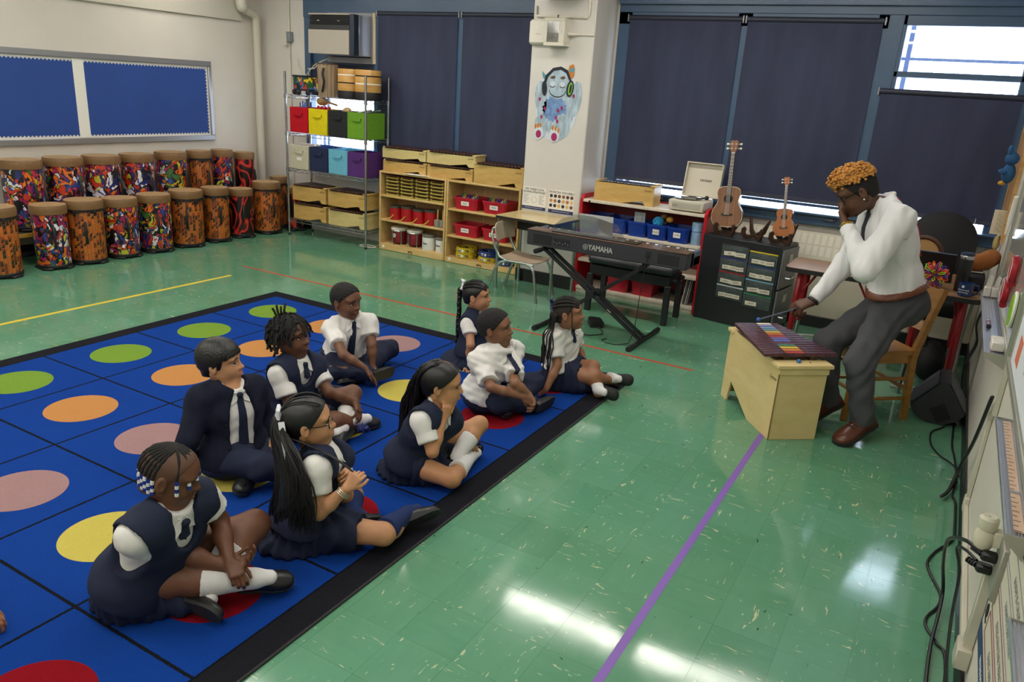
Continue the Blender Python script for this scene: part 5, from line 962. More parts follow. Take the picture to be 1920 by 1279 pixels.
hs = thing('expanding_ball', 'spiky multicoloured expanding ball toy on the cluttered table', 'toy ball', (4.805, 1.13, .7405)); rq = random.Random(11); HC = [P('toy_lime', '#a9d62a', .4), P('toy_orange', '#f0562a', .4), P('toy_purple', '#3a2a9c', .4), P('toy_pink', '#d8416a', .4)]
part('core', MB().ball((0, 0, .088), .016, 12, 8), P('toy_red', '#d8312a', .4), hs)
gold = math.pi*(3-5**.5)
for i in range(54):
    z = 1-2*(i+.5)/54; r = math.sqrt(1-z*z); d = Vector((r*math.cos(gold*i), r*math.sin(gold*i), z)); a = d.orthogonal().normalized()*.009; c = Vector((0, 0, .088)); part('spoke', MB().tube([c+d*.012, c+d*.05+a, c+d*.08+a*.8, c+d*.086, c+d*.08-a*.8, c+d*.05-a], .0036, 5, closed=True), HC[i % 3 if i % 7 else 3], hs)
tu = thing('tumbler', 'tall black insulated tumbler with steel rim on the cluttered table', 'bottle', (4.965, 1.16, .7405)); part('body', MB().lathe([(.033, 0), (.036, .004), (.04, .20), (.04, .215)], 28), P('tumbler_black', '#1d1e21', .35), tu); part('steel_rim', MB().lathe([(.0405, .212), (.0415, .215), (.0415, .232), (.04, .235)], 28), CHR, tu); part('lid', MB().lathe([(.04, .234), (.041, .24), (.038, .252), (.002, .254)], 28, cap=False), P('lid_navy', '#232c44', .3), tu)
mg = thing('mug', 'navy blue mug with white lettering at the corner of the cluttered table', 'mug', (4.995, 1.02, .7405)); MGB = P('mug_blue', '#1c3464', .25)
part('cup', MB().lathe([(.034, 0), (.041, .005), (.043, .08), (.043, .086), (.0395, .086), (.037, .01), (.002, .008)], 30, cap=False), MGB, mg); part('handle', MB().tube([(.040, .008, .074), (.065, .014, .070), (.072, .016, .045), (.062, .014, .020), (.040, .008, .012)], .0065, 8), MGB, mg)
MW = P('print_white', '#e9e9ea', .5)
for i, (s_, sz) in enumerate((('Monmouth', .014), ('University', .014))): text('lettering', s_, sz, MW, mg, (-.012, -.0425, .044-.015*i), (R_(90), 0, R_(-14)))
part('crest', MB().bb((-.026, -.0425, .057), (-.012, -.0405, .073), .001), MW, mg, None)
ss = thing('soft_case', 'small black case with a white stick on it at the end of the cluttered table', 'case', (5.025, 1.33, .7405)); part('body', MB().box((0, 0, .055), (.14, .22, .11), .02), BCH, ss); single('white_stick', MB().ball((-.055, 0, 0), .008, 10, 6, (1.4, 1, 1)).cyl((-.055, 0, 0), (.04, .02, .002), .004), PAPER, 'white tipped stick lying on the black case', 'stick', None, (5.035, 1.25, .859))
pl = thing('plush_pouch', 'furry orange brown plush roll lying on the black case', 'plush', (5.07, 1.36, .855)); t = NT('orange_fur'); _n = t.n('TexNoise', {'Vector': t.coord('Object', (3, 10, 10)), 'Scale': 30., 'Detail': 4.}); t.link(t.ramp(_n, [(.3, '#7a451c'), (.7, '#b8702e')]), t.b.inputs['Base Color']); t.b.inputs['Roughness'].default_value = .9; t.bump(_n, .8, .01)
part('roll', MB().tube([(-.095, -.10, .03), (-.085, -.09, .035), (-.05, -.05, .055), (0, 0, .065), (.04, .08, .085), (.05, .14, .09)], [.01, .04, .055, .06, .058, .03], 16), t.m, pl, 60)
# ---- right wall: whiteboards, trays, posters, raceways
WBF = P('board_frame', '#a9a89c', .4, .4); WBS = P('whiteboard_face', '#b9b6ae', .06); TRY = P('tray_aluminium', '#b6b9c6', .3, .75); RCW = P('raceway_cream', '#c4bfae', .45)
def whiteboard(label, y0, y1, z0, z1):
    t = thing('whiteboard', label, 'whiteboard', (X1, 0, 0)); part('face', MB().bb((-.018, y0, z0), (-.001, y1, z1)), WBS, t, None); b = MB()
    for lo, hi in (((-.028, y0-.03, z0-.03), (-.001, y0, z1)), ((-.028, y1, z0-.03), (-.001, y1+.03, z1)), ((-.028, y0, z0-.03), (-.001, y1, z0)), ((-.028, y0-.03, z1), (-.001, y1+.03, z1+.03))): b.bb(lo, hi, .003)
    part('frame', b, WBF, t); return t
whiteboard('whiteboard with the marker tray and red magnets, farther one on the right wall', -.80, .80, .90, 2.10); whiteboard('whiteboard nearer the camera on the right wall, above the ruler tray', -2.55, -.90, .90, 2.10)
def tray_(label, y0, y1, z=.835, x=5.062):
    t = thing('marker_tray', label, 'tray', (0, 0, 0)); b = MB().prism([(x, z+.012), (x, z-.002), (5.158, z-.05), (5.158, z+.006), (x+.004, z+.006), (x+.004, z+.012)], y0, y1, 'xz'); part('channel', b, TRY, t, None)
    for k in range(6): xx = x+.008+k*(5.150-x)/6.6; part('ridge', MB().bb((xx, y0+.003, z+.006), (xx+.005, y1-.003, z+.009)), TRY, t, None)
    for yy in (y0-.003, y1): part('end_cap', MB().prism([(x, z+.013), (x, z-.004), (5.158, z-.056), (5.158, z+.013)], yy, yy+.003, 'xz'), WBF, t, None)
tray_('grey aluminium marker tray with two purple markers on the right wall', -.70, .68); tray_('grey aluminium tray holding the wooden ruler on the right wall', -2.33, -1.40, .787, 5.104); tray_('grey aluminium tray end at the lower right corner of the photo', -3.4, -2.74, .79, 5.098)
rl = thing('wooden_ruler', 'long wooden ruler lying in the near aluminium tray', 'ruler', (5.137, -1.86, .7965)); part('stick', MB().bb((-.012, -.44, 0), (.012, .43, .004), .001), wood('ruler_wood', '#d8bda8', '#c8a78c', (10, 2, 2)), rl, None)
for k in range(30): part('tick_mark', MB().bb((-.013, -.44+k*.03, .004), (-.013+(.012 if k % 2 else .018), -.437+k*.03, .0043)), INK, rl, None)
part('tape_band', MB().bb((-.0145, -.20, -.0002), (.0145, -.18, .0045)), P('tape_grey', '#8b8a90', .5), rl, None)
MKB = P('marker_white', '#d9d6dc', .3); MKP = P('marker_purple', '#7a3558', .35)
for i, (x, y) in enumerate(((5.083, -.14), (5.1, -.30))):
    pass
mk = thing('marker', 'white dry erase marker with maroon label lying in the grey tray', 'marker', (5.086, -.15, .8555)); part('barrel', MB().cyl((0, -.055, 0), (0, .055, 0), .0095, n=16), MKB, mk); part('label_wrap', MB().cyl((0, -.030, 0), (0, .03, 0), .0098, n=16), MKP, mk); part('cap', MB().cyl((0, -.085, 0), (0, -.05, 0), .0105, n=16), RUB, mk); part('end_plug', MB().cyl((0, .055, 0), (0, .066, 0), .0098, n=16), P('marker_dark', '#2c3350', .4), mk)
er = thing('white_box', 'small white box at the near end of the marker tray', 'box', (5.112, -.60, .8455)); part('body', MB().box((0, 0, .022), (.055, .11, .043), .006), P('white_plastic', '#d8d3ca', .35), er); part('lid', MB().box((.0, .045, .034), (.057, .03, .024), .004), P('white_plastic', '#d8d3ca', .35), er)
for i, x in enumerate((5.086, 5.124)):
    hl = thing('clip_holder', 'white plastic holder with a comb strip, %s one at the far tray end' % ('left', 'right')[i], 'holder', (x, .585, .8455), 0, 'white holders on the marker tray'); part('cup', MB().box((0, 0, .028), (.036, .05, .055), .004), P('white_plastic', '#d8d3ca', .35), hl); part('strip', MB().prism([(-.012, .05), (.012, .05), (.016, .115), (.002, .125), (-.004, .11)], -.004, .004, 'xz'), P('white_plastic', '#d8d3ca', .35), hl)
    for k in range(6): part('tooth', MB().box((-.010+.001*k, -.006, .06+k*.009), (.006, .006, .004)), P('white_plastic', '#d8d3ca', .35), hl, None)
MGR = P('magnet_red', '#9c1022', .3)
for lab, y, z in (('red letter shaped magnet, upper one at the edge of the whiteboard', -.27, 1.15), ('red letter shaped magnet, lower one at the edge of the whiteboard', -.13, 1.02)):
    t = thing('letter_magnet', lab, 'magnet', (5.141, y, z), 0, 'red magnets on the whiteboard'); part('shape', MB().tube([(-.019, .06*math.cos(a*.449), .055*math.sin(a*.449)) for a in range(14)], .016, 8, closed=True).cyl((-.019, .0, -.05), (-.019, -.045, -.06), .016), MGR, t)
    part('stitching', MB().tube([(-.0355, .06*math.cos(a*.449), .055*math.sin(a*.449)) for a in range(14)], .0015, 4, closed=True), PAPER, t)
t = thing('green_magnet', 'lime green disc magnet with white rim below the red magnets', 'magnet', (5.141, -.60, 1.03)); part('disc', MB().cyl((-.018, 0, 0), (0, 0, 0), .07, .075, 28), P('lime_plastic', '#86c41e', .35), t); part('rim', MB().tube([(-.009, .076*math.cos(a*.2244), .076*math.sin(a*.2244)) for a in range(28)], .007, 6, closed=True), PAPER, t)
ch = thing('chart_paper', 'white chart with coloured shapes on the nearer whiteboard', 'chart', (5.141, 0, 0)); part('sheet', MB().bb((-.003, -2.2, .91), (0, -1.0, 1.7)), P('chart_white', '#e8ecf4', .5), ch, None)
for k, (y, z, c) in enumerate(((-1.2, 1.0, '#d8765a'), (-1.35, 1.12, '#e0d060'), (-1.55, 1.05, '#b9b3cc'))): part('shape', MB().bb((-.0045, y-.06, z-.05), (-.003, y+.06, z+.05)), P('chart_'+c, c, .6), ch, None)
hp = thing('hanging_papers', 'cream printed sheet taped beyond the far edge of the whiteboard', 'paper', (5.10, 1.60, 1.16)); part('sheet', MB().bb((-.035, -.002, -.085), (.04, 0, .078)), P('cream_sheet', '#d3cab4', .7), hp, None); part('inner_sheet', MB().bb((-.012, -.004, -.07), (.034, -.002, .068)), P('cream_sheet_2', '#cbbf9f', .7), hp, None)
for k in range(12): part('text_line', MB().bb((-.006+.01*(k % 3), -.0045, .045-.01*k), (.006+.01*(k % 3), -.004, .048-.01*k)), GRY, hp, None)
single('curled_paper', MB().tube([(0, 0, -.12), (.01, 0, 0), (.005, -.05, .12)], [.004, .018, .012], 8), PAPER, 'curled white paper strip beside the whiteboard edge', 'paper', None, (5.135, 1.2, 1.25)); cb = thing('cork_board', 'cork strip board on the right wall beyond the whiteboard', 'cork board', (X1, 1.9, 1.5)); part('cork', MB().bb((-.02, -.35, -.45), (-.001, .35, .35)), P('cork', '#9a6f3e', .8, var=.2, vs=60), cb, None); part('edge', MB().bb((-.024, -.37, -.47), (-.001, -.35, .37)).bb((-.024, .35, -.47), (-.001, .37, .37)), NATW, cb, None)
pt = thing('plush_toy', 'blue plush toy hanging at the right edge of the photo by the whiteboard', 'plush', (5.085, 1.55, 1.50)); PLB = P('plush_blue', '#22507c', .9, bump=.5, bs=200); part('body', MB().ball((0, 0, -.02), .05, 14, 10, (.8, 1, 1.3)), PLB, pt); part('head', MB().ball((0, -.01, .075), .042, 14, 10), PLB, pt)
for sg in (-1, 1): part('ear', MB().ball((-.02, sg*.03, .125), .022, 10, 8, (.7, .6, 1.5)), PLB, pt); part('arm', MB().ball((-.035, sg*.04, -.01), .02, 10, 8, (1.3, .8, .8)), PLB, pt)
part('scarf', MB().ball((-.025, 0, -.085), .022, 10, 8, (1, 1.2, .7)), P('mustard_cloth', '#b88a2c', .8), pt); yb = thing('yellow_bag', 'small tan cloth bag hanging below the printed sheet', 'bag', (5.13, 1.75, 1.0)); part('pouch', MB().ball((0, 0, 0), .045, 12, 8, (.5, 1, 1.2)), P('tan_cloth', '#b09a62', .8), yb)
bl = thing('blind_cord', 'clear pull cord weight hanging below the lowered shade', 'cord', (4.99, 2.40, .95)); part('weight', MB().ball((0, 0, .03), .014, 10, 8, (1, 1, 1.6)), glass('clear_plastic', (.8, .8, .78), .3, .1), bl); part('cord', MB().cyl((0, 0, .04), (0, .02, .125), .002, n=6).cyl((0, 0, .01), (-.01, 0, -.045), .002, n=6), PAPER, bl)
rw = thing('cable_raceway', 'cream cable raceway running up from the baseboard to the whiteboards', 'raceway', (0, 0, 0)); part('horizontal_run', MB().bb((5.14, -1.84, .108), (5.159, -.66, .14), .003), RCW, rw); part('vertical_run', MB().bb((5.142, -.735, .14), (5.159, -.70, .60), .003), RCW, rw); part('upper_run', MB().bb((5.139, -.866, .62), (5.159, -.834, 2.1), .003).beam((5.149, -.718, .60), (5.149, -.84, .66), .02, .03), RCW, rw); part('joint_cover', MB().bb((5.138, -.745, .56), (5.1595, -.69, .62), .003).bb((5.138, -.745, .10), (5.1595, -.69, .17), .003), RCW, rw)
rw = thing('socket_raceway', 'short cream raceway rising from the baseboard to the wall socket', 'raceway', (0, 0, 0)); part('run', MB().bb((5.13, -1.99, .21), (5.159, -1.945, .50), .003), RCW, rw); part('channel_line', MB().bb((5.1295, -1.972, .22), (5.1305, -1.964, .49)), WBF, rw, None); part('lower_cap', MB().bb((5.115, -2.01, .14), (5.159, -1.925, .215), .004), RCW, rw)
ol = thing('wall_socket', 'cream wall socket with two black plugs low on the right wall', 'socket', (X1, -2.06, .555)); part('plate', MB().bb((-.02, -.075, -.075), (-.001, .055, .10), .004), P('socket_metal', '#9d9a90', .4, .3), ol)
for dz, dy in ((.03, 0.02), (-.03, .055)): o = part('plug', MB().box((-.04, dy-.02, dz), (.045, .034, .030), .007).cyl((-.06, dy-.015, dz), (-.085, dy+.012, dz-.004), .010, .006, 10), CBL, ol)
for k in range(3): part('plug_ring', MB().cyl((-.068-k*.006, dy-.007+k*.006, dz-.001), (-.071-k*.006, dy-.004+k*.006, dz-.001), .0105, n=10), CBL, ol)
af = thing('air_freshener', 'white plug-in air freshener above the black plugs', 'air freshener', (5.098, -2.03, .63)); part('bottle', MB().lathe([(.022, -.035), (.028, -.02), (.028, .01), (.02, .03)], 20), P('freshener_cream', '#d0cab6', .35), af); part('cap', MB().lathe([(.024, .028), (.027, .034), (.027, .062), (.02, .07), (.002, .068)], 20, cap=False), P('freshener_cream', '#d0cab6', .35), af); part('plug_back', MB().bb((.02, -.02, -.02), (.045, .02, .03), .004), P('freshener_cream', '#d0cab6', .35), af)
for lab, y1, nm in (('large cream poster with navy footer low on the right wall', -2.0, 'a'), ('second cream poster with dark border at the lower right corner of the photo', -2.83, 'b')):
    ps = thing('wall_poster', lab, 'poster', (X1-.001, y1, .29)); part('sheet', MB().bb((-.003, -.80, 0), (0, 0, .47)), P('poster_cream', '#cfcab8', .6), ps, None); part('footer_band', MB().bb((-.0042, -.80, 0), (-.003, -.0, .055)), P('poster_navy', '#1e3a66', .6), ps, None); part('border', MB().bb((-.0042, -.012, .055), (-.003, -.006, .465)).bb((-.0042, -.80, .459), (-.003, -.006, .465)), NAVP, ps, None)
    text('footer', 'WHOLE BODY LISTENING IN MUSIC CLASS', .026, POSTER, ps, (-.0046, -.40, .027), (R_(90), 0, R_(-90)), sx=.9)
    for r in range(4):
        zz = .10+r*.09
        part('icon', MB().tube([(-.004, -.06+.018*math.cos(a*.628), zz+.02+.02*math.sin(a*.628)) for a in range(10)], .003, 4, closed=True).beam((-.004, -.085, zz-.01), (-.004, -.045, zz+.0), .004, .003), INK, ps, None); part('box_outline', MB().tube([(-.004, -.11, zz-.022), (-.004, -.76, zz-.022), (-.004, -.76, zz+.05), (-.004, -.11, zz+.05)], .0015, 4, closed=True), P('outline_maroon', '#8a5a5e', .6) if r < 2 else GRY, ps, None)
        text('words', ('EARS ARE LISTENING', 'EYES ON THE TEACHER', 'HANDS ARE STILL', 'BODY IS CALM')[r], .03, GRY, ps, (-.0045, -.42, zz+.014), (R_(90), 0, R_(-90)))
# ================================================================ PEOPLE: implicit-surface figures (numpy) meshed with surface nets
class Sdf:
    def __init__(s): s.ops = []; s.disp = None
    def cap(s, a, b, ra, rb=None, k=.02, cut=False):
        s.ops.append(('c', np.array(a, float), np.array(b, float), ra, ra if rb is None else rb, k, cut)); return s
    def ell(s, c, r, Rm=None, k=.02, sub=False):
        s.ops.append(('e', np.array(c, float), np.array(r, float), np.eye(3) if Rm is None else Rm, k, sub)); return s
    def plane(s, p, n): s.ops.append(('p', np.array(p, float), np.array(n, float))); return s     # keeps the side n points away from
    def _one(s, o, X):
        if o[0] == 'c':
            _, a, b, ra, rb, k, cut = o; ab = b-a; L2 = ab@ab+1e-12; q = X-a; t = (q@ab)/L2; tc = np.clip(t, 0, 1)
            d = np.sqrt(((q-tc[..., None]*ab)**2).sum(-1))-(ra+(rb-ra)*tc)
            if cut: d = np.maximum(d, (t-1)*math.sqrt(L2))
            return d
        _, c, r, Rm, k, sub = o; q = (X-c)@Rm.T; k0 = np.sqrt(((q/r)**2).sum(-1)); k1 = np.sqrt(((q/r**2)**2).sum(-1))+1e-9
        return k0*(k0-1)/k1
    def _mix(s, d, e, k, sub):
        if sub: h = np.clip(.5-.5*(d+e)/k, 0, 1); return d+(-e-d)*h+k*h*(1-h)
        h = np.clip(.5+.5*(d-e)/k, 0, 1); return d+(e-d)*h-k*h*(1-h)
    def val(s, X):
        X = np.asarray(X, float); d = np.full(X.shape[:-1], 9.)
        for o in s.ops:
            if o[0] == 'p': d = np.maximum(d, (X-o[1])@o[2])
            else: d = s._mix(d, s._one(o, X), o[-1] if o[0] == '?' else (o[5] if o[0] == 'c' else o[4]), o[0] == 'e' and o[5])
        return d
    def bounds(s, m=.02):
        lo, hi = np.full(3, 9.), np.full(3, -9.)
        for o in s.ops:
            if o[0] == 'c': r = max(o[3], o[4]); P_ = [o[1]-r, o[2]-r, o[1]+r, o[2]+r]
            elif o[0] == 'e' and not o[5]: r = np.sqrt(((o[3].T*o[2])**2).sum(1)); P_ = [o[1]-r, o[1]+r]
            else: continue
            for q in P_: lo = np.minimum(lo, q); hi = np.maximum(hi, q)
        return lo-m, hi+m
    def mesh(s, res, box=None, drop=None):
        lo, hi = s.bounds() if box is None else box
        n = np.maximum(2, np.ceil((hi-lo)/res).astype(int)+1); D = np.full(n, 1., np.float64); ax = [lo[i]+np.arange(n[i])*res for i in range(3)]
        for o in s.ops:
            if o[0] == 'p':
                X = (ax[0][:, None, None]-o[1][0])*o[2][0]+(ax[1][None, :, None]-o[1][1])*o[2][1]+(ax[2][None, None, :]-o[1][2])*o[2][2]; D = np.maximum(D, X); continue
            k = o[5] if o[0] == 'c' else o[4]; m = k+3*res
            if o[0] == 'c': r = max(o[3], o[4]); a, b = np.minimum(o[1], o[2])-r-m, np.maximum(o[1], o[2])+r+m
            else: r = np.sqrt(((o[3].T*o[2])**2).sum(1)); a, b = o[1]-r-m, o[1]+r+m
            i0 = np.clip(np.floor((a-lo)/res).astype(int), 0, n); i1 = np.clip(np.ceil((b-lo)/res).astype(int)+1, 0, n)
            if (i1 <= i0).any(): continue
            sl = tuple(slice(p, q) for p, q in zip(i0, i1)); X = np.stack(np.meshgrid(*[ax[i][sl[i]] for i in range(3)], indexing='ij'), -1)
            D[sl] = s._mix(D[sl], s._one(o, X), k, o[0] == 'e' and o[5])
        if s.disp is not None:
            w_ = np.argwhere(np.abs(D) < .03); X = lo+w_*res; D[tuple(w_.T)] += s.disp(X)
        I = D < 0; cs = sum(I[a:n[0]-1+a, b:n[1]-1+b, c:n[2]-1+c].astype(np.int8) for a in (0, 1) for b in (0, 1) for c in (0, 1))
        act = np.argwhere((cs > 0) & (cs < 8)); N = len(act); idx = np.full(cs.shape, -1, np.int64); idx[tuple(act.T)] = np.arange(N)
        cr = [(a, b, c) for a in (0, 1) for b in (0, 1) for c in (0, 1)]; vals = {q: D[tuple((act+q).T)] for q in cr}; acc = np.zeros((N, 3)); cnt = np.zeros(N)
        for q in cr:
            for a in range(3):
                if q[a]: continue
                r = list(q); r[a] = 1; r = tuple(r); v0, v1 = vals[q], vals[r]; mk = (v0 < 0) != (v1 < 0); t = np.where(mk, v0/(v0-v1+1e-20), 0); p = np.array(q, float)[None].repeat(N, 0); p[:, a] += t; acc += p*mk[:, None]; cnt += mk
        V = lo+(act+acc/np.maximum(cnt, 1)[:, None])*res; F_ = []
        for a in range(3):
            b, c = (a+1) % 3, (a+2) % 3; sl0 = [slice(None)]*3; sl1 = [slice(None)]*3; sl0[a] = slice(0, -1); sl1[a] = slice(1, None); m0, m1 = I[tuple(sl0)], I[tuple(sl1)]
            e = np.argwhere(m0 != m1); e = e[(e[:, b] > 0) & (e[:, c] > 0) & (e[:, b] < n[b]-1) & (e[:, c] < n[c]-1)]; sg = m0[tuple(e.T)]
            def g(db, dc): q = e.copy(); q[:, b] += db; q[:, c] += dc; return idx[tuple(q.T)]
            Q = np.stack([g(-1, -1), g(0, -1), g(0, 0), g(-1, 0)], 1); Q[~sg] = Q[~sg][:, ::-1]; F_.append(Q)
        F_ = np.concatenate(F_); F_ = F_[(F_ >= 0).all(1)]
        if drop is not None: cen = V[F_].mean(1); F_ = F_[~drop(cen)]
        return V, F_
def np_obj(name, VF, m, parent=None):
    off = 0; Vs = []; Fs = []
    for V, F_ in VF: Vs.append(V); Fs.append(F_+off); off += len(V)
    V = np.concatenate(Vs); F_ = np.concatenate(Fs); u, inv = np.unique(F_, return_inverse=True); V = V[u]; F_ = inv.reshape(F_.shape)
    me = bpy.data.meshes.new(name); me.vertices.add(len(V)); me.vertices.foreach_set('co', V.astype(np.float32).ravel()); me.loops.add(F_.size); me.loops.foreach_set('vertex_index', F_.astype(np.int32).ravel())
    me.polygons.add(len(F_)); me.polygons.foreach_set('loop_start', np.arange(0, F_.size, 4, dtype=np.int32)); me.polygons.foreach_set('use_smooth', np.ones(len(F_), bool)); me.update(calc_edges=True); me.validate(); me.materials.append(m)
    o = bpy.data.objects.new(name, me); COL.objects.link(o)
    if parent is not None: o.parent = parent
    return o
def wrinkle(amp, fr, seed=0, ax=None):
    r = np.random.RandomState(seed); K_ = r.normal(size=(5, 3)); K_ /= np.linalg.norm(K_, axis=1)[:, None]; ph = r.uniform(0, 6, 5)
    def f(X):
        q = X*fr; d = 0
        for i in range(5): d = d+np.sin(q@K_[i]*(1+.35*i)+ph[i]+1.3*np.sin(q@K_[(i+1) % 5]*.6+ph[i]))
        return amp*d/3
    return f
nrm = lambda v: np.asarray(v, float)/(np.linalg.norm(v)+1e-12)
A_ = lambda *v: np.array(v, float)
def skin_mat(name, c, lip): 
    m = P('skin_'+name, c, .48, var=.07, vs=18, bump=.05, bs=220, spec=.4); b = m.node_tree.nodes['Principled BSDF']; b.inputs['Subsurface Weight'].default_value = .08; b.inputs['Subsurface Radius'].default_value = (.012, .006, .004); return m
NAVY = P('navy_cloth', '#1f263c', .8, var=.10, vs=14, bump=.25, bs=420, spec=.25); NAVYK = P('navy_knit', '#191d2e', .9, var=.12, vs=20, bump=.5, bs=330, spec=.2); SHIRT = P('white_shirt', '#dcdad8', .75, bump=.08, bs=300, spec=.25, var=.02); SOCKW = P('white_sock', '#dddbdc', .85, bump=.35, bs=420, spec=.2); SOCKN = P('navy_sock', '#25335e', .85, bump=.35, bs=420, spec=.2)
SHOE = P('black_shoe', '#191a1c', .35, bump=.06, bs=160); SHOES = P('shoe_sole', '#242425', .7, bump=.2, bs=150); HAIR = P('black_hair', '#100f11', .42, var=.3, vs=60, stretch=(1, 1, .15)); AFRO = P('afro_hair', '#141112', .8, bump=1., bs=300); EYEW = P('eye_white', '#d9d5d0', .25); IRIS = P('iris_dark', '#150d0a', .12); RIB = P('white_ribbon', '#dadde4', .45); BROW = P('brow_dark', '#17110f', .7)
GOLD = P('gold', '#c79a3c', .25, .9)
class Fig:
    """one person: joints J (world), s size factor; builds a body mesh and children"""
    def __init__(s, J, skin, label, head=1., adult=False, plump=1., res=.0075):
        for k_, v in J.items(): setattr(s, k_, A_(*v) if hasattr(v, '__len__') else v)
        s.skin = skin; s.label = label; s.h = head; s.adult = adult; s.pl = plump; s.res = res
        g, p = R_(s.gaze), R_(s.pitch); s.f = A_(math.cos(p)*math.cos(g), math.cos(p)*math.sin(g), math.sin(p)); s.sd = A_(-math.sin(g), math.cos(g), 0); s.u = np.cross(s.f, s.sd)
        if getattr(s, 'roll', 0): c, q = math.cos(R_(s.roll)), math.sin(R_(s.roll)); s.sd, s.u = c*s.sd+q*s.u, -q*s.sd+c*s.u
        s.HR = np.stack([s.f, s.sd, s.u]); b = R_(s.body); s.F = A_(math.cos(b), math.sin(b), 0); s.S = nrm(s.sL-s.sR); s.U = nrm(s.neck-s.pel); s.F = nrm(np.cross(s.S, s.U)); s.TR = np.stack([s.F, s.S, s.U])
    def H(s, f, sd, u): return s.head+s.h*(f*s.f+sd*s.sd+u*s.u)
    def torso(s, q, o=0., hips=True):
        L = np.linalg.norm(s.neck-s.pel); P_, N = s.pel, s.neck; z = s.s; w = s.pl
        q.ell(P_+.30*(N-P_), A_(.082*w*z+o, .108*w*z+o, .36*L+o), s.TR, .03); q.ell(P_+.66*(N-P_)-.004*s.F, A_(.080*w*z+o, .118*w*z+o, .33*L+o), s.TR, .04)
        q.cap(s.sL, s.sR, .043*z+o, k=.04); q.cap(s.sL, N+.02*s.U, .036*z+o, .03*z+o, .04); q.cap(s.sR, N+.02*s.U, .036*z+o, .03*z+o, .04)
        if hips: q.cap(s.pL, s.pR, .088*z*w+o, k=.04); q.ell(P_-.02*s.F, A_(.10*w*z+o, .125*w*z+o, .09*z+o), s.TR, .04)
        return q
    def headops(s, q):
        H, h = s.H, s.h; e = lambda c, r, k=.02, sub=False: q.ell(H(*c), A_(*r)*h, s.HR, k*h, sub); c_ = lambda a, b, r0, r1, k=.02: q.cap(H(*a), H(*b), r0*h, r1*h, k*h)
        q.cap(s.neck-.03*s.U, H(-.022, 0, -.05), .043*h, .041*h, .03*h)
        e((-.010, 0, .020), (.092, .0745, .082)); e((.030, 0, .032), (.055, .062, .052), .03); e((.028, 0, -.042), (.058, .056, .064), .03)
        for g in (-1, 1):
            c_((-.012, .048*g, -.050), (.052, .014*g, -.092), .018, .013, .03); e((.052, .033*g, -.040), (.028, .026, .028) if not s.adult else (.024, .024, .026), .03); e((.066, .033*g, .022), (.018, .026, .010), .02)
        e((.068, 0, -.090), (.017, .020, .016), .02)
        for g in (-1, 1): e((.100, .034*g, -.004), (.018, .018, .011), .016, True)
        c_((.082, 0, .004), (.0985, 0, -.028), .006, .0095, .014); e((.097, 0, -.031), (.011, .011, .009), .01)
        for g in (-1, 1): e((.089, .0125*g, -.034), (.009, .007, .007), .008)
        e((.076, 0, -.061), (.017, .026, .018), .015); c_((.0905, -.012, -.0555), (.0905, .012, -.0555), .0042, .0042, .006); c_((.0895, -.012, -.066), (.0895, .012, -.066), .005, .005, .006); e((.102, 0, -.0605), (.010, .022, .0016), .003, True)
        for g in (-1, 1):
            e((-.010, .077*g, -.010), (.018, .008, .030), .008); e((-.004, .085*g, -.006), (.010, .006, .018), .005, True)
    def surf(s, q, p0, d, o=.0):
        t = np.linspace(.25, -.05, 241); X = p0+t[:, None]*d; v = q.val(X); i = np.argmax(v < o); return X[i]
    def hand(s, q, side, grip=.45, spread=.10, fan=None, nv=None, size=None):
        """palm + five fingers; nv = palm normal (the way the palm faces)"""
        w, hh = getattr(s, 'w'+side), getattr(s, 'h'+side); d = nrm(hh-w); sc = (size or s.s)*(1.25 if s.adult else .90)
        n = nrm(nv) if nv is not None else A_(0, 0, -1.); n = nrm(n-d*(n@d)); lat = np.cross(d, n); tg = 1 if side == 'L' else -1; lat = lat*tg   # lat points to the thumb side
        pr = .011*sc; base = w+d*.012*sc; kn = []
        for i, x in enumerate((.021, .007, -.007, -.020)):
            b = w+d*(.066-.004*abs(i-1))*sc+lat*x*sc; kn.append(b); q.cap(base+lat*x*.55*sc, b, pr, pr*.88, .012*sc)
        for i, b in enumerate(kn):
            L = (.036, .041, .038, .029)[i]*sc; gk = grip*(1+.12*i); p = b; dd = nrm(d+lat*(spread*(1.5-i)*.6)); r = .0076*sc; axn = nrm(np.cross(dd, n))
            for j, (ll, bend) in enumerate(((1., gk*.8), (.62, gk), (.5, gk*.8))):
                dd = nrm(dd*math.cos(bend)+np.cross(axn, dd)*math.sin(bend)); e = p+dd*L*ll; q.cap(p, e, r*(1-.09*j), r*(.92-.09*j), .003*sc); p = e
        t0 = w+d*.022*sc+lat*.018*sc; t1 = t0+nrm(d*.75+lat*.62+n*.25)*.030*sc; t2 = t1+nrm(d*.9+lat*.25+n*(.2+.3*grip))*.026*sc; t3 = t2+nrm(d*.9-lat*.05*grip+n*(.2+.3*grip))*.019*sc
        q.cap(t0, t1, .0105*sc, .0088*sc, .010*sc); q.cap(t1, t2, .0085*sc, .0075*sc, .004*sc); q.cap(t2, t3, .0074*sc, .006*sc, .003*sc)
        c = w+d*.07*sc; return (c-.085*sc, c+.085*sc)
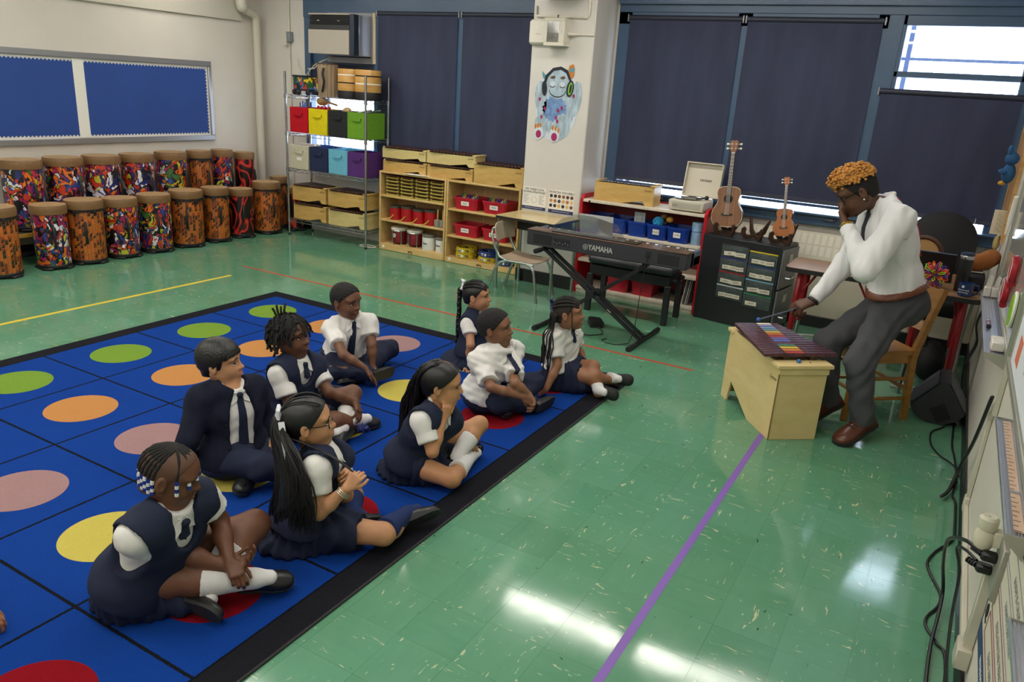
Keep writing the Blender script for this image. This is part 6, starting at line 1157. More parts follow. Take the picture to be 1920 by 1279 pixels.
    def build(s, arms='LR', legs='LR', sk=-.014, hands=None, floor_z=.0112, head=True, legr=1.):
        q = Sdf(); z = s.s; w = s.pl
        if head: s.torso(q, sk)
        for a in arms:
            S_, E_, W_ = getattr(s, 's'+a), getattr(s, 'e'+a), getattr(s, 'w'+a); q.cap(S_, E_, .036*z*w, .028*z*w, .03); q.cap(E_, E_+.4*(W_-E_), .029*z*w, .028*z*w, .012); q.cap(E_+.4*(W_-E_), W_, .028*z*w, .0185*z, .015)
        for a in legs:
            h, k, an, t = (getattr(s, c+a) for c in 'pkat'); q.cap(h, k, .066*z*w*legr, .046*z*w*legr, .03); q.cap(k, k+.35*(an-k), .044*z*w*legr, .043*z*w*legr, .02); q.cap(k+.35*(an-k), an, .043*z*w*legr, .026*z, .02); q.cap(an, an+.15*(t-an), .024*z, .02*z, .02)
        bx = []
        for a, kw in (hands or {}).items(): bx.append(s.hand(q, a, **kw))
        parts = []
        if head:
            s.headops(q); hb = (s.head-.135*s.h, s.head+.135*s.h)
        q.plane((0, 0, floor_z), (0, 0, -1.)); s.q = q; ins = lambda C_, b, m: ((C_ > b[0]+m) & (C_ < b[1]-m)).all(1)
        boxes = ([hb] if head else [])+bx; R0 = s.res; parts.append(q.mesh(R0, None, lambda C_: np.any([ins(C_, b, R0*1.2) for b in boxes], 0) if boxes else np.zeros(len(C_), bool)))
        if head: parts.append(q.mesh(.0034 if not s.adult else .0036, hb))
        for b in bx: parts.append(q.mesh(.0026, b, None if not head else (lambda C_: ins(C_, hb, .004))))
        [np.maximum(V[:, 2], floor_z, out=V[:, 2]) for V, _ in parts]; s.o = np_obj('person', parts, s.skin); tag(s.o, s.label, 'person'); return s.o
    def sub(s, name, q, m, res=None, disp=None, floor_z=.0116, label=None):
        q.plane((0, 0, floor_z), (0, 0, -1.)); q.disp = disp; V, F_ = q.mesh(res or s.res); V[:, 2] = np.maximum(V[:, 2], floor_z-.0004); o = np_obj(name, [(V, F_)], m, s.o)
        if label: o['label'] = label
        return o
    def face(s, lipc, look=0., lookv=0., lashes=True, openness=1.):
        hq = Sdf(); s.headops(hq); h = s.h; LIP = P('lip_'+lipc, lipc, .4)
        for g in (-1, 1):
            p = s.surf(hq, s.H(0, .033*g, -.004), s.f); r = .0125*h; c = p-s.f*(r-.0052*h); part('eye', MB().ball(tuple(c), r, 16, 12), EYEW, s.o, None)
            gz = nrm(s.f+s.sd*look+s.u*lookv); ic = c+gz*(r*.62); part('iris', MB().ball(tuple(ic), r*.52, 12, 10), IRIS, s.o, None); b = MB(); arc = []
            for t in np.linspace(-1.15, 1.15, 9): arc.append(tuple(c+(r+.0010*h)*nrm(s.f*math.cos(t)*.86+s.sd*math.sin(t)+s.u*(.52*openness*math.cos(t)))))
            part('eyelid', b.tube(arc, [.0012*h]+[.0026*h]*7+[.0012*h], 6), s.skin if not lashes else BROW, s.o); arc2 = [tuple(c+(r+.0006*h)*nrm(s.f*math.cos(t)*.86+s.sd*math.sin(t)-s.u*(.50*math.cos(t)))) for t in np.linspace(-1.1, 1.1, 9)]; part('lower_eyelid', MB().tube(arc2, .0020*h, 6), s.skin, s.o)
            br = [tuple(s.surf(hq, s.H(0, sx*g, uu), s.f, .0005)) for sx, uu in ((.014, .019), (.024, .0235), (.036, .0245), (.048, .019))]; part('eyebrow', MB().tube(br, [.002*h, .0034*h, .0032*h, .0014*h], 6), BROW, s.o)
        for nm, uu, r in (('upper_lip', -.0555, .0036), ('lower_lip', -.0665, .0043)):
            ar = [tuple(s.surf(hq, s.H(0, sx, uu+(.0035 if abs(sx) > .015 else 0)*(-1 if nm == 'upper_lip' else 1)+(.0015 if abs(sx) < .004 and nm == 'upper_lip' else 0)), s.f, .0)) for sx in np.linspace(-.021, .021, 9)]; part(nm, MB().tube(ar, [r*h*c for c in (.3, .7, .95, 1.05, .95, 1.05, .95, .7, .3)], 7), LIP, s.o)
        s.hq = hq
    def shirt(s, m=SHIRT, sleeve=.62, o=.011, name='shirt', full=False, low=.065, collar=True, seed=1, amp=.0028):
        q = Sdf(); s.torso(q, o, True); z = s.s
        for a in 'LR':
            S_, E_, W_ = getattr(s, 's'+a), getattr(s, 'e'+a), getattr(s, 'w'+a)
            if full: q.cap(S_, E_, .048*z*s.pl, .041*z*s.pl, .03); q.cap(E_, E_+.93*(W_-E_), .041*z*s.pl, .028*z, .02, True)
            elif sleeve: q.cap(S_-.01*s.U*0, S_+sleeve*(E_-S_), .046*z*s.pl+o*.3, .051*z*s.pl+o*.3, .025, True)
        q.plane(s.pel+s.U*low, -s.U); q.ell(s.neck+.070*s.U+.012*s.F, A_(.060, .056, .050)*s.h, s.TR, .01, True); ob = s.sub(name, q, m, disp=wrinkle(amp, 62, seed)); s.cq = q
        if collar: s.collar()
        return ob
    def collar(s, m=SHIRT, round_=False):
        b = MB(); c = s.neck+.026*s.U*s.h; r = .052*s.h
        ring = [tuple(c+r*(1.0*math.cos(t)*s.F*1.05+math.sin(t)*s.S)+(.012*s.h)*(-math.cos(t))*s.U) for t in np.linspace(.25, 2*math.pi-.25, 22)]
        part('collar', b.tube(ring, .0105*s.h, 8), m, s.o)
        for g in (-1, 1):
            a0 = c+r*1.02*s.F-.006*s.U+g*.006*s.S; pts = [a0, c+r*(.62*s.F+g*.80*s.S)+.004*s.U, s.surf(s.cq, s.neck-.035*s.U*s.h+g*.048*s.S*s.h, s.F)+.004*s.F, s.surf(s.cq, s.neck-.02*s.U*s.h+g*.018*s.S*s.h, s.F)+.004*s.F]
            q = [p+.007*s.F for p in pts]; part('collar_point', MB().add([tuple(x) for x in pts+q], [(0, 1, 2, 3), (7, 6, 5, 4), (0, 4, 5, 1), (1, 5, 6, 2), (2, 6, 7, 3), (3, 7, 4, 0)]), m, s.o, 30)
    def tie(s, m=NAVY, L=.22, w=.022, name='tie', off=0.):
        T = np.linspace(0, 1, 9); pts = []; prev = s.F
        for t in T: p0 = s.neck+(.006-L*t)*s.U; pts.append(s.surf(s.cq, p0, s.F)+(.006+off)*s.F)
        vs = []; fs = []
        for i, (t, p) in enumerate(zip(T, pts)):
            ww = w*(.55+.55*t) if i else w*.62
            if i == len(T)-1: ww = .002
            for g, dq in ((-1, 0), (0, .005), (1, 0)): vs.append(tuple(p+g*ww*s.S+dq*s.F))
            for g in (1, -1): vs.append(tuple(p+g*ww*s.S-.008*s.F))
        for i in range(len(T)-1):
            for k in range(5): fs.append((i*5+k, i*5+(k+1) % 5, (i+1)*5+(k+1) % 5, (i+1)*5+k))
        part(name, MB().add(vs, fs), m, s.o, 50); part('tie_knot', MB().box(tuple(pts[0]+.002*s.F), (.020*s.s, .026*s.s, .024*s.s), .006, Matrix(s.TR.T.tolist())), m, s.o)
    def vest(s, m=NAVY, o=.024):
        q = Sdf(); s.torso(q, o); z = s.s; q.plane(s.pel-.01*s.U, -s.U); q.ell(s.neck+.07*s.U, A_(.075, .060, .062)*z, s.TR, .01, True)
        q.ell(s.neck+.085*s.F+.005*s.U, A_(.09, .046, .10)*z, s.TR, .01, True)
        for a, g in (('L', 1), ('R', -1)): S_, E_ = getattr(s, 's'+a), getattr(s, 'e'+a); q.ell(S_+g*.047*s.S-.03*s.U+.12*(E_-S_), A_(.085, .056, .105)*z, s.TR, .01, True)
        return s.sub('vest', q, m, disp=wrinkle(.002, 45, 5))
    def skirt(s, m=NAVY, fr=.74, r=.088, pool=.17, seed=3, res=None, back=.04):
        q = Sdf(); z = s.s; w = s.pl
        for a in 'LR': h, k = getattr(s, 'p'+a), getattr(s, 'k'+a); e = h+fr*(k-h); q.cap(h, e, r*z*w, (r-.010)*z*w, .05, True)
        kk = .5*(s.kL+s.kR); q.ell(s.pel*A_(1, 1, 0)+A_(0, 0, .05)+.42*(kk-s.pel)*A_(1, 1, 0), A_(.15, .13, .075)*z, np.stack([s.F*A_(1, 1, 0)+A_(0, 0, 1e-4), A_(-s.F[1], s.F[0], 0), A_(0, 0, 1)]), .05)
        q.ell(s.pel*A_(1, 1, 0)+A_(0, 0, .02)-back*s.F*A_(1, 1, 0), A_(pool, pool*1.08, .062)*z, None, .06); q.ell(s.pel+.03*s.U, A_(.115*w, .135*w, .12)*z, s.TR, .05); pc = s.pel.copy(); wr = wrinkle(.004, 34, seed)
        def dp(X): d = X-pc; a = np.arctan2(d[:, 1], d[:, 0]); rr = np.clip(np.hypot(d[:, 0], d[:, 1])/.12-.4, 0, 1); return wr(X)+.0055*np.sin(a*22)*rr
        q.plane(s.pel+.11*s.U*z, s.U); return s.sub('skirt', q, m, res, dp)
    def trousers(s, m=NAVY, r=1., seed=4, cuff=.93):
        q = Sdf(); z = s.s*r; q.cap(s.pL, s.pR, .098*z, k=.04); q.ell(s.pel-.02*s.F, A_(.112, .138, .10)*s.s, s.TR, .04); q.ell(s.pel+.045*s.U, A_(.095, .122, .08)*s.s*s.pl, s.TR, .04)
        for a in 'LR': h, k, an = (getattr(s, c+a) for c in 'pka'); q.cap(h, k, .080*z, .063*z, .035); q.cap(k, k+cuff*(an-k), .060*z, .050*z, .025, True)
        q.plane(s.pel+.10*s.U*s.s, s.U); return s.sub('trousers', q, m, disp=wrinkle(.0065, 40, seed))
    def shoe(s, a, m=SHOE, L=None, up=None, laces=True, strap=False, low=.0125, sock=None, sockf=.35, tall=1.):
        an, t, k = getattr(s, 'a'+a), getattr(s, 't'+a), getattr(s, 'k'+a); fw = nrm(t-an); up = nrm(up) if up is not None else k-an; up = nrm(up-fw*(up@fw)); sd = np.cross(up, fw); L = L or .185*s.s; H_ = .05*s.s*tall; o = an-fw*L*.27-up*H_*1.0
        st = [(0, .024, .040), (.06, .030, .058), (.18, .0325, .066), (.32, .031, .060), (.45, .033, .049), (.6, .0365, .040), (.75, .0375, .034), (.88, .033, .028), (.96, .022, .021), (1., .008, .012)]; k_ = L/.185; vs = []; fs = []; n = 12
        for x, w_, hh in st:
            for j in range(n): th = math.pi*j/(n-1); vs.append(o+fw*x*L+sd*w_*k_*math.cos(th)*(1.0 if j in (0, n-1) else 1.04)+up*(.010*k_+hh*k_*math.sin(th)**.8*tall))
        for i in range(len(st)-1):
            for j in range(n-1): fs.append((i*n+j, i*n+j+1, (i+1)*n+j+1, (i+1)*n+j))
            fs.append((i*n+n-1, i*n, (i+1)*n, (i+1)*n+n-1))
        fs.append(tuple(range(n))); fs.append(tuple((len(st)-1)*n+j for j in range(n))); sv = []; sf = []; M = len(st)
        for zz in (0, .012*k_):
            for x, w_, hh in st: sv.append(o+fw*(x*1.02-.01)*L+sd*(w_+.003)*k_+up*zz)
            for x, w_, hh in st[::-1]: sv.append(o+fw*(x*1.02-.01)*L-sd*(w_+.003)*k_+up*zz)
        q = 2*M; sf = [tuple(range(q))[::-1], tuple(range(q, 2*q))]+[(i, (i+1) % q, q+(i+1) % q, q+i) for i in range(q)]
        mz = min(min(v[2] for v in vs), min(v[2] for v in sv)); dz = max(0, low-mz); D_ = A_(0, 0, dz); ob = part('shoe', MB().add([tuple(v+D_) for v in vs], fs), m, s.o, 60); part('sole', MB().add([tuple(v+D_) for v in sv], sf), SHOES, ob, 40)
        if laces:
            for i in range(4): x = .36+.075*i; hh = (.057, .052, .046, .041)[i]; b = [tuple(o+D_+fw*x*L+sd*g*.018*k_+up*(.012*k_+(hh-.005*abs(g))*k_*tall)) for g in (-1, -.4, .4, 1)]; part('lace', MB().tube(b, .0022*k_, 5), RUB, ob)
        if strap: x = .42; part('strap', MB().tube([tuple(o+D_+fw*x*L+sd*.034*k_*math.cos(th)+up*(.012+.056*math.sin(th))*k_) for th in np.linspace(.1, 3.04, 10)], .0055*k_, 6), m, ob)
        if sock is not None: q_ = Sdf(); q_.cap(an+D_, an+D_+sockf*(k-an), .0335*s.s, (.034+.018*min(1, sockf*1.6))*s.s*s.pl, .01, True); q_.cap(an+D_, an+D_+fw*.05*s.s, .030*s.s, .026*s.s, .02); s.sub('sock', q_, sock, .006)
        return ob
    def haircap(s, m, o=.009, hl=(.040, 0, .036), n=(-.8, 0, .6), low=-.07, disp=None, top=0., res=.0045, name='hair', wid=0.):
        q = Sdf(); h = s.h; q.ell(s.H(-.010, 0, .020+top*.5), A_(.092+o, .0745+o+wid, .082+o+top*.5)*h, s.HR, .02); q.ell(s.H(.026, 0, .036), A_(.055+o, .060+o*.8, .050+o)*h, s.HR, .03*h); q.cap(s.H(-.045, 0, -.02), s.H(-.045, 0, low), .05*h+o*.3, .045*h, .02*h)
        q.plane(s.H(*hl), -(n[0]*s.f+n[2]*s.u)); q.plane(s.H(0, 0, low), -s.u); q.disp = disp; ob = np_obj(name, [q.mesh(res)], m, s.o); s.hairq = q; return ob
    def strands(s, roots, dirs, n, step, m, rad, solids, name='hair_strands', off=.006, grav=.35, stiff=.75, seed=0, curl=0., taper=True, follow=None):
        """hair: vectorised walkers that fall and slide on the given solids"""
        r = np.random.RandomState(seed); P_ = np.array(roots, float); V = np.array([nrm(d) for d in dirs]); T = [P_.copy()]; N = len(P_)
        for i in range(n):
            V = V*stiff+A_(0, 0, -1)*grav+r.normal(size=(N, 3))*curl
            if follow is not None: V = V+follow(P_, i)
            V /= np.linalg.norm(V, axis=1)[:, None]; Q = P_+V*step
            for _ in range(3):
                d = np.min([q.val(Q) for q in solids], 0); bad = d < off
                if not bad.any(): break
                g = np.zeros_like(Q)
                for a in range(3): e = np.zeros(3); e[a] = .003; g[:, a] = np.min([q.val(Q+e) for q in solids], 0)-np.min([q.val(Q-e) for q in solids], 0)
                g /= np.linalg.norm(g, axis=1)[:, None]+1e-9; Q = Q+g*np.where(bad, off-d, 0)[:, None]
            Q[:, 2] = np.maximum(Q[:, 2], .016); V = Q-P_; P_ = Q; T.append(P_.copy())
        T = np.array(T); b = MB()
        for k in range(N):
            R0 = rad[k] if hasattr(rad, '__len__') else rad; b.tube([tuple(x) for x in T[:, k]], [R0*((1 if t < .75 else 1-.75*(t-.75)/.25) if taper else 1) for t in np.linspace(0, 1, n+1)], 5)
        o = part(name, b, m, s.o, 60); s.T = T; return o
KID = {
 'bead': dict(neck=(2.750, -3.073, 0.400), head=(2.744, -3.058, 0.530), pel=(2.622, -3.097, 0.109), body=10.3, gaze=39.3, pitch=-18, s=1.04, sR=(2.754, -3.210, 0.370), eR=(2.750, -3.060, 0.230), wR=(2.880, -2.969, 0.170), hR=(2.953, -2.899, 0.190), sL=(2.747, -2.947, 0.385), eL=(2.756, -2.886, 0.270), wL=(2.890, -2.962, 0.190), hL=(2.946, -2.976, 0.160), pR=(2.635, -3.168, 0.109), kR=(2.742, -3.102, 0.130), aR=(2.939, -2.900, 0.105), tR=(3.038, -2.781, 0.090), pL=(2.609, -3.025, 0.109), kL=(2.781, -2.751, 0.190), aL=(2.816, -3.039, 0.040), tL=(2.948, -3.029, 0.050)),
 'glass': dict(neck=(2.838, -2.461, 0.405), head=(2.815, -2.495, 0.535), pel=(2.795, -2.488, 0.105), body=32.1, gaze=42.1, pitch=6, s=1.0, sR=(2.919, -2.555, 0.391), eR=(2.951, -2.585, 0.220), wR=(3.041, -2.532, 0.330), hR=(3.060, -2.499, 0.370), sL=(2.843, -2.364, 0.326), eL=(2.919, -2.397, 0.200), wL=(2.939, -2.444, 0.310), hL=(3.001, -2.452, 0.360), pR=(2.833, -2.547, 0.105), kR=(3.115, -2.397, 0.090), aR=(3.080, -2.203, 0.060), tR=(3.151, -2.075, 0.085), pL=(2.758, -2.428, 0.105), kL=(2.823, -2.252, 0.100), aL=(2.930, -2.373, 0.080), tL=(2.986, -2.238, 0.040)),
 'cardi': dict(neck=(2.144, -2.283, 0.421), head=(2.080, -2.295, 0.556), pel=(2.124, -2.286, 0.109), body=8.3, gaze=32.3, pitch=4, s=1.04, sR=(2.071, -2.395, 0.396), eR=(2.106, -2.511, 0.250), wR=(2.010, -2.474, 0.100), hR=(1.984, -2.508, 0.030), sL=(2.127, -2.159, 0.385), eL=(2.115, -2.085, 0.220), wL=(2.208, -2.102, 0.150), hL=(2.256, -2.156, 0.140), pR=(2.134, -2.358, 0.109), kR=(2.359, -2.343, 0.130), aR=(2.432, -2.181, 0.060), tR=(2.423, -2.051, 0.050), pL=(2.113, -2.214, 0.109), kL=(2.138, -2.050, 0.120), aL=(2.301, -2.321, 0.050), tL=(2.359, -2.444, 0.040)),
 'locs': dict(neck=(2.057, -1.807, 0.417), head=(2.031, -1.815, 0.551), pel=(2.017, -1.812, 0.108), body=7.6, gaze=10.6, pitch=4, s=1.03, sR=(2.069, -1.929, 0.378), eR=(2.163, -1.953, 0.230), wR=(2.214, -1.851, 0.200), hR=(2.202, -1.747, 0.210), sL=(2.085, -1.701, 0.349), eL=(2.200, -1.720, 0.250), wL=(2.296, -1.627, 0.190), hL=(2.384, -1.667, 0.110), pR=(2.026, -1.884, 0.108), kR=(2.281, -1.763, 0.125), aR=(2.309, -1.611, 0.050), tR=(2.349, -1.475, 0.040), pL=(2.007, -1.741, 0.108), kL=(2.198, -1.534, 0.180), aL=(2.309, -1.747, 0.055), tL=(2.333, -1.845, 0.050)),
 'boyw': dict(neck=(1.725, -1.011, 0.393), head=(1.722, -1.054, 0.519), pel=(1.647, -0.996, 0.102), body=-10.5, gaze=3.5, pitch=-4, s=0.97, sR=(1.653, -1.106, 0.329), eR=(1.879, -1.250, 0.250), wR=(1.990, -1.190, 0.180), hR=(2.034, -1.146, 0.110), sL=(1.784, -0.912, 0.354), eL=(1.863, -0.973, 0.240), wL=(1.890, -1.000, 0.120), hL=(1.925, -1.038, 0.050), pR=(1.634, -1.063, 0.102), kR=(1.766, -1.245, 0.130), aR=(1.935, -1.036, 0.090), tR=(1.943, -0.886, 0.080), pL=(1.659, -0.929, 0.102), kL=(1.765, -0.683, 0.115), aL=(1.832, -1.122, 0.040), tL=(1.827, -1.211, 0.060)),
 'cheek': dict(neck=(2.938, -1.794, 0.377), head=(2.937, -1.764, 0.498), pel=(2.818, -1.803, 0.098), body=4.7, gaze=28.7, pitch=-4, s=0.93, sR=(2.936, -1.908, 0.357), eR=(2.949, -1.853, 0.200), wR=(2.986, -1.795, 0.330), hR=(2.988, -1.775, 0.400), sL=(2.955, -1.715, 0.292), eL=(2.884, -1.627, 0.200), wL=(2.941, -1.593, 0.130), hL=(2.999, -1.558, 0.120), pR=(2.824, -1.868, 0.098), kR=(3.073, -1.853, 0.085), aR=(2.993, -1.565, 0.050), tR=(3.014, -1.424, 0.045), pL=(2.813, -1.739, 0.098), kL=(2.985, -1.486, 0.200), aL=(2.986, -1.703, 0.090), tL=(3.027, -1.769, 0.050)),
 'boyf': dict(neck=(2.760, -0.911, 0.397), head=(2.719, -0.932, 0.524), pel=(2.680, -0.908, 0.103), body=-2.3, gaze=15.7, pitch=6, s=0.98, sR=(2.670, -0.996, 0.327), eR=(2.820, -1.109, 0.240), wR=(2.967, -1.010, 0.190), hR=(3.005, -0.989, 0.170), sL=(2.767, -0.796, 0.356), eL=(2.920, -1.021, 0.260), wL=(2.988, -0.978, 0.200), hL=(3.013, -0.982, 0.170), pR=(2.678, -0.976, 0.103), kR=(2.814, -0.988, 0.100), aR=(2.937, -0.773, 0.060), tR=(2.946, -0.630, 0.055), pL=(2.683, -0.839, 0.103), kL=(2.826, -0.611, 0.125), aL=(2.852, -0.875, 0.040), tL=(2.869, -1.018, 0.040)),
 'braid': dict(neck=(2.851, -0.287, 0.389), head=(2.894, -0.345, 0.514), pel=(2.851, -0.287, 0.101), body=8.9, gaze=16.9, pitch=8, s=0.96, sR=(2.841, -0.403, 0.357), eR=(2.898, -0.444, 0.200), wR=(2.878, -0.534, 0.060), hR=(2.845, -0.540, 0.020), sL=(2.871, -0.189, 0.323), eL=(2.859, -0.083, 0.220), wL=(2.948, -0.130, 0.140), hL=(3.023, -0.159, 0.130), pR=(2.861, -0.353, 0.101), kR=(3.076, -0.311, 0.120), aR=(3.140, -0.101, 0.050), tR=(3.271, -0.134, 0.080), pL=(2.840, -0.221, 0.101), kL=(3.055, -0.255, 0.170), aL=(3.143, -0.342, 0.040), tL=(3.271, -0.383, 0.040)),
 'far': dict(neck=(2.205, -0.307, 0.377), head=(2.215, -0.337, 0.498), pel=(2.205, -0.307, 0.098), body=19.8, gaze=19.8, pitch=2, s=0.93, sR=(2.212, -0.404, 0.313), eR=(2.273, -0.473, 0.200), wR=(2.240, -0.434, 0.050), hR=(2.272, -0.473, 0.020), sL=(2.234, -0.226, 0.298), eL=(2.182, -0.124, 0.220), wL=(2.296, -0.146, 0.160), hL=(2.366, -0.164, 0.150), pR=(2.227, -0.368, 0.098), kR=(2.400, -0.461, 0.130), aR=(2.414, -0.220, 0.075), tR=(2.420, -0.089, 0.040), pL=(2.183, -0.246, 0.098), kL=(2.377, -0.300, 0.160), aL=(2.285, -0.234, 0.040), tL=(2.306, -0.366, 0.055)),
}
rp_ = random.Random(21)
def scalp(s, n, lo=-.2, fmin=-9, seed=0, rad=.006):
    """points spread over the cranium, in head directions (f,s,u)"""
    o = []; g = math.pi*(3-5**.5)
    for i in range(n):
        z = 1-(1-lo)*(i+.5)/n; r = math.sqrt(max(0, 1-z*z)); d = A_(r*math.cos(g*i), r*math.sin(g*i), z)
        if d[0] > fmin: continue
        o.append(d)
    return [(s.H(-.010+(.092+rad)*d[0], (.0745+rad)*d[1], .020+(.082+rad)*d[2]), d) for d in o]
def earring(s, g=-1, r=.006): part('earring', MB().tube([tuple(s.H(-.004+r*math.cos(a*.785), .079*g, -.046-r+r*math.sin(a*.785))) for a in range(8)], .0016, 5, closed=True), GOLD, s.o)
def bow(s, c, ax, up, m, sz=.035):
    n = np.cross(ax, up); b = MB()
    for g in (-1, 1):
        p = [c, c+g*ax*sz+up*sz*.55, c+g*ax*sz*1.05-up*sz*.5]; b.add([tuple(x+n*t) for t in (-.005, .005) for x in p]+[tuple(c+g*ax*sz*.6+n*t) for t in (-.013, .013)], [(0, 1, 6), (1, 2, 6), (2, 0, 6), (3, 7, 4), (4, 7, 5), (5, 7, 3), (0, 3, 4, 1), (1, 4, 5, 2), (2, 5, 3, 0)])
    return part('bow', b.ball(tuple(c), sz*.28, 10, 8), m, s.o, 30)
# ---- beaded girl in front
s = Fig(KID['bead'], skin_mat('a', '#6a4431', ''), 'girl with blue and white beads on her cornrows, sitting nearest the camera', head=.97, plump=1.14, res=.0072)
s.build(hands={'R': dict(grip=.5, nv=(.2, -.3, 1)), 'L': dict(grip=.75, nv=(-.2, .3, -1))}, legr=1.05); s.face('#7c4a40', -.1, -.25); s.shirt(sleeve=.52, o=.006, amp=.0015); s.vest(o=.026); s.skirt(fr=.42, r=.090, pool=.15); s.tie(NAVY, .06, .02, 'neck_tie', .006)
s.shoe('R', sock=SOCKW, sockf=.62, up=(.25, -.45, .75)); s.shoe('L', sock=SOCKW, sockf=.6, up=(-.35, .7, .25))
cap_ = s.haircap(P('scalp_brown', '#56392a', .6), .002, name='scalp', low=-.075); rows = MB(); ends = []
for i in range(13):
    a = -1.35+2.7*i/12; pts = []
    for t in np.linspace(0, 1, 15):
        # rows fan from the crown parting down to the nape and sides
        th = -.35+2.15*t; d = A_(math.cos(a)*0, 0, 0); base = A_(-math.cos(a*.9), math.sin(a*1.15), 0); dd = nrm(base*math.sin(th)+A_(0, 0, 1)*math.cos(th)+A_(.25*(1-t), 0, 0)); pts.append(s.H(-.010+.094*dd[0], .0765*dd[1], .020+.084*dd[2]))
    rows.tube([tuple(p) for p in pts], [.0058+.0014*math.sin(k*2.6) for k in range(15)], 7); ends.append((pts[-1], nrm(pts[-1]-pts[-2])))
for g in (-1, 1):
    for j in range(3):
        pts = [s.H(-.010+.095*math.cos(e)*math.cos(g*(.25+.42*j)), .0775*math.cos(e)*math.sin(g*(.25+.42*j)), .020+.085*math.sin(e)) for e in np.linspace(1.45, .55-.28*j, 10)]; rows.tube([tuple(p) for p in pts], .0058, 7); ends.append((pts[-1], nrm(pts[-1]-pts[-2])))
part('cornrows', rows, AFRO, s.o, 60); BB, BWh = P('bead_blue', '#1c2f8f', .25), P('bead_white', '#e6e6ea', .25)
for i, (p, d) in enumerate(ends):
    dn = nrm(d*.35+A_(0, 0, -1))
    for k in range(4): c = p+dn*(.010+.0135*k)+s.f*0; part('bead', MB().cyl(tuple(c-dn*.006), tuple(c+dn*.006), .0068, .0068, 9), BB if (k+i) % 2 else BWh, s.o)
# ---- girl with glasses and ponytail
s = Fig(KID['glass'], skin_mat('b', '#bd8a66', ''), 'girl with dark glasses and a long black ponytail tied with a white ribbon', head=.95, res=.0072)
s.build(hands={'R': dict(grip=1.0, nv=(-.3, .8, -.2)), 'L': dict(grip=.9, nv=(.2, -.8, 0))}); s.face('#b5705e', .1, .1); s.shirt(sleeve=.55, o=.007, amp=.0015); s.vest(); s.skirt(fr=.70, r=.085, pool=.18)
s.shoe('R', sock=SOCKN, sockf=.92, up=(-.35, .45, .35)); s.shoe('L', sock=SOCKN, sockf=.8); earring(s); earring(s, 1)
FRM = P('glasses_tortoise', '#1d1614', .2); b = MB()
for g in (-1, 1):
    c = s.surf(s.hq, s.H(0, .033*g, -.008), s.f)+s.f*.008; b.tube([tuple(c+.0225*math.cos(a*.3927)*s.sd+.018*math.sin(a*.3927)*s.u) for a in range(16)], .0024, 6, closed=True); b.tube([tuple(c+g*.0225*s.sd+.006*s.u), tuple(s.H(.06, .070*g, 0)), tuple(s.H(.0, .079*g, .004)), tuple(s.H(-.025, .078*g, -.012))], .0022, 6)
b.tube([tuple(s.H(.098, x, -.003)) for x in (-.011, 0, .011)], .002, 6); part('glasses', b, FRM, s.o)
s.haircap(HAIR, .006, hl=(.046, 0, .034), n=(-.76, 0, .65), low=-.055); tie_p = s.H(-.098, 0, .035)
b = MB()
for g in (-.6, 0, .6): b.tube([tuple(s.H(-.010+.1005*math.cos(t), .083*math.sin(g)*math.sin(t+.4), .020+.0905*math.sin(t))) for t in np.linspace(.75, 2.75, 10)], .0035, 6)
part('twists', b, HAIR, s.o); Cv = []
for i in range(230):
    ph = rp_.uniform(-2.2, .4); dp_ = -s.F*math.cos(ph)+s.S*math.sin(ph); dp_ = nrm(dp_*A_(1, 1, 0)); lo = rp_.uniform(.02, .16); p0 = tie_p-s.f*.012+rp_.uniform(-.02, .02)*s.sd+rp_.uniform(-.018, .012)*s.u; p1 = tie_p-s.f*.055+dp_*.03+A_(0, 0, -.03); p2 = s.neck+dp_*(.115+.07*max(0, -1.-ph))+A_(0, 0, -.02); p3 = s.pel*A_(1, 1, 0)+dp_*.15+A_(0, 0, lo+.13*max(0, -1.0-ph)); p3[2] = max(p3[2], .03); t = np.linspace(0, 1, 15)[:, None]
    Cv.append((1-t)**3*p0+3*t*(1-t)**2*p1+3*t*t*(1-t)*p2+t**3*p3+.003*np.sin(t*9+i))
for i in range(70):
    r = rp_.random; p0 = tie_p-s.sd*.02+(r()-.5)*.03*s.u; p1 = tie_p-s.sd*(.055+.02*r())-s.f*(.035*r())+A_(0, 0, -.05); p2 = s.sR-(.085+.02*r())*s.S+(.06-.11*r())*s.F+A_(0, 0, .05); p3 = s.sR-(.075+.03*r())*s.S-(-.03+.12*r())*s.F+A_(0, 0, -.14-.14*r()); t = np.linspace(0, 1, 15)[:, None]; Cv.append((1-t)**3*p0+3*t*(1-t)**2*p1+3*t*t*(1-t)*p2+t**3*p3)
Q = np.array(Cv)
for _ in range(6):
    d = np.minimum(s.q.val(Q), s.cq.val(Q)); off = .020+.012*np.array([rp_.random() for _ in Q])[:, None]*np.linspace(.2, 1, 15)[None]; g = np.zeros_like(Q)
    for a in range(3): e = np.zeros(3); e[a] = .004; g[..., a] = np.minimum(s.q.val(Q+e), s.cq.val(Q+e))-np.minimum(s.q.val(Q-e), s.cq.val(Q-e))
    g /= np.linalg.norm(g, axis=-1)[..., None]+1e-9; k = np.clip(off-d, 0, .02); k[:, :3] = 0; Q = Q+g*k[..., None]
b = MB()
for c in Q: r0 = rp_.uniform(.0030, .0058); b.tube([tuple(x) for x in c], [r0]*11+[r0*.9, r0*.75, r0*.5, r0*.25], 5)
part('ponytail', b, HAIR, s.o, 60)
rts = [tie_p+rp_.uniform(-.012, .012)*s.u for i in range(10)]; fist = .5*(s.hR+s.wR)+.03*s.U
b = MB()
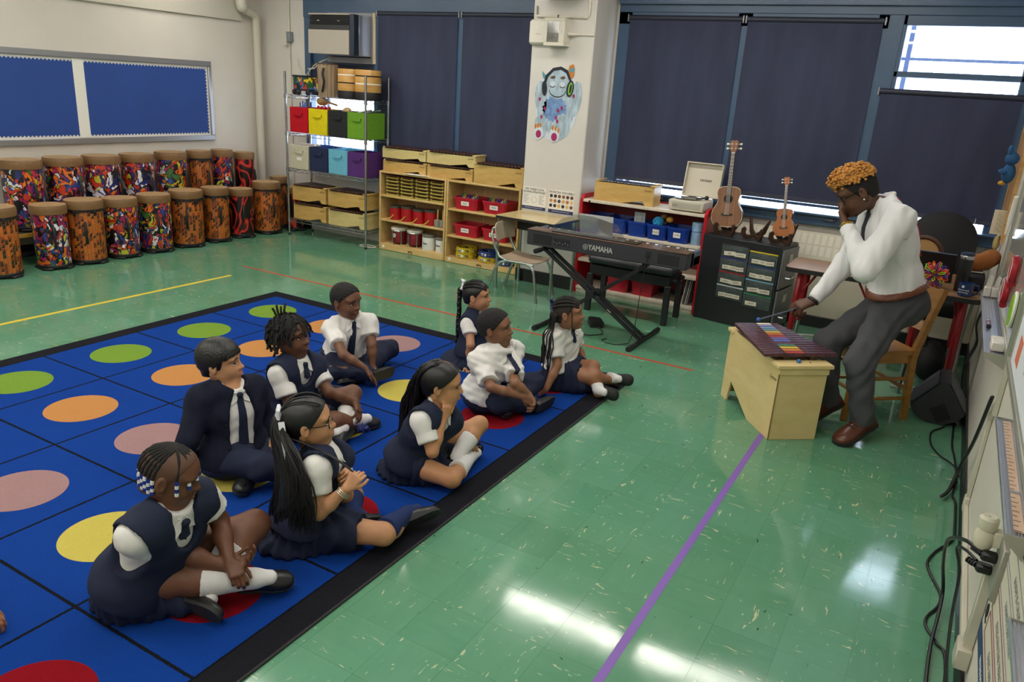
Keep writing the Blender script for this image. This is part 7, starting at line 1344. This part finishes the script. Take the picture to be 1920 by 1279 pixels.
for i in range(10):
    p0 = s.H(-.07+.006*i, -.075, -.03-.004*i); p2 = fist+.02*s.U; p1 = .5*(p0+p2)+.022*s.U+.025*s.F; b.tube([tuple((1-t)**2*p0+2*t*(1-t)*p1+t*t*p2) for t in np.linspace(0, 1, 10)], .0034, 5)
part('held_strand', b, HAIR, s.o); bow(s, tie_p-s.f*.01+.02*s.u, s.sd, s.u, RIB, .035)
b = MB(); pr_ = []; c0 = tie_p-s.sd*.04
for t in np.linspace(0, 1, 8): pr_.append(c0-s.sd*(.035*math.sin(2.2*t)+.01)+A_(0, 0, -.18*t)+s.f*.03*t)
vs = []
for p in pr_:
    for g in (-1, 1): vs.append(tuple(p+g*.013*s.f*.9)); vs.append(tuple(p+g*.013*s.f*.9-.002*s.sd))
part('ribbon_tail', MB().add(vs, [f for i in range(7) for f in ((i*4, i*4+2, i*4+6, i*4+4), (i*4+1, i*4+5, i*4+7, i*4+3), (i*4, i*4+4, i*4+5, i*4+1), (i*4+2, i*4+3, i*4+7, i*4+6))]), RIB, s.o)
d = nrm(s.hR-s.wR)
for k in range(3): part('bracelet', MB().tube([tuple(s.wR-d*(.012+.007*k)+.0245*(math.cos(a*.5236)*nrm(np.cross(d, A_(0, 0, 1)))+math.sin(a*.5236)*nrm(np.cross(d, np.cross(d, A_(0, 0, 1)))))) for a in range(12)], .0024, 5, closed=True), P('bangle', '#cfc6b2', .3, .6), s.o)
# ---- boy in navy cardigan
s = Fig(KID['cardi'], skin_mat('c', '#bf8d69', ''), 'boy with straight black hair in a navy cardigan, white shirt and navy tie', head=.96, res=.0074)
s.build(arms='RL', hands={'R': dict(grip=.3, nv=(0, 0, -1)), 'L': dict(grip=.4)}, legr=.75); s.face('#b06f5c', .05, .05); s.shirt(sleeve=0, o=.010); s.trousers(); s.tie(NAVY, .27, .024)
q = Sdf(); s.torso(q, .024); z = s.s
for a in 'LR': q.cap(getattr(s, 's'+a), getattr(s, 'e'+a), .056*z, .047*z, .03); e, w_ = getattr(s, 'e'+a), getattr(s, 'w'+a); q.cap(e, e+.95*(w_-e), .047*z, .034*z, .02, True)
q.plane(s.pel-.015*s.U, -s.U); q.ell(s.neck+.07*s.U, A_(.07, .06, .055), s.TR, .01, True); mid = s.neck-.13*s.U+.12*s.F; q.ell(mid, A_(.10, .066, .24), s.TR, .01, True)
s.sub('cardigan', q, NAVYK, disp=wrinkle(.0035, 48, 8)); cq = q
for i in range(5): t = .12+.055*i; p = s.surf(cq, s.neck-t*s.U-.078*s.S, s.F); part('button', MB().cyl(tuple(p-.002*s.F), tuple(p+.004*s.F), .007, n=12), RUB, s.o)
s.shoe('L', up=(.5, -.6, .3)); s.shoe('R')
LN = lambda X: .0016*np.sin(((X-s.head)@s.sd)*900+6*np.sin(((X-s.head)@s.f)*40))
s.haircap(HAIR, .011, hl=(.058, 0, .040), n=(-.62, 0, .78), low=-.03, top=.008, disp=LN); s.haircap(HAIR, .005, hl=(.03, 0, .0), n=(-.9, 0, .3), low=-.065, name='cropped_sides')
rt = [s.H(.072-.030*abs(t)**2, .078*t, .064-.006*abs(t)) for t in np.linspace(-.95, .95, 46)]
s.strands(rt, [s.f*.55+s.sd*t*.3-s.u*.55 for t in np.linspace(-.95, .95, 46)], 4, .0085, HAIR, [rp_.uniform(.0040, .0058) for _ in rt], [s.hq], 'fringe', .005, .25, .9, 3, .05)
# ---- girl with short locs
s = Fig(KID['locs'], skin_mat('d', '#6b4734', ''), 'girl with short dark locs in white blouse and navy pinafore, holding a blue scrunchie', head=.99, res=.0074)
s.build(hands={'R': dict(grip=.6), 'L': dict(grip=.55, nv=(-.5, -.3, -.5))}); s.face('#6d4038', -.05, .15); s.shirt(sleeve=.66, o=.008, amp=.0015); s.vest(o=.028); s.skirt(fr=.9, r=.088, pool=.17); s.tie(NAVY, .07, .018, 'neck_tie', .006)
s.shoe('R', sock=SOCKW, sockf=.45); s.shoe('L', sock=SOCKW, sockf=.45); earring(s); s.haircap(AFRO, .007, hl=(.045, 0, .037), low=-.05)
sc_ = scalp(s, 105, -.35, 9, rad=.004); sc_ = [(p, d) for p, d in sc_ if (-.8*(d[0]*.092-.055)+.6*(d[2]*.082-.012)) > 0]
s.strands([p for p, d in sc_], [s.f*(d[0]*.9+.25)+s.sd*d[1]*1.1+s.u*(d[2]*.7+.1) for p, d in sc_], 6, .0155, AFRO, [rp_.uniform(.0052, .0072) for _ in sc_], [s.hq], 'locs', .008, .33, .8, 6, .13, False)
b = MB()
for i in range(4): b.tube([tuple(s.H(-.05+.008*i, -.03+.01*i, .105)), tuple(s.H(-.055+.012*i, -.04+.012*i, .135)), tuple(s.H(-.06+.012*i, -.045+.02*i, .150+.012*(i % 2)))], .006, 6)
part('upright_locs', b, AFRO, s.o)
hc = .4*s.wL+.6*s.hL+nrm(s.hL-s.wL)*.055; hc[2] = max(.045, hc[2]-.03)
single('hair_scrunchie', MB().tube([(.020*math.cos(a*.2618)*(1+.25*math.sin(a*4)), .016*math.sin(a*.2618)*(1+.25*math.sin(a*4)), .012*math.sin(a*2.3)) for a in range(24)], .013, 8, closed=True), P('scrunchie_navy', '#1d2c66', .7), 'dark blue scrunchie dangling from the hand of the girl with locs', 'scrunchie', None, tuple(hc))
# ---- boy in white shirt, far left of the back row
s = Fig(KID['boyw'], skin_mat('e', '#704c39', ''), 'boy with cropped hair in white shirt and navy tie, hands together near his ankles', head=.97, plump=1.06, res=.0076)
s.build(hands={'R': dict(grip=.18, spread=.22, nv=(0, 0, -1)), 'L': dict(grip=.22, spread=.2, nv=(-.2, 0, -1))}, legr=.55, sk=-.03); s.face('#7b4a40', .05, -.05); s.shirt(o=.013, amp=.005, seed=3); s.trousers(r=1.02, seed=6); s.tie(NAVY, .24, .025); s.shoe('R'); s.shoe('L')
AF = wrinkle(.0022, 420, 2); s.haircap(AFRO, .007, hl=(.045, 0, .040), n=(-.75, 0, .66), low=-.04, disp=AF, top=.006)
# ---- long haired girl with hand on cheek
s = Fig(KID['cheek'], skin_mat('f', '#b8855f', ''), 'girl with very long loose black hair resting her cheek on her hand', head=.95, res=.0074)
s.hR = s.H(.052, -.066, -.062); s.wR = s.hR+A_(.0, -.025, -.078)-.01*s.f; s.eR = .5*(s.sR+s.wR)+A_(.045, -.06, -.125)
s.build(hands={'R': dict(grip=.55, nv=tuple(s.sd*.8-s.f*.4)), 'L': dict(grip=.5)}); s.face('#b0705c', .05, .05); s.shirt(sleeve=.68, o=.007, amp=.0015); s.vest(); s.skirt(fr=.44, r=.080, pool=.16)
PAT = P('patent_black', '#101012', .12); s.shoe('R', PAT, sock=SOCKW, sockf=.72, laces=False, strap=True); s.shoe('L', PAT, sock=SOCKW, sockf=.6, laces=False, strap=True); s.haircap(HAIR, .008, hl=(.042, 0, .036), n=(-.72, 0, .69), low=-.06, top=.004)
part('parting', MB().tube([tuple(s.H(-.010+.1015*math.cos(t), 0, .022+.0935*math.sin(t))) for t in np.linspace(.75, 1.7, 9)], .0018, 5), P('parting_skin', '#a07a60', .6), s.o)
rts = []; drs = []
for i in range(340): t = rp_.uniform(1.55, 2.95); g = 1 if i % 2 else -1; rts.append(s.H(-.010+.100*math.cos(t), .004*g, .021+.0925*math.sin(t))); drs.append(s.sd*g*(1 if t < 2.4 else .5)-s.f*(.25 if t < 2 else .6)+.08*s.u)
s.strands(rts, drs, 29, .0212, HAIR, [rp_.uniform(.0026, .0046) for _ in rts], [s.q, s.cq], 'long_hair', [.0105+.006*rp_.random() for _ in rts], .30, .86, 5, .03, follow=lambda P_, i: -s.F*(.13 if i < 10 else .03))
# ---- boy in front of the right pair
s = Fig(KID['boyf'], skin_mat('g', '#835a42', ''), 'boy with short dark hair in a loose white shirt, clasping his hands over crossed legs', head=.96, res=.0076)
s.build(hands={'R': dict(grip=.7, nv=(0, .8, -.4)), 'L': dict(grip=.7, nv=(0, -.8, -.3))}, legr=.75); s.face('#8a5549', .05, .15); s.shirt(o=.026, amp=.005, seed=9, sleeve=.8, low=.0); s.trousers(seed=12); s.tie(NAVY, .25, .024); s.shoe('R'); s.shoe('L', up=(.3, -.6, .3)); s.haircap(AFRO, .007, hl=(.046, 0, .040), n=(-.75, 0, .66), low=-.045, disp=AF, top=.008)
# ---- girl with braids at the right
s = Fig(KID['braid'], skin_mat('h', '#94664b', ''), 'girl with long thin braids and a navy bow, legs stretched past the carpet edge', head=.93, res=.0076)
s.build(hands={'R': dict(grip=.15, nv=(0, 0, -1)), 'L': dict(grip=.5)}); s.face('#9a6254', .1, .15); s.shirt(sleeve=.74, o=.014, amp=.005, low=.04); s.skirt(fr=.66, r=.084, pool=.16); s.tie(NAVY, .08, .018, 'neck_tie')
VEL = P('black_suede', '#141416', .7, bump=.3, bs=300); s.shoe('R', VEL, sock=SOCKW, sockf=.18); s.shoe('L', VEL, up=(-.2, -.9, .25), sock=SOCKW, sockf=.2); s.haircap(P('scalp_brown2', '#2a1d18', .7), .003, low=-.06); b = MB()
for i in range(7):
    a = -1.2+2.4*i/6; pts = [s.H(-.010+.098*math.cos(t), .080*math.sin(a)*max(.12, math.sin(t)), .020+.088*math.sin(t)*math.cos(a*.8)) for t in np.linspace(.45, 2.6, 11)]; b.tube([tuple(p) for p in pts], [.0085+.0022*math.sin(k*2.4) for k in range(11)], 7)
part('braided_rows', b, AFRO, s.o, 60); rts = []; drs = []
for i in range(26): a = -1.5+3.0*i/25; rts.append(s.H(-.088*math.cos(a*.55), .078*math.sin(a*.8), .035-.02*abs(a))); drs.append(-s.f*math.cos(a*.7)+s.sd*math.sin(a*.7))
s.strands(rts, drs, 19, .0205, HAIR, .0044, [s.q, s.cq], 'braids', .008, .40, .75, 8, .05, False); bow(s, s.H(-.105, -.01, .06), s.u, s.sd, P('navy_ribbon', '#1f2f66', .5), .036)
b = MB().tube([tuple(s.H(.035, -.075, .05)), tuple(s.H(.04, -.082, 0)), tuple(s.H(.035, -.083, -.08)), tuple(s.H(.03, -.080, -.13))], .0035, 6); part('face_braid', b, HAIR, s.o)
# ---- girl at the back with a single plait
s = Fig(KID['far'], skin_mat('i', '#b58262', ''), 'girl at the back with a thick plait and white bow, leaning on one arm', head=.91, res=.0078)
s.build(hands={'R': dict(grip=.15, nv=(0, 0, -1)), 'L': dict(grip=.5)}); s.face('#a0644f', .1, .1); s.shirt(sleeve=.50, o=.007, amp=.0015); s.vest(); s.skirt(fr=.92, r=.082, pool=.20, back=.06); s.haircap(HAIR, .006, low=-.06); b = MB()
for i in range(6):
    a = -1.0+2.0*i/5; pts = [s.H(-.010+.098*math.cos(t), .080*math.sin(a)*max(.12, math.sin(t)), .020+.0885*math.sin(t)*math.cos(a*.8)) for t in np.linspace(.45, 2.5, 10)]; b.tube([tuple(p) for p in pts], [.0075+.002*math.sin(k*2.4) for k in range(10)], 7)
part('braided_rows', b, AFRO, s.o, 60); s.strands([s.H(-.10, 0, .045)], [-s.f+.2*s.sd*0], 22, .0185, HAIR, .017, [s.q, s.cq], 'plait', .022, .40, .7, 1, .03)
T_ = s.T[:, 0]; b = MB()
for i in range(1, 21): b.ball(tuple(T_[i]+(.006 if i % 2 else -.006)*s.sd), .0165*(1-.4*i/22), 8, 6, (1, 1, .8))
part('plait_weave', b, HAIR, s.o); bow(s, s.H(-.10, -.01, .075), nrm(s.u+.5*s.sd), nrm(s.f-.3*s.u), RIB, .035); s.shoe('R', sock=SOCKW, sockf=.3); s.shoe('L', sock=SOCKW, sockf=.3)
# ---- the teacher
TJ = dict(pel=(4.655, .385, .765), pL=(4.645, .31, .76), pR=(4.635, .47, .765), neck=(4.475, .295, 1.325), head=(4.335, .235, 1.385), sL=(4.58, .135, 1.262), sR=(4.44, .46, 1.235), eL=(4.475, -.02, 1.0), wL=(4.40, .07, 1.165), hL=(4.345, .135, 1.235),
          eR=(4.33, .43, .935), wR=(4.205, .305, .705), hR=(4.135, .265, .668), kL=(4.545, .04, .46), kR=(4.33, .28, .47), aL=(4.625, .05, .09), aR=(4.41, .22, .09), tL=(4.535, -.085, .035), tR=(4.325, .13, .035), body=200., gaze=196., pitch=-34., s=1.5)
s = Fig(TJ, skin_mat('teacher', '#5c3d2d', ''), 'man with orange curly hair, white shirt and tie, covering his mouth and holding a mallet', head=1.12, adult=True, res=.010, plump=1.10)
mth = s.H(.100, 0, -.062); s.hL = mth+.012*s.f+.012*s.u; s.wL = s.hL+A_(.055, -.060, -.070)
s.build(hands={'L': dict(grip=.42, nv=tuple(-s.f), size=1.10), 'R': dict(grip=.95, nv=(-.1, .35, -.9), size=1.10)}, legr=.72, sk=-.035); s.face('#7a4a44', 0, -.35, openness=.6)
s.shirt(P('teacher_shirt', '#e4e4e7', .7, bump=.06, bs=300, var=.02), full=True, o=.010, amp=.0055, seed=14, low=.105); TR = P('grey_trousers', '#46474c', .85, var=.08, vs=20, bump=.3, bs=500)
TS = s.s; s.s = 1.30; s.trousers(TR, 1.0, 15, .97); s.s = TS
q = Sdf(); s.torso(q, .021); q.plane(s.pel+.088*s.U, -s.U); q.plane(s.pel+.122*s.U, s.U); s.sub('belt', q, P('brown_belt', '#6e3a22', .4, bump=.1, bs=200))
s.tie(P('teacher_tie', '#30323f', .6, var=.5, vs=90), .44, .034); RD = P('suspender_red', '#a3202c', .6)
for g in (1, -1):
    pts = [s.surf(s.cq, s.neck+.02*s.U+g*.055*s.S-t*s.U*.36, -s.F)-.004*s.F for t in np.linspace(.0, 1.0, 10)]; part('suspender', MB().tube([tuple(p) for p in pts], .007, 6), RD if g > 0 else RD, s.o)
for a in 'LR':
    w_, e = getattr(s, 'w'+a), getattr(s, 'e'+a); d = nrm(e-w_); q = Sdf(); q.cap(w_+d*.012, w_+d*.075, .042, .046, .01); q.plane(w_+d*.012, -d); q.plane(w_+d*.075, d); s.sub('cuff', q, P('teacher_shirt', '#d6d5d6', .7))
    o1, o2 = nrm(np.cross(d, A_(0, 0, 1))), nrm(np.cross(d, np.cross(d, A_(0, 0, 1)))); part('watch' if a == 'L' else 'wrist_band', MB().tube([tuple(w_+.0+.0315*(math.cos(t*.3927)*o1+math.sin(t*.3927)*o2)) for t in range(16)], .0075, 6, closed=True), GOLD if a == 'L' else RUB, s.o)
BRS = P('brown_leather', '#5a2e1e', .3, var=.15, vs=12)
for a in 'LR': s.s = 1.0; s.shoe(a, BRS, L=.285, up=(0, 0, 1), low=.001, tall=.85)
s.s = TS
s.haircap(P('fade_black', '#141112', .85, bump=.6, bs=400), .004, hl=(.036, 0, .025), n=(-.86, 0, .5), low=-.055, name='fade'); ORH = P('orange_curls', '#c58a42', .8, var=.35, vs=40, bump=.8, bs=160); b = MB()
q = Sdf(); q.ell(s.H(.008, 0, .090), A_(.080, .070, .045)*s.h, s.HR, .02); np_obj('hair_mass', [q.mesh(.005)], ORH, s.o)
for p, d in scalp(s, 900, .24, 9, rad=.012):
    k = .030+.024*max(0, d[0]+.2); p = p+(s.u*.8+s.f*.35*max(0, d[0]))*k*rp_.uniform(.1, 1.3); b.ball(tuple(p), rp_.uniform(.0055, .0095), 6, 4, (1, 1, .9))
part('curly_top', b, ORH, s.o, 80); q = Sdf(); hh = s.h
for g in (-1, 1): q.cap(s.H(-.012, .052*g, -.045), s.H(.050, .017*g, -.094), .0205*hh, .0165*hh, .02)
q.ell(s.H(.066, 0, -.092), A_(.0195, .022, .017)*hh, s.HR, .02); q.plane(s.H(.0, 0, -.052), s.u); s.sub('beard', q, P('beard_black', '#171213', .85, bump=.5, bs=400), .005)
b = MB()
for g in (-1, 1):
    c = s.surf(s.hq, s.H(0, .034*g, -.008), s.f)+s.f*.010; b.tube([tuple(c+.026*math.cos(a*.3927)*s.sd+.021*math.sin(a*.3927)*s.u) for a in range(16)], .0026, 6, closed=True); b.tube([tuple(c+g*.026*s.sd+.008*s.u), tuple(s.H(.05, .070*g, .004)), tuple(s.H(.0, .079*g, .006)), tuple(s.H(-.025, .078*g, -.010))], .0024, 6)
part('glasses', b, P('glasses_black', '#121317', .2), s.o); part('ear_stud', MB().ball(tuple(s.H(-.002, .084, -.038)), .0045, 8, 6), P('stud_white', '#f0efe8', .2), s.o)
hd = nrm(s.hR-s.wR); gc = s.hR+hd*.01+A_(0, .0, -.012); tip = A_(3.935, .165, .565); dr = nrm(tip-gc)
m_ = thing('mallet', 'blue headed mallet held in the right hand of the standing man', 'mallet', (0, 0, 0)); part('stick', MB().cyl(tuple(gc-dr*.09), tuple(tip), .0045, n=8), P('mallet_stick', '#4a5468', .4), m_); part('head', MB().ball(tuple(tip), .0135, 14, 10), P('mallet_blue', '#3a62b0', .6), m_)
part('handle_grip', MB().cyl(tuple(gc-dr*.10), tuple(gc+dr*.02), .008, n=10), P('grip_navy', '#1c2340', .5), m_)
# ---- child whose hand reaches into the frame at the left edge
PJ = dict(pel=(2.02, -3.86, 0.11), neck=(2.06, -3.82, 0.43), head=(2.1, -3.8, 0.56), sL=(2.05, -3.7, 0.39), sR=(2.1, -3.94, 0.39), eL=(2.18, -3.58, 0.26), wL=(2.335, -3.515, 0.105), hL=(2.415, -3.475, 0.055), eR=(2.25, -3.97, 0.24), wR=(2.36, -3.9, 0.16), hR=(2.43, -3.86, 0.15), pL=(2.02, -3.79, 0.11), pR=(2.04, -3.93, 0.11), kL=(2.26, -3.72, 0.1), kR=(2.26, -4.05, 0.1), aL=(2.34, -3.93, 0.06), aR=(2.34, -3.83, 0.09), tL=(2.4, -4.05, 0.05), tR=(2.38, -3.72, 0.06), body=20., gaze=40., pitch=0., s=1.0)
s = Fig(PJ, skin_mat('j', '#a06d4e', ''), 'child cut off by the left edge, only a hand resting on the carpet in view', head=1.0, res=.0085)
s.build(hands={'L': dict(grip=.5, nv=(0, 0, -1)), 'R': dict(grip=.4)}); s.face('#9a6254'); s.shirt(); s.trousers(); s.shoe('R'); s.shoe('L'); s.haircap(AFRO, .007, low=-.045)
